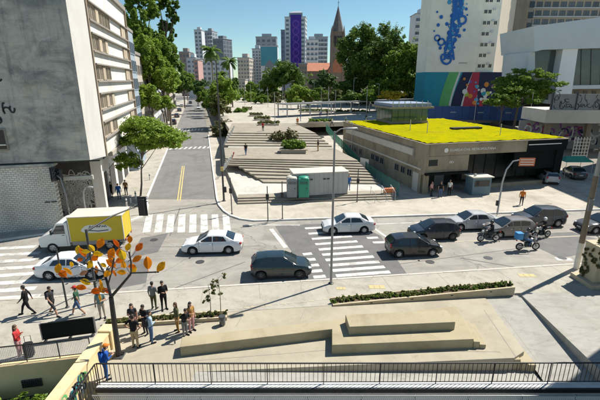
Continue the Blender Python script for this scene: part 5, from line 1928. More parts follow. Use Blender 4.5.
# ================================================================== VEGETATION
def leaves_mesh(name, clumps, leaf, m, seed=0, up=0.5, aspect=1.7):
    """clumps: (centre, radii, count) ; many small leaf faces through each clump's volume"""
    rng = np.random.default_rng(seed)
    V = []
    for c, r, n in clumps:
        k = max(3, n // 16)
        d = rng.normal(size=(k, 3))
        d /= np.linalg.norm(d, axis=1)[:, None]
        rad = rng.uniform(0.15, 1.0, k) ** 0.5
        rad *= rng.normal(1.0, 0.16, k)
        tw = d * rad[:, None] * np.array(r)
        wi = rng.integers(0, k, n)
        p = tw[wi] + rng.normal(size=(n, 3)) * np.array(r) * rng.uniform(.08, .19, k)[wi][:, None]
        d = p / np.maximum(np.linalg.norm(p / np.array(r), axis=1), 1e-3)[:, None] / np.mean(r)
        d /= np.maximum(np.linalg.norm(d, axis=1), 1e-6)[:, None]
        p = p + np.array(c)
        nrm = d * 0.7 + rng.normal(size=(n, 3)) * 0.55 + np.array([0, 0, up])
        nrm /= np.linalg.norm(nrm, axis=1)[:, None]
        t = rng.normal(size=(n, 3))
        a = np.cross(nrm, t)
        a /= np.linalg.norm(a, axis=1)[:, None]
        b = np.cross(nrm, a)
        s = leaf * rng.uniform(.6, 1.35, n)[:, None]
        a = a * s * aspect * .5
        b = b * s * .5
        V.append(np.stack([p - a, p + b * .9 - a * .1, p + a, p - b * .9 - a * .1], axis=1))
    V = np.concatenate(V).reshape(-1, 3)
    nq = len(V) // 4
    me = bpy.data.meshes.new(name)
    me.vertices.add(len(V))
    me.vertices.foreach_set('co', V.ravel())
    me.loops.add(nq * 4)
    me.loops.foreach_set('vertex_index', np.arange(nq * 4))
    me.polygons.add(nq)
    me.polygons.foreach_set('loop_start', np.arange(nq) * 4)
    me.polygons.foreach_set('loop_total', np.full(nq, 4))
    me.materials.append(MATS[m])
    me.update(calc_edges=True)
    return me


def ell_clumps(c, r, n, per, seed=0, cr=.42, flat=.75, low=-.55):
    rnd = random.Random(seed)
    out = []
    g = math.pi * (3 - 5 ** .5)
    for i in range(n):
        z = 1 - (1 - low) * (i + .5) / n
        rr = math.sqrt(max(0, 1 - z * z))
        a = g * i + rnd.uniform(-.5, .5)
        f = rnd.uniform(.5, 1.08) if i % 4 else rnd.uniform(.15, .5)
        k = cr * rnd.uniform(.55, 1.3)
        out.append(((c[0] + r[0] * rr * math.cos(a) * f, c[1] + r[1] * rr * math.sin(a) * f, c[2] + r[2] * z * f), (r[0] * k, r[1] * k, r[2] * k * flat), int(per * rnd.uniform(.7, 1.3))))
    return out


def tree(label, base, clumps, leaf, m, tr=.18, bark='bark', seed=0, group=None, name='tree', limbs=8, lean=(0, 0), up=.5):
    root = thing(name, label, 'tree', base, 0, group)
    loc = [((c[0] - base[0], c[1] - base[1], c[2] - base[2]), r, n) for c, r, n in clumps]
    loc = [(c, r, int(n * 1.5)) for c, r, n in loc]
    place('crown', leaves_mesh('crown', loc, leaf * .82, m, seed, up), root)
    cz = sum(c[2] for c, r, n in loc) / len(loc)
    lowz = min(c[2] for c, r, n in loc)
    cx = sum(c[0] for c, r, n in loc) / len(loc)
    cy = sum(c[1] for c, r, n in loc) / len(loc)
    fork = Vector((cx * .35 + lean[0], cy * .35 + lean[1], max(lowz * .75, cz * .45)))
    topp = Vector((cx * .8, cy * .8, cz))
    b = MB()
    b.tube([(0, 0, -.1), (0.02, 0, .25 * tr), Vector((0, 0, 0)).lerp(fork, .5) + Vector((.06, .04, 0)), fork, topp], [tr * 1.5, tr * 1.1, tr * .9, tr * .75, tr * .3], 8)
    rnd = random.Random(seed)
    for c, r, n in rnd.sample(loc, min(limbs, len(loc))):
        c = Vector(c)
        st = fork.lerp(topp, rnd.uniform(0, .6))
        mid = st.lerp(c, .5) + Vector((0, 0, rnd.uniform(-.1, .25) * (c - st).length * .4))
        b.tube([st, mid, c], [tr * .45, tr * .3, tr * .1], 6)
    b.build('trunk', bark, root, 60)
    return root


# street tree at the corner, layered umbrella crown
tb = at(140.5, 196, P0)


def cl(px, py, dy, rx, ry, rz, n, Y=None):
    Y = (Y if Y is not None else tb.y) + dy
    p = at_y(px, py, Y)
    return ((p.x, p.y, p.z), (rx, ry, rz), n)


tree('bright green street tree with layered crown at the side street corner', tuple(tb), [
    cl(140, 122, 0, 1.7, 1.8, .55, 1500), cl(128, 128, .6, 1.3, 1.4, .5, 900), cl(152, 126, -.5, 1.6, 1.6, .5, 1200), cl(166, 132, .3, 1.7, 1.6, .55, 1300), cl(178, 137, -.2, 1.2, 1.3, .45, 900),
    cl(146, 136, -1.4, 1.6, 1.2, .55, 1200), cl(133, 139, 1.0, 1.5, 1.3, .5, 1000), cl(160, 142, 1.3, 1.4, 1.3, .5, 900), cl(123, 143, -.3, .9, .9, .4, 450), cl(172, 144, 1.2, 1.0, 1.0, .4, 500),
    cl(126, 158, -.6, 1.1, 1.0, .55, 700), cl(134, 163, .5, .9, .9, .45, 500), cl(122, 167, .4, .7, .8, .4, 350), cl(147, 146, .1, 1.2, 1.2, .45, 700)],
    .20, 'leaf_bright', .11, 'bark', 2, name='street_tree', limbs=12)
# trees behind the banded tower
GT = 'trees along the side street'
def far_tree(label, px, py, rx, rz, Y, m, n, per, leaf, seed, base_z=P0, tr=.3, group=GT, bark='bark', flat=.75, cr=.42, low=-.55, bpx=None):
    c = at_y(px, py, Y)
    k = Y / 417.0
    base = (at_y(bpx, 80, Y).x if bpx else c.x, Y, base_z)
    return tree(label, base, ell_clumps(tuple(c), (rx * k, rx * k, rz * k), n, per, seed, cr, flat, low), leaf, m, tr, bark, seed, group)


def tall_tree(label, spots, Y, m, leaf, seed, bpx, tr):
    """tree described by its main foliage masses (px, py, half width, half height)"""
    k = Y / 417.0
    cl_ = []
    for q, (px, py, rx, rz, n) in enumerate(spots):
        c = at_y(px, py, Y + ((q * 37) % 7 - 3) * .6)
        cl_ += ell_clumps(tuple(c), (rx * k, rx * k * .9, rz * k), n, 260, seed + q, .40, .8, -.8)
    return tree(label, (at_y(bpx, 80, Y).x, Y, P0), cl_, leaf, m, tr, 'bark', seed, GT, limbs=14)


tall_tree('very tall green tree rising above the banded tower', [(137, 30, 11, 12, 9), (150, 12, 10, 11, 9), (143, -6, 12, 12, 8), (154, 36, 9, 11, 9), (130, 8, 9, 12, 7), (146, 52, 9, 9, 8)], 118, 'leaf_mid', .5, 4, 146, .5)
tall_tree('tall drooping dark evergreen right of the tallest tree', [(163, 2, 8, 9, 8), (171, 14, 6, 9, 7), (165, 26, 7, 9, 8), (172, 33, 4, 7, 5), (160, 42, 7, 9, 8), (176, 4, 4, 6, 4)], 128, 'leaf_dark', .5, 5, 165, .4)
far_tree('full mid-green tree close behind the glazed block', 147, 62, 17, 24, 88, 'leaf_bright', 46, 400, .34, 6, tr=.3, cr=.32, low=-.8)
far_tree('broad bright green tree over the parked cars', 160, 80, 18, 18, 92, 'leaf_bright', 44, 400, .34, 7, tr=.22, bpx=163, cr=.32, low=-.7)
far_tree('dark green tree above the parked cars', 165, 58, 14, 22, 112, 'leaf_mid', 40, 360, .42, 8, tr=.3, cr=.32, low=-.8)
far_tree('low green tree beside the glazed block at the kerb', 146, 98, 15, 14, 76, 'leaf_bright', 34, 320, .28, 9, tr=.18, bpx=150, cr=.32, low=-.8)
far_tree('small bright tree beyond the first side street crossing', 160, 103, 13, 10, 85, 'leaf_bright', 28, 280, .28, 10, tr=.14, bpx=162, cr=.34, low=-.7)
far_tree('shady tree filling the gap above the glazed block', 138, 38, 12, 26, 100, 'leaf_mid', 34, 340, .42, 11, tr=.3, cr=.32, low=-.8)
far_tree('dark tree at the bend of the side street', 183, 85, 10, 10, 190, 'leaf_dark', 16, 260, .8, 12, tr=.3)
far_tree('dark round tree under the palms', 197, 88, 10, 9, 210, 'leaf_deep', 16, 260, .8, 13, tr=.3)
far_tree('olive tree behind the palms at the street end', 186, 78, 8, 7, 260, 'leaf_mid', 12, 240, 1.0, 14, tr=.3)

# palms


def palm(label, px, py, Y, cr_px, base_z, seed, group='palm trees beside the plaza'):
    c = at_y(px, py, Y)
    R_ = cr_px * Y / 417.0
    root = thing('palm_tree', label, 'tree', (c.x, Y, base_z), 0, group)
    Hc = c.z - base_z
    MB().tube([(0, 0, 0), (.15, .1, Hc * .3), (.1, 0, Hc * .7), (0, 0, Hc)], [.42, .33, .27, .25], 9).build('trunk', 'bark_pale', root, 60)
    rnd = random.Random(seed)
    rng = np.random.default_rng(seed)
    V = []
    for f in range(34):
        a = rnd.uniform(0, 6.283)
        e0 = rnd.uniform(-.5, 1.2)
        L = R_ * rnd.uniform(.8, 1.1)
        p = Vector((0, 0, Hc))
        d = Vector((math.cos(a) * math.cos(e0), math.sin(a) * math.cos(e0), math.sin(e0)))
        N = 9
        for s in range(N):
            q = p + d * (L / N)
            side = d.cross(Vector((0, 0, 1))).normalized()
            wl = L * .20 * math.sin(math.pi * (s + .9) / (N + .8))
            for sgn in (-1, 1):
                for h in range(2):
                    pp = p.lerp(q, .5 * h)
                    tip = pp + side * sgn * wl + d * wl * .5 - Vector((0, 0, wl * .45))
                    w2 = d * L * .035
                    V += [tuple(pp - w2), tuple(pp + w2), tuple(tip + w2 * .5), tuple(tip - w2 * .5)]
            p = q
            d = (d + Vector((0, 0, -.22))).normalized()
    b = MB()
    b.v = V
    b.f = [(4 * i, 4 * i + 1, 4 * i + 2, 4 * i + 3) for i in range(len(V) // 4)]
    b.m = [0] * len(b.f)
    b.build('crown', 'leaf_dark', root, recalc=False)


palm('tallest palm, left of the pair at the plaza edge', 211, 52, 160, 13, 0, 1)
palm('shorter palm right of the tallest', 229, 62, 165, 11, 0, 2)
palm('low palm between the two taller ones', 221, 75, 150, 9, 0, 3)
GB = 'trees at the plaza edge'
far_tree('tall bushy green tree beside the street lamp at the plaza edge', 222, 97, 12, 19, 112, 'leaf_bright', 24, 330, .4, 20, base_z=.1, tr=.25, group=GB)
far_tree('olive creeper-covered tree at the plaza wall', 219, 108, 9, 12, 105, 'leaf_olive', 18, 280, .4, 21, base_z=.1, tr=.2, group=GB)
far_tree('loose dark tree behind the olive one', 232, 92, 8, 14, 150, 'leaf_dark', 16, 260, .6, 22, base_z=L3, tr=.25, group=GB)
GPZ = 'trees on the upper plaza'
far_tree('bright yellow-green young tree in the middle of the plaza', 298, 95, 11, 11, 140, 'leaf_bright', 18, 300, .5, 23, base_z=L3, tr=.2, group=GPZ)
far_tree('small round bush tree on the pale plaza', 240, 112, 7, 4.5, 125, 'leaf_mid', 10, 200, .4, 24, base_z=L3, tr=.12, group=GPZ)
far_tree('small olive tree right of the yellow-green one', 309, 100, 6, 7, 145, 'leaf_olive', 10, 200, .5, 25, base_z=L3, tr=.12, group=GPZ)
far_tree('dark round tree below the purple tower', 284, 78, 17, 15, 215, 'leaf_dark', 24, 330, .9, 26, base_z=L3, tr=.4, group=GPZ)
far_tree('dark tree left of the purple tower foot', 268, 85, 10, 10, 225, 'leaf_mid', 14, 240, .9, 27, base_z=L3, tr=.3, group=GPZ)
far_tree('mid-green tree at the far end of the plaza', 252, 88, 9, 7, 235, 'leaf_mid', 12, 220, .9, 28, base_z=L3, tr=.3, group=GPZ)
far_tree('huge domed fig tree right of the church', 370, 66, 32, 38, 165, 'leaf_dark', 110, 560, .58, 29, base_z=L3, tr=.8, group=GPZ, low=-.85, cr=.24)
far_tree('broad dark tree between the fig and the mural tower', 407, 72, 23, 28, 150, 'leaf_mid', 80, 460, .52, 30, base_z=L3, tr=.5, group=GPZ, low=-.9, cr=.26)
far_tree('dark tree in front of the church walls', 325, 84, 14, 12, 185, 'leaf_deep', 18, 300, .8, 31, base_z=L3, tr=.3, group=GPZ)
far_tree('low dark tree left of the fig trunk', 347, 90, 12, 9, 160, 'leaf_dark', 14, 260, .7, 32, base_z=L3, tr=.3, group=GPZ)
far_tree('low mid-green tree below the fig', 383, 90, 15, 10, 148, 'leaf_mid', 16, 280, .65, 33, base_z=L3, tr=.3, group=GPZ)
far_tree('yellow flowering shrub tree beside the penthouse', 391, 95.5, 11, 5, 112, 'leaf_yellow', 12, 300, .35, 34, base_z=L3, tr=.14, group=GPZ)
far_tree('spreading olive-green tree in front of the blue hoarding', 524, 90, 30, 18, 92, 'leaf_mid', 60, 380, .30, 35, base_z=.2, tr=.3, group=GPZ, bark='bark', bpx=520, flat=.6, cr=.28)
far_tree('green bush tree left of the spreading olive tree', 503, 102, 14, 8, 88, 'leaf_mid', 14, 300, .36, 36, base_z=.2, tr=.14, group=GPZ)


for i, (px, py, rx, rz, Y, m, lb) in enumerate([
    (318, 96, 10, 8, 138, 'leaf_mid', 'small spreading tree shading the plaza before the church'), (334, 97, 10, 7, 132, 'leaf_olive', 'olive tree shading the middle beds of the plaza'), (352, 98, 11, 7, 128, 'leaf_dark', 'dark low tree shading the plaza left of the penthouse'),
    (368, 97, 10, 7, 122, 'leaf_mid', 'low tree directly left of the penthouse'), (261, 100, 8, 6, 170, 'leaf_mid', 'small tree at the left side of the far plaza'), (275, 98, 8, 6, 180, 'leaf_olive', 'small olive tree beyond the left beds'), (248, 98, 7, 6, 185, 'leaf_bright', 'small bright tree at the far left of the plaza'), (425, 96, 9, 8, 128, 'leaf_mid', 'tree at the left end of the blue hoarding'), (205, 97, 8, 9, 175, 'leaf_mid', 'street tree right of the far side street'), (209, 104, 7, 8, 140, 'leaf_dark', 'dark street tree at the bend beside the plaza edge')]):
    far_tree(lb, px, py, rx, rz, Y, m, 20, 240, .45, 140 + i, base_z=L3 if px > 215 else .1, tr=.13, group=GPZ, cr=.36)


# low pergola across the back of the plaza; dark roof stands in for shade
pg0, pg1 = at(286, 117.5, L3), at(446, 108, L3)
pgl = thing('pergola', 'long low pergola, its dark roof standing in for a band of shade, across the back of the upper plaza', 'pergola', (pg0.x, pg0.y, L3), math.atan2(pg1.y - pg0.y, pg1.x - pg0.x))
PGL = (Vector(xy(pg1)) - Vector(xy(pg0))).length
mat('pergola_roof_shade', (.13, .135, .14), .8, (.18, .18, .18), .6)
for i in range(9):
    MB().box(PGL * i / 9 + .1, PGL * (i + 1) / 9 - .1, 0, 5.5, 3.2, 3.4).build('roof_panel', 'pergola_roof_shade', pgl)
    for y in (.4, 5.0):
        MB().box(PGL * i / 9 + .6, PGL * i / 9 + .85, y, y + .25, 0, 3.2).build('post', 'galvanised', pgl)
MB().box(0, PGL, -.06, -.001, 3.15, 3.5).build('fascia', 'station_pale', pgl)


def hedge(label, c0, c1, wd, h, z, m, leaf, dens, seed, name='hedge', group=None):
    """clipped hedge between two ground points"""
    a, b = Vector(c0), Vector(c1)
    L = (b - a).length
    n = max(2, int(L / (wd * .8)))
    rnd = random.Random(seed)
    cls = []
    for i in range(n):
        p = a.lerp(b, (i + .5) / n)
        cls.append(((p.x - a.x, p.y - a.y, h * .5 + rnd.uniform(-.06, .06) * h), (L / n * .75, wd * .6, h * .55 * rnd.uniform(.85, 1.15)), dens))
    root = thing(name, label, 'hedge', (a.x, a.y, z), 0, group)
    place('foliage', leaves_mesh('foliage', cls, leaf, m, seed), root)
    bb = MB()
    for i in range(n):
        c = cls[i][0]
        bb.tube([(c[0], c[1], 0), (c[0], c[1], h * .6)], .04, 5)
    bb.build('stems', 'bark', root)
    return root


GH = 'hedges and planted beds'
mat('planter_stone', (.42, .37, .30), .9, (.5, .45, .37), 1.2)
hedge('olive ivy hedge hanging on the plaza retaining wall by the street', at(215.5, 137, .1), at(231, 134, .1), 2.2, 3.1, .1, 'leaf_dry', .35, 900, 51, group=GH)
hedge('clipped dry hedge block between the two stair flights', at(274, 143, L2), at(296, 142.5, L2), 1.8, 2.0, L2, 'leaf_dry', .28, 900, 52, group=GH)
hedge('long dark hedge along the back of the upper plaza', at_y(300, 100, 200), at_y(352, 97, 190), 4, 4.2, L3, 'leaf_dark', .8, 500, 53, group=GH)
hedge('dark hedge below the broad tree behind the penthouse', at_y(352, 97, 172), at_y(428, 98, 150), 4, 4.5, L3, 'leaf_deep', .8, 450, 54, group=GH)
hedge('dense shrubs filling the far end of the plaza left of the trees', at_y(228, 94, 240), at_y(300, 96, 215), 5, 4, L3, 'leaf_mid', .9, 360, 55, group=GH)
# raised beds on the upper plaza
for i, (x0, x1, y, lb, gm) in enumerate([(249, 262, 116.5, 'first low bed left on the upper plaza', 'leaf_olive'), (254, 270, 120.5, 'second low bed on the upper plaza', 'leaf_olive'), (258, 279, 125.5, 'nearest long low bed on the upper plaza', 'leaf_olive'), (308, 333, 123.5, 'low bed by the head of the fence stairs', 'leaf_mid'), (242, 252, 110, 'far low bed behind the bush tree', 'leaf_dry'), (300, 330, 112.5, 'shaded long bed in the middle of the plaza', 'leaf_dark'), (335, 366, 113, 'shaded long bed left of the penthouse', 'leaf_dark')]):
    a, b = at(x0, y, L3), at(x1, y, L3)
    pb_ = thing('planting_bed', lb, 'planter', (a.x, a.y, L3), 0, GH)
    wdt = b.x - a.x
    MB().box(0, wdt, 0, 2.4, 0, .38).build('stone_edge', 'planter_stone', pb_)
    place('plants', leaves_mesh('plants', [((wdt * (q + .5) / 5, 1.2, .6), (wdt / 8, 1.0, .35), 170) for q in range(5)], .3, gm, 60 + i), pb_)
# bench planter on the middle terrace
a, b = at(281, 153.5, L2), at(306, 152, L2)
bp_ = thing('bench_planter', 'stone bench planter with a dark green shrub on the middle terrace', 'planter', (a.x, a.y, L2), 0)
wdt = b.x - a.x
MB().bbox(0, wdt, 0, 2.2, .0, .5, .04).build('stone_edge', 'planter_stone', bp_)
MB().bbox(-.25, wdt + .25, -.25, 2.45, .5, .6, .03).build('bench_top', 'stair_stone', bp_)
place('shrub', leaves_mesh('shrub', [((wdt * q, 1.1, 1.15), (.85, .8, .65), 600) for q in (.25, .42, .6, .78)], .24, 'leaf_mid', 71), bp_)

# near pavement planters
plm = thing('long_planter', 'long wedge planter with dry plants beside the terraces', 'planter')
q = [at(333, 306.5, P0), at(514, 295, P0)]
d = (q[1] - q[0]).normalized()
nn = Vector((-d.y, d.x, 0))
wdp = .75
hL, hR = .10, .52
a, b = q
MB().prism([xy(a), xy(b), xy(b + nn * .12), xy(a + nn * .12)], [P0 - .02] * 4, [P0 + hL, P0 + hR, P0 + hR, P0 + hL]).build('front_wall', 'planter_cream', plm)
MB().prism([xy(a + nn * wdp), xy(b + nn * wdp), xy(b + nn * (wdp + .1)), xy(a + nn * (wdp + .1))], [P0 - .02] * 4, [P0 + hL, P0 + hR, P0 + hR, P0 + hL]).build('back_wall', 'planter_cream', plm)
MB().prism([xy(b - d * .12 + nn * .121), xy(b + nn * .121), xy(b + nn * (wdp - .001)), xy(b - d * .12 + nn * (wdp - .001))], P0 - .02, P0 + hR).build('end_wall', 'planter_cream', plm)
MB().prism([xy(a + nn * .121), xy(b - d * .121 + nn * .121), xy(b - d * .121 + nn * (wdp - .001)), xy(a + nn * (wdp - .001))], [P0 - .02] * 4, [P0 + hL - .03, P0 + hR - .06, P0 + hR - .06, P0 + hL - .03]).build('soil', 'soil', plm)
rnd = random.Random(4)
cls = []
for i in range(130):
    t = (i + .5) / 130
    p = a.lerp(b, t) + nn * rnd.uniform(.25, .6)
    cls.append(((p.x, p.y, P0 + hL + (hR - hL) * t + .05), (.14, .14, .10 + rnd.uniform(0, .06)), 60))
place('plants', leaves_mesh('plants', cls, .075, 'leaf_olive', 81), plm)
place('plants', leaves_mesh('plants', cls[::2], .07, 'leaf_mid', 82), plm)
for i in range(4):
    p = a.lerp(b, .2 + .22 * i) - nn * .003
    MB().box(p.x - .1, p.x + .1, p.y - .004, p.y + .02, P0 + .05 + .08 * i, P0 + .1 + .08 * i).build('drain_slot', 'void_dark', plm)

sp_ = thing('low_planter', 'low cream planter with two saplings behind the standing group', 'planter')
q = [at(104, 329, P0), at(227, 320.5, P0)]
d = (q[1] - q[0]).normalized()
nn = Vector((-d.y, d.x, 0))
a, b = q
for nm, o0, o1 in (('front_wall', 0, .1), ('back_wall', .62, .72)):
    MB().prism([xy(a + nn * o0), xy(b + nn * o0), xy(b + nn * o1), xy(a + nn * o1)], P0 - .02, P0 + .2).build(nm, 'planter_cream', sp_)
MB().prism([xy(b - d * .1 + nn * .101), xy(b + nn * .101), xy(b + nn * .619), xy(b - d * .1 + nn * .619)], P0 - .02, P0 + .2).build('end_wall', 'planter_cream', sp_)
MB().prism([xy(a + nn * .101), xy(b - d * .101 + nn * .101), xy(b - d * .101 + nn * .619), xy(a + nn * .619)], P0 - .02, P0 + .16).build('soil', 'soil', sp_)
cls = []
for i in range(80):
    p = a.lerp(b, (i + .5) / 80) + nn * rnd.uniform(.2, .5)
    cls.append(((p.x, p.y, P0 + .24), (.12, .12, .10), 60))
place('plants', leaves_mesh('plants', cls, .075, 'leaf_olive', 83), sp_)


def sapling(label, px, py, h, seed):
    p = at(px, py, P0) + Vector((0, 0, .14))
    root = thing('sapling', label, 'tree', tuple(p), 0, 'saplings in the low planter')
    rnd = random.Random(seed)
    b = MB().tube([(0, 0, 0), (.03, .02, h * .5), (-.03, 0, h)], [.025, .02, .01], 6)
    cls = []
    for i in range(7):
        t = .45 + .55 * i / 6
        a = rnd.uniform(0, 6.28)
        e = Vector((math.cos(a) * .28, math.sin(a) * .28, h * t + .15))
        b.tube([(0, 0, h * t - .05), tuple(e)], .008, 5)
        cls.append((tuple(e), (.16, .16, .12), 26))
    b.build('trunk', 'bark_pale', root)
    place('crown', leaves_mesh('crown', cls, .10, 'leaf_olive', seed), root)


sapling('taller thin sapling at the right end of the low planter', 221, 317.5, 2.3, 3)
sapling('shorter thin sapling beside the taller one', 211, 318, 1.9, 5)

# sunken garden plants at lower left
rnd = random.Random(14)
for i in range(9):
    x = -13.6 + .5 * i + rnd.uniform(-.15, .15)
    y = 14.1 + rnd.uniform(-.5, .5) + .05 * i
    root = thing('garden_plant', ['leafy garden plant below the retaining wall', ''][0] + ', ' + ['farthest left', 'second from the picture edge', 'third from the picture edge', 'fourth from the picture edge', 'fifth, below the wall vent', 'sixth, right of the wall vent', 'seventh along', 'eighth, near the parapet', 'last, against the parapet'][i], 'plant', (x, y, -1.56), 0, 'plants in the sunken garden')
    hh = rnd.uniform(.5, .9)
    place('foliage', leaves_mesh('foliage', [((rnd.uniform(-.2, .2), rnd.uniform(-.2, .2), hh * .6), (.38, .38, hh * .45), 260), ((rnd.uniform(-.3, .3), rnd.uniform(-.3, .3), hh * .4), (.35, .35, hh * .35), 200)], .15, 'leaf_mid' if i % 3 else 'leaf_bright', 90 + i, up=.8), root)
    b = MB()
    for k in range(4):
        b.tube([(0, 0, 0), (rnd.uniform(-.25, .25), rnd.uniform(-.25, .25), hh * .7)], .012, 5)
    b.build('stems', 'bark', root)
gc = leaves_mesh('ground_cover', [((-13.8 + .42 * i, 13.6 + .5 * (i % 3), -1.5), (.5, .5, .14), 190) for i in range(11)], .12, 'leaf_mid', 99)
go = place('ground_cover', gc)
tag(go, 'low green ground cover in the sunken garden', 'plants', kind='stuff')

# tall ivy planter at the right edge
iv = thing('ivy_planter', 'tall cream planter wall overgrown with dry ivy at the right edge', 'planter', (18.25, 22.35, P0), R(4))
MB().box(-.35, 6, -.35, 1.5, 0, .28).build('plinth', 'planter_cream', iv)
MB().box(0, 6, 0, 1.2, .281, 2.55).build('wall', 'planter_cream', iv)
MB().box(-.05, 6.05, -.05, 1.25, 2.55, 2.66).build('coping', 'planter_cream', iv)
cls = []
for i in range(80):
    cls.append(((rnd.uniform(-.02, 4), -.06, rnd.uniform(.5, 2.5)), (.18, .05, .3), 55))
for i in range(12):
    cls.append(((-.06, rnd.uniform(0, 1.2), rnd.uniform(.5, 2.5)), (.05, .18, .3), 55))
place('ivy', leaves_mesh('ivy', cls, .10, 'leaf_dry', 101, up=.1), iv)
place('plants', leaves_mesh('plants', [((.5 + .6 * i, .6, 2.8), (.4, .4, .2), 120) for i in range(8)], .13, 'leaf_olive', 102), iv)

# ================================================================== STREET FURNITURE
# --- leaf sculpture
for nm, c in dict(leaf_orange=(.90, .36, .015), leaf_amber=(.92, .52, .015), leaf_gold=(.92, .66, .03), leaf_rust=(.84, .24, .012), leaf_cream=(.75, .45, .28)).items():
    leafmat('sheet_' + nm, c, tuple(v * .85 for v in c), .35, .5)
sb0 = at(119, 356, P0)
scu = thing('leaf_sculpture', 'black steel tree sculpture with orange and yellow sheet leaves', 'sculpture', tuple(sb0))


def onto(px, py, dy=0.0):
    p = at_y(px, py, sb0.y + dy)
    return p - sb0


fork = onto(111, 297)
MB().tube([(0, 0, -.02), tuple(fork * .5 + Vector((-.01, 0, 0))), tuple(fork)], [.13, .115, .10], 10).build('trunk', 'black_metal', scu, 50)
MB().bbox(-.25, .25, -.25, .25, -.02, .05, .02).build('base_plate', 'dark_metal', scu)
br = [[fork, onto(108, 285, .1), onto(104, 272, .3), onto(98, 262, .5)],
      [fork, onto(119, 288, -.1), onto(130, 275, -.2), onto(131, 273, -.2)],
      [onto(131, 273, -.2), onto(145, 272.5, -.1), onto(159, 272, 0)],
      [onto(131, 273, -.2), onto(131, 262, -.3), onto(129, 252, -.4)],
      [onto(108, 285, .1), onto(112, 270, -.3), onto(114, 258, -.6)],
      [onto(104, 272, .3), onto(93, 268, .2), onto(84, 262, .0)],
      [onto(106, 279, .2), onto(95, 281, -.3), onto(88, 282, -.5)]]
for i, p in enumerate(br):
    MB().tube([tuple(q) for q in p], [.07, .06, .05, .045][:len(p)] if i < 2 else .035, 8).build('branch', 'black_metal', scu, 50)
LM = {}


def sheet_leaf(m):
    if m not in LM:
        b = MB()
        N = 8
        for sgn in (-1, 1):
            for z in (0,):
                pass
        L_, R_, M_ = [], [], []
        for k in range(N + 1):
            t = k / N
            w_ = .165 * math.sin(math.pi * min(1, t * .93 + .07)) ** .8
            zc = .05 * math.sin(math.pi * t)
            L_.append((-w_, 0.035 + zc * .3, t * .52))
            R_.append((w_, 0.035 + zc * .3, t * .52))
            M_.append((0, -.0 + zc * .3, t * .52))
        for k in range(N):
            b.face([L_[k], M_[k], M_[k + 1], L_[k + 1]])
            b.face([M_[k], R_[k], R_[k + 1], M_[k + 1]])
        n0 = len(b.v)
        b2 = [(x, y + .012, z) for x, y, z in b.v]
        f2 = [tuple(reversed(f)) for f in b.f]
        b.add(b2, f2)
        b.tube([(0, .01, -.12), (0, .01, .02)], .012, 5)
        LM[m] = b.mesh('leaf', m, 40, recalc=False)
    return LM[m]


random.seed(77)
lv = [(66, 272, 'leaf_rust', 1.1, -30), (57, 268, 'leaf_amber', 1.0, 20), (77, 249, 'leaf_gold', .9, 10), (85, 252, 'leaf_orange', 1.1, -20), (87, 263, 'leaf_gold', 1.1, 40), (91, 255, 'leaf_orange', 1.0, 60), (94, 246, 'leaf_gold', .8, -30), (98, 243, 'leaf_orange', 1.1, 30),
      (96, 268, 'leaf_orange', .8, 0), (90, 279, 'leaf_gold', 1.1, -70), (91, 288, 'leaf_rust', 1.15, 70), (101, 284, 'leaf_amber', 1.0, -10), (104, 288, 'leaf_orange', .9, -25), (80, 270, 'leaf_cream', .8, 80), (110, 253, 'leaf_orange', 1.1, 20), (115, 262, 'leaf_orange', 1.2, -50),
      (119, 252, 'leaf_orange', 1.0, 10), (118, 242, 'leaf_rust', .9, -20), (121, 262, 'leaf_amber', 1.1, 50), (124, 255, 'leaf_gold', 1.1, -10), (127, 246, 'leaf_gold', .9, 20), (128, 262, 'leaf_orange', .9, 80), (133, 257, 'leaf_orange', 1.0, 60), (136, 246, 'leaf_rust', 1.0, 40),
      (112, 267, 'leaf_orange', 1.0, 90), (106, 262, 'leaf_gold', .7, -60), (148, 264, 'leaf_orange', 1.3, -5), (157, 266, 'leaf_amber', 1.2, 35), (100, 296, 'leaf_amber', .7, -20), (126, 268, 'leaf_amber', .9, -80), (71, 262, 'leaf_gold', .7, 20), (130, 238, 'leaf_orange', .8, 5)]
for a_ in list(lv)[::3]:
    if a_[0] < 140:
        lv.append((a_[0] + random.uniform(-9, 9), a_[1] + random.uniform(-7, 7), random.choice(['leaf_orange', 'leaf_amber', 'leaf_orange', 'leaf_rust', 'leaf_gold']), a_[3] * .95, random.uniform(-90, 90)))
for i, (px, py, m, s, rot) in enumerate(lv):
    dy = random.uniform(-.7, .6) if px < 140 else -.05
    p = onto(px, py + 5, dy)
    o = place('leaf', sheet_leaf('sheet_' + m), scu, tuple(p), 0, (s * .84,) * 3)
    o.rotation_euler = (random.uniform(-.5, .35), R(rot), random.uniform(-.6, .6))
    st_ = o.rotation_euler.to_matrix() @ Vector((0, .01, -.12)) * (s * .84) + Vector(p)
    bq = min((q.lerp(r, t) for pth in br for q, r in zip(pth[:-1], pth[1:]) for t in (0, .25, .5, .75, 1)), key=lambda v: (v - st_).length + .3 * max(0, v.z - st_.z))
    MB().tube([tuple(bq), tuple(bq.lerp(st_, .5) + Vector((0, 0, -.04))), tuple(st_)], [.014, .011, .009], 5).build('twig', 'black_metal', scu)

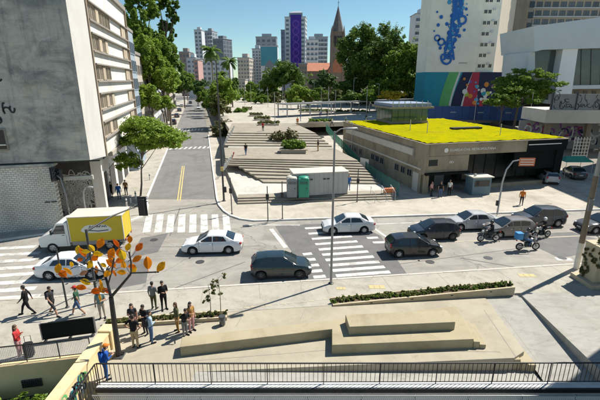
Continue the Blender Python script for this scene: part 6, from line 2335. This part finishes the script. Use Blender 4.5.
# --- railings
def railing(name, label, a, b, h, sp, post_sp, z, m='black_metal', bar_r=.0095, mid=False):
    a, b = Vector(a), Vector(b)
    L = (b - a).length
    d = (b - a) / L
    rz = math.atan2(d.y, d.x)
    root = thing(name, label, 'railing', (a.x, a.y, z), rz)
    MB().box(0, L, -.025, .025, h - .04, h).build('top_rail', m, root)
    MB().box(0, L, -.015, .015, .08, .11).build('bottom_rail', m, root)
    if mid:
        MB().box(0, L, -.015, .015, h * .5, h * .5 + .025).build('middle_rail', m, root)
    pm_ = MB().box(-.016, .016, -.016, .016, 0, h - .04).mesh('post', m)
    n = int(L / post_sp)
    for i in range(n + 1):
        place('post', pm_, root, (min(L - .03, max(.03, L * i / n)), 0, 0))
    if sp:
        bm_ = MB().box(-bar_r, bar_r, -bar_r, bar_r, .11, h - .04).mesh('baluster', m)
        k = int(L / sp)
        for i in range(1, k):
            place('baluster', bm_, root, (L * i / k, 0, 0))
    return root, L


railing('plaza_railing', 'long black bar railing along the front edge of the plaza', (-8.5, 13.98), (20.0, 14.05), 1.05, .185, 2.2, .165)
r2, L2_ = railing('corner_railing', 'short black bar railing turning toward the viewer beside the graffiti parapet', (-8.52, 13.95), (-8.52, 11.4), 1.05, .185, 1.2, .165)
# mesh fence just below the ledge
lf = thing('lattice_fence', 'dark diagonal mesh fence under the plaza ledge', 'fence', (-8.5, 13.35, -.87))
MB().box(0, 40, -.02, .02, 1.0, 1.03).build('top_rail', 'grey_metal', lf)
MB().box(0, 40, -.02, .02, .74, .78).build('middle_rail', 'black_metal', lf)
lm = MB()
for i in range(480):
    x = i * .083
    lm.add([(x, -.004, .0), (x + .028, -.004, .0), (x + .428, -.004, 1.0), (x + .4, -.004, 1.0)], [(0, 1, 2, 3)])
    lm.add([(x + .4, .004, .0), (x + .428, .004, .0), (x + .028, .004, 1.0), (x, .004, 1.0)], [(0, 1, 2, 3)])
lo = lm.build('mesh_wires', 'sign_white', lf, recalc=False)
lo['kind'] = 'stuff'
for i in range(19):
    MB().box(2.2 * i, 2.2 * i + .05, .021, .06, 0, 1.02).build('post', 'dark_metal', lf)

# mesh railing on the retaining wall
ra, rb2 = (-16.5, wall_edge(-16.5) - .13), (-9.75, wall_edge(-9.75) - .13)
mr, LL = railing('mesh_railing', 'black framed wire mesh railing on the retaining wall', ra, rb2, .92, 0, 1.25, P0 + .06)
mm_ = MB()
n = int(LL / .07)
for i in range(n):
    mm_.box(i * .07, i * .07 + .008, -.004, .004, .1, .88)
for k in range(11):
    mm_.box(0, LL, -.006, -.004, .12 + .07 * k, .128 + .07 * k)
mo = mm_.build('wire_mesh', 'galvanised', mr)
mo['kind'] = 'stuff'
vt = thing('wall_grille', 'small dark barred grille in the cream retaining wall', 'grille', (-12.32, wall_edge(-12.32) - .33, -1.05), math.atan2(.19, 1))
MB().box(-.42, .42, -.04, .05, 0, .40).build('frame', 'dark_metal', vt)
for k in range(9):
    MB().box(-.38 + .09 * k, -.345 + .09 * k, -.07, -.041, .03, .37).build('bar', 'black_metal', vt)
# parapet with graffiti
pp_ = thing('parapet_wall', 'cream parapet wall with teal and black graffiti on its inner side', 'wall', (-9.5, 11, 0))
MB().box(0, .45, 0, 5.25, -3.5, .98).build('wall', 'cream_wall', pp_)
MB().box(-.03, .48, -.0, 5.28, .98, 1.05).build('coping', 'cream_wall', pp_)
MB().bbox(-.08, .55, 5.30, 5.9, -.2, 1.15, .03).build('end_pier', 'cream_wall', pp_)
random.seed(41)
for mm, nn_, wd in (('m_white', 8, .30), ('m_teal', 8, .16), ('graffiti_black', 20, .07), ('m_green', 6, .09)):
    gb = MB()
    xo = .452 + {'m_white': .002, 'm_teal': .004, 'graffiti_black': .008, 'm_green': .006}[mm]
    scrawl(gb, .6, .0, 2.4, .75, nn_, (1, 0, 0), lambda y, z: (xo, y, z), wd)
    gb.build('graffiti', mm, pp_, recalc=False)['kind'] = 'stuff'

mat('panel_black', (.008, .012, .010), .85, (.014, .018, .015), 2, spec=.1)
# black display panel on the pavement
pa_, pb2 = at(43, 342, P0), at(97, 334.5, P0)
dp = thing('display_panel', 'black glossy display panel on short legs behind the mesh railing', 'panel', tuple(pa_), math.atan2(pb2.y - pa_.y, pb2.x - pa_.x))
WL = (pb2 - pa_).length
MB().bbox(0, WL, -.05, .05, .14, 1.02, .015).build('board', 'black_cladding', dp)
MB().box(.04, WL - .04, -.056, -.051, .18, .98).build('screen', 'panel_black', dp)
for x in (.12, WL / 2, WL - .18):
    MB().box(x, x + .06, -.18, .18, 0, .139).build('leg', 'dark_metal', dp)
for x in (0.0, WL - .05):
    MB().box(x - .001, x + .05, -.065, .065, .13, 1.04).build('frame', 'grey_metal', dp)
# black bag beside the woman in red
bg_ = pat(30, 356)
bgt = thing('wheeled_bag', 'black wheeled bag standing beside the woman in red', 'bag', bg_, R(20))
MB().bbox(-.2, .2, -.16, .16, .06, .72, .06).build('body', 'cloth_black', bgt, 40)
MB().tube([(-.13, .14, .6), (-.13, .16, .98), (.13, .16, .98), (.13, .14, .6)], .014, 6).build('handle', 'black_metal', bgt)
for x in (-.15, .15):
    MB().lathe([(.06, -.02), (.06, .02)], 12, axis='X', c=(x, .12, .06)).build('wheel', 'rubber', bgt)
bn = at(222.5, 325, P0)
bt2 = thing('litter_bin', 'small slate-blue litter bin on the pavement by the saplings', 'bin', tuple(bn))
MB().lathe([(.13, 0), (.16, .05), (.17, .5), (.14, .53), (.13, .5), (.12, .1)], 14).build('body', 'paint_slate', bt2, 50)
MB().lathe([(.175, .47), (.18, .5), (.175, .54)], 14).build('rim', 'dark_metal', bt2, 50)

# --- poles
GL = 'lamp posts and poles'


def pole(label, px, py, h, r0, r1, m='grey_metal', z=P0, name='lamp_post', cat='lamp post', head=None, loc=None, group=GL, base=True):
    p = Vector(loc) if loc else at(px, py, z)
    root = thing(name, label, cat, tuple(p), 0, group)
    MB().tube([(0, 0, -.05), (0, 0, h * .5), (0, 0, h)], [r0, (r0 + r1) / 2, r1], 10).build('pole', m, root, 60)
    if base:
        MB().lathe([(r0 * 2, 0), (r0 * 2, .04), (r0 * 1.3, .08)], 12).build('base_plate', 'dark_metal', root, 40)
    if head:
        hx, hy = head
        MB().tube([(0, 0, h - .1), (hx * .5, hy * .5, h + .12), (hx, hy, h + .14)], [.04, .035, .03], 7).build('arm', m, root, 60)
        d = Vector((hx, hy, 0)).normalized()
        c = Vector((hx, hy, h + .12)) + d * .3
        o = MB().bbox(-.36, .36, -.13, .13, -.05, .06, .04).build('lamp_head', 'grey_metal', root, 40, tuple(c), math.atan2(d.y, d.x))
        MB().box(-.25, .25, -.09, .09, -.065, -.051).build('lens', 'sign_white', o)
    return root


pole('tall grey lamp post at the near end of the middle zebra crossing', 331, 283.5, 9.6, .085, .055, 'grey_metal', head=(.7, .25))
up_ = pole('stout concrete utility pole with whitewashed foot beside the ivy planter', 576, 268.5, 8.5, .17, .13, 'pole_concrete', name='utility_pole', cat='pole', base=False)
MB().lathe([(.176, 0), (.174, 1.9)], 12).build('whitewash', 'kerb_white', up_, 60)
mat('mould_dark', (.17, .13, .09), .9, (.24, .19, .14), 3)
MB().lathe([(.172, 1.91), (.158, 6.5)], 12).build('weathered_band', 'mould_dark', up_, 60)
MB().box(-.5, .5, -.05, .05, 8.1, 8.22).build('cross_arm', 'bark', up_)
MB().bbox(-.22, .1, -.2, -.12, 4.2, 5.0, .02).build('meter_box', 'grey_metal', up_)
pole('plain dark post at the near kerb beside the white saloon', 67.5, 307.5, 3.6, .055, .045, 'dark_metal', name='post', cat='post')
tp = pole('very tall dark lamp mast at the side street corner with yellow box', 224, 201, 14.2, .11, .06, 'dark_metal', head=(-1.2, .4))
MB().bbox(-.16, .16, -.2, -.1, 3.3, 3.75, .02).build('control_box', 'yellow_paint', tp)
MB().bbox(-.05, .35, -.22, -.02, 1.0, 1.6, .03).build('signal_box', 'black_metal', tp)


def signal_head(parent, loc, rz, lamps=3, m='black_metal', backing=True):
    o = MB().bbox(-.17, .17, -.13, .13, -.5, .5, .03).build('signal_head', m, parent, 40, loc, rz)
    if backing:
        MB().box(-.28, .28, .0, .02, -.62, .62).build('backboard', m, o)
    cols = ['taillight', 'yellow_paint', 'leaf_mid']
    for k in range(lamps):
        MB().lathe([(.10, -.135), (.10, -.16), (.02, -.165)], 12, axis='Y', c=(0, 0, .3 - .3 * k)).build('lens', 'dark_glass', o)
        MB().lathe([(.12, -.131), (.125, -.26), (.118, -.26), (.113, -.131)], 12, axis='Y', c=(0, 0, .3 - .3 * k)).build('hood', m, o)
    return o


# boom signal at the near kerb
bs = at(98, 303, P0)
bo = thing('signal_boom', 'near kerb signal post with long boom and dark signal over the side street', 'traffic light', tuple(bs))
ht = 4.55
tip = at_y(137, 206, bs.y + 3.0) - bs
MB().tube([(0, 0, -.05), (0, 0, ht)], [.08, .07], 10).build('post', 'dark_metal', bo, 60)
MB().tube([(0, 0, ht - .1), tuple(Vector((0, 0, ht)).lerp(tip, .5) + Vector((0, 0, .08))), tuple(tip)], [.06, .05, .04], 8).build('boom', 'dark_metal', bo, 60)
signal_head(bo, (tip.x + .3, tip.y + .1, tip.z - .05), math.pi)
MB().tube([tuple(tip), (tip.x + .3, tip.y + .1, tip.z + .1)], .03, 6).build('bracket', 'dark_metal', bo)
# signal at the tower corner
cs = at(72, 229, P0)
co_ = thing('corner_signal', 'traffic light on a bent pole in front of the tiled wall', 'traffic light', tuple(cs))
hd_ = at_y(55, 174, cs.y) - cs
MB().tube([(0, 0, 0), (0, 0, 3.0), tuple(hd_ * 0 + Vector((hd_.x * .35, 0, hd_.z - .35))), tuple(hd_)], [.07, .065, .055, .045], 8).build('pole', 'grey_metal', co_, 60)
signal_head(co_, (hd_.x - .1, -.05, hd_.z), R(60), m='paint_darkblue')
signal_head(co_, (hd_.x + .3, .2, hd_.z - .1), R(-30), m='black_metal', backing=False)
hk = at(88, 226, P0)
hp = thing('hooked_post', 'white hooked post behind the yellow lorry', 'post', tuple(hk), 0)
MB().tube([(0, 0, 0), (0, 0, 2.5), (.08, 0, 3.1), (.3, 0, 3.5), (.62, 0, 3.6)], [.06, .055, .05, .045, .04], 8).build('pole', 'galvanised', hp, 60)
MB().bbox(.55, .95, -.1, .1, 3.5, 3.64, .03).build('lamp_head', 'galvanised', hp, 40)
# pedestrian signals across the avenue
GS = 'pedestrian signals'
for lb, px, py, h, z in [('pedestrian signal left of the stairs at the corner', 232, 214, 3.6, P0), ('thin signal post at the kerb before the green cabin', 268, 221, 3.3, P0), ('thin signal post in front of the first stairs', 282.5, 219, 3.6, P0), ('dark signal post at the foot of the fence stairs', 357, 202, 3.6, P0)]:
    p_ = pole(lb, px, py, h, .05, .045, 'dark_metal', z, 'pedestrian_signal', 'traffic light', group=GS)
    MB().bbox(-.14, .14, -.16, -.05, 2.1, 2.6, .02).build('signal_head', 'black_metal', p_, 40)
pole('thin grey lamp post on the ramp beside the green-roofed building', 364.5, 157, 6.5, .07, .05, 'galvanised', P0, head=(.5, .1))
pole('thin grey lamp post inside the green fence', 351, 160, 6.0, .06, .05, 'galvanised', P0, head=(-.5, .1))
for i, (px, pyb, h, lb) in enumerate([(245, 105, 8, 'lamp post far left on the upper plaza'), (291, 108, 9, 'tall lamp post beside the yellow-green tree'), (275, 126, 7, 'thin lamp post behind the hedge block'), (314, 106, 9, 'lamp post in front of the church'), (328, 122, 8, 'lamp post at the head of the stairs'), (341, 104, 9, 'lamp post left of the fig tree'), (353, 107, 10, 'tall lamp post before the fig tree'), (366, 118, 8, 'lamp post behind the green-roofed building'),
                                       (407, 104, 8, 'lamp post behind the penthouse'), (303, 98, 9, 'far lamp post right of the dark round tree'), (260, 99, 8, 'far lamp post below the teal mural tower'), (434, 112, 7, 'lamp post at the left end of the blue hoarding'), (474, 121, 6, 'lamp post at the middle of the blue hoarding'), (528, 126, 7, 'lamp post at the right end of the blue hoarding'), (251, 103, 8, 'second lamp post from the street on the upper plaza'), (283, 112, 8, 'lamp post left of the yellow-green tree'), (321, 112, 7, 'lamp post behind the pergola before the church'), (335, 118, 7, 'lamp post in front of the pergola'), (378, 108, 8, 'lamp post right of the fig tree trunk'), (420, 106, 8, 'lamp post left of the mural tower'), (268, 107, 7, 'lamp post above the low beds')]):
    pole(lb, px, pyb, h, .075, .05, 'galvanised', L3, head=[None, (.6, .2), None, (-.5, .3), None][i % 5])
# curved lamp with orange sign
cl_ = at(497, 214.5, P0)
cs2 = thing('orange_sign_post', 'bent grey post carrying an orange striped sign above the far kerb', 'sign', tuple(cl_))
MB().tube([(0, 0, 0), (.05, 0, 3.2), (.25, 0, 4.4), (.75, 0, 5.2), (1.5, 0, 5.35)], [.09, .08, .07, .06, .05], 9).build('post', 'galvanised', cs2, 60)
mat('sign_orange', (.55, .14, .05), .6, (.62, .22, .1), 4)
sgn_ = MB().box(1.3, 2.75, -.06, -.02, 4.75, 5.5).build('board', 'sign_orange', cs2)
for k in range(3):
    MB().box(1.4, 2.65, -.075, -.061, 4.87 + .22 * k, 4.94 + .22 * k).build('stripe', 'sign_white', sgn_)
MB().bbox(-.25, -.05, -.1, .1, .9, 1.4, .02).build('control_box', 'dark_metal', cs2)

# --- container and cabins on the landing
mat('container_grey', (.40, .405, .40), .6, (.46, .46, .45), 1.0, stain=(.33, .31, .28), stain_scale=.6, stain_amt=.5)
k0, k1 = at(303, 196.5, L1), at(347.5, 194, L1)
kt = thing('site_container', 'long grey site container on the stair landing', 'container', tuple(k0), math.atan2(k1.y - k0.y, k1.x - k0.x))
KW = (k1 - k0).length
MB().box(-.95, KW, 0, 2.5, .08, 2.45).build('body', 'container_grey', kt)
for i in range(11):
    x = -.92 + i * (KW + .9) / 11
    MB().box(x, x + .06, -.025, -.001, .15, 2.4).build('rib', 'container_grey', kt)
MB().box(-1.03, KW + .08, -.08, 2.58, 2.45, 2.56).build('roof', 'station_pale', kt)
MB().box(-.95, KW, -.03, 2.53, 0, .079).build('skid', 'dark_metal', kt)
for x in (.75, 2.2, 2.6):
    MB().box(x, x + .3, -.035, -.001, 1.75, 1.9).build('vent', 'dark_metal', kt)
mat('cabin_green', (.02, .24, .15), .5, (.03, .30, .19), 2)
mat('cabin_grey', (.22, .24, .25), .5, (.28, .3, .31), 2)


def cabin(label, px0, px1, py, m, roofm):
    a, b = at(px0, py, L1), at(px1, py, L1)
    root = thing('portable_toilet', label, 'toilet', tuple(a), R(4), 'portable toilets')
    wd = b.x - a.x
    MB().bbox(0, wd, 0, 1.2, .1, 2.15, .06).build('body', m, root)
    MB().box(.1, wd - .1, -.02, -.001, .2, 1.95).build('door', m, root)
    MB().box(wd - .28, wd - .2, -.05, -.021, 1.0, 1.15).build('handle', 'dark_metal', root)
    MB().loft([[(wd / 2 + (wd / 2 + .04) * s * math.cos(t), .6 + .64 * s * math.sin(t), z) for t in [R(45 + 90 * q) if False else 2 * math.pi * q / 16 for q in range(16)]] for z, s in ((2.15, 1.0), (2.27, .85), (2.33, .4))]).build('roof', roofm, root, 60)
    MB().box(-.03, wd + .03, -.03, 1.23, 0, .099).build('base', 'dark_metal', root)
    for k in range(3):
        MB().box(.15, wd - .15, -.03, -.021, 1.55 + .1 * k, 1.6 + .1 * k).build('vent_slot', 'dark_metal', root)


cabin('bright green portable toilet before the grey container', 298.5, 309, 198.5, 'cabin_green', 'cabin_green')
cabin('dark grey portable cabin left of the green toilet', 287, 297.3, 198.5, 'cabin_grey', 'station_pale')

# --- green fence down the ramp
mat('fence_green', (.03, .20, .14), .6, (.05, .25, .18), 3)
fp = [at(398, 196, P0), at(375, 181, P0), at(357, 166, .4), at(345, 152, 1.0), at(333, 140, 1.8), at(326, 131, L3)]
gf = thing('green_fence', 'green mesh fence stepping down the ramp beside the green-roofed building', 'fence')
for a, b in zip(fp[:-1], fp[1:]):
    n = max(1, round((b - a).length / 2.2))
    for i in range(n):
        p, q = a.lerp(b, i / n), a.lerp(b, (i + 1) / n)
        MB().tube([p - Vector((0, 0, .1)), p + Vector((0, 0, 1.6))], .04, 6).build('post', 'fence_green', gf)
        pm2 = MB()
        for t_ in [k / 14 for k in range(15)]:
            r_ = p.lerp(q, t_)
            pm2.tube([r_ + Vector((0, 0, .12)), r_ + Vector((0, 0, 1.5))], .018, 4)
        for h_ in (.12, .8, 1.5):
            pm2.tube([p + Vector((0, 0, h_)), q + Vector((0, 0, h_))], .022, 5)
        pm2.build('panel', 'fence_green', gf)
mat('barrier_orange', (.60, .16, .05), .6, (.7, .25, .1), 3)
ob = at(389, 196.5, P0)
bo2 = thing('orange_barrier', 'orange plastic barrier at the lower end of the green fence', 'barrier', tuple(ob), R(15))
MB().bbox(-.7, .7, -.12, .12, .1, 1.0, .05).build('body', 'barrier_orange', bo2, 40)
MB().box(-.6, -.4, -.3, .3, 0, .099).box(.4, .6, -.3, .3, 0, .099).build('feet', 'trim_black', bo2)
wb = at(364, 172, .3)
wbt = thing('white_board', 'white notice board hung on the green fence', 'board', (wb.x, wb.y, .3), R(-60))
MB().box(-.9, .9, -.03, .03, .6, 1.9).build('panel', 'sign_white', wbt)
MB().box(-.85, -.78, -.03, .03, 0, .599).box(.78, .85, -.03, .03, 0, .599).build('leg', 'dark_metal', wbt)
# handrails on the first stairs
for i, (px, py) in enumerate([(374, 202), (385, 201), (394, 200)]):
    p = at(px, py, P0)
    hr = thing('handrail', ['grey handrail on the first stairs nearest the container', 'grey handrail between two others on the first stairs', 'grey handrail on the first stairs nearest the green fence'][i], 'handrail', tuple(p), R(6), 'stair handrails')
    MB().tube([(0, -.3, 0), (0, -.3, .95), (0, 1.4, 1.35), (0, 1.4, .35)], .025, 7).build('rail', 'galvanised', hr, 60)
    MB().tube([(0, .5, .2), (0, .5, 1.13)], .02, 6).build('post', 'galvanised', hr, 60)
# blue-grey kiosk in front of the dark building
kk = at(471.5, 195.5, P0)
kb = thing('guard_kiosk', 'blue-grey kiosk at the front of the green-roofed building', 'kiosk', tuple(kk), R(8))
mat('kiosk_blue', (.10, .17, .21), .6, (.14, .22, .26), 2)
MB().bbox(0, 2.2, 0, 1.6, 0, 2.0, .04).build('body', 'kiosk_blue', kb)
MB().box(.2, 2.0, -.02, -.001, 1.0, 1.7).build('window', 'dark_glass', kb)
MB().box(-.15, 2.35, -.2, 1.7, 2.0, 2.12).build('roof', 'station_pale', kb)
MB().box(.3, .5, .3, .5, 2.121, 2.4).build('roof_vent', 'galvanised', kb)
# posts and barriers along the left pavement near the shutters
for i, (px, py) in enumerate([(131, 203), (136, 199), (127, 207), (150, 180)]):
    p = at(px, py, P0)
    b_ = thing('bollard', ['first bollard at the corner kerb', 'second bollard at the corner kerb', 'bollard nearest the crossing at the corner', 'bollard farther up the side street kerb'][i], 'bollard', tuple(p), 0, 'corner bollards')
    MB().lathe([(.09, 0), (.08, .8), (.06, .88), (.01, .9)], 10).build('shaft', 'kerb_white', b_, 50)
    MB().lathe([(.095, .6), (.095, .7)], 10).build('band', 'black_metal', b_, 50)
# scene behind the right-hand street: stall canopy and gate
gs = at(572, 178, 0.1)
cn = thing('green_awning', 'green awning on thin legs beside the right-hand street', 'awning', tuple(gs))
MB().add([(-1.8, -1, 2.3), (1.8, -1, 2.3), (1.8, 1.4, 2.3), (-1.8, 1.4, 2.3), (-1.2, .2, 2.9), (1.2, .2, 2.9)], [(0, 1, 5, 4), (1, 2, 5), (2, 3, 4, 5), (3, 0, 4), (0, 3, 2, 1)]).build('canopy', 'cabin_green', cn)
for x in (-1.7, 1.7):
    for y in (-.9, 1.3):
        MB().tube([(x, y, 0), (x, y, 2.3)], .03, 6).build('leg', 'galvanised', cn)
gt = at_y(583, 138, 66)
gg = thing('white_gate', 'white grid gate beyond the right-hand street', 'gate', (gt.x, 66, .1))
for k in range(6):
    MB().box(-1.3 + .5 * k, -1.22 + .5 * k, -.03, .03, 0, 3.4).build('upright', 'sign_white', gg)
for k in range(6):
    MB().box(-1.3, 1.28, -.05, -.031, .3 + .55 * k, .38 + .55 * k).build('crossbar', 'sign_white', gg)
c1 = at(560, 186, .01)
car('pale car parked on the right-hand street behind the black front', 'hatch', 'silver', (31.5, 49.5, .13), R(75), 'cars in the right-hand street')
car('dark car parked on the right-hand street beside the green awning', 'sedan', 'graphite', (36.5, 52, .13), R(75), 'cars in the right-hand street')
# street wires between the utility pole and the far side
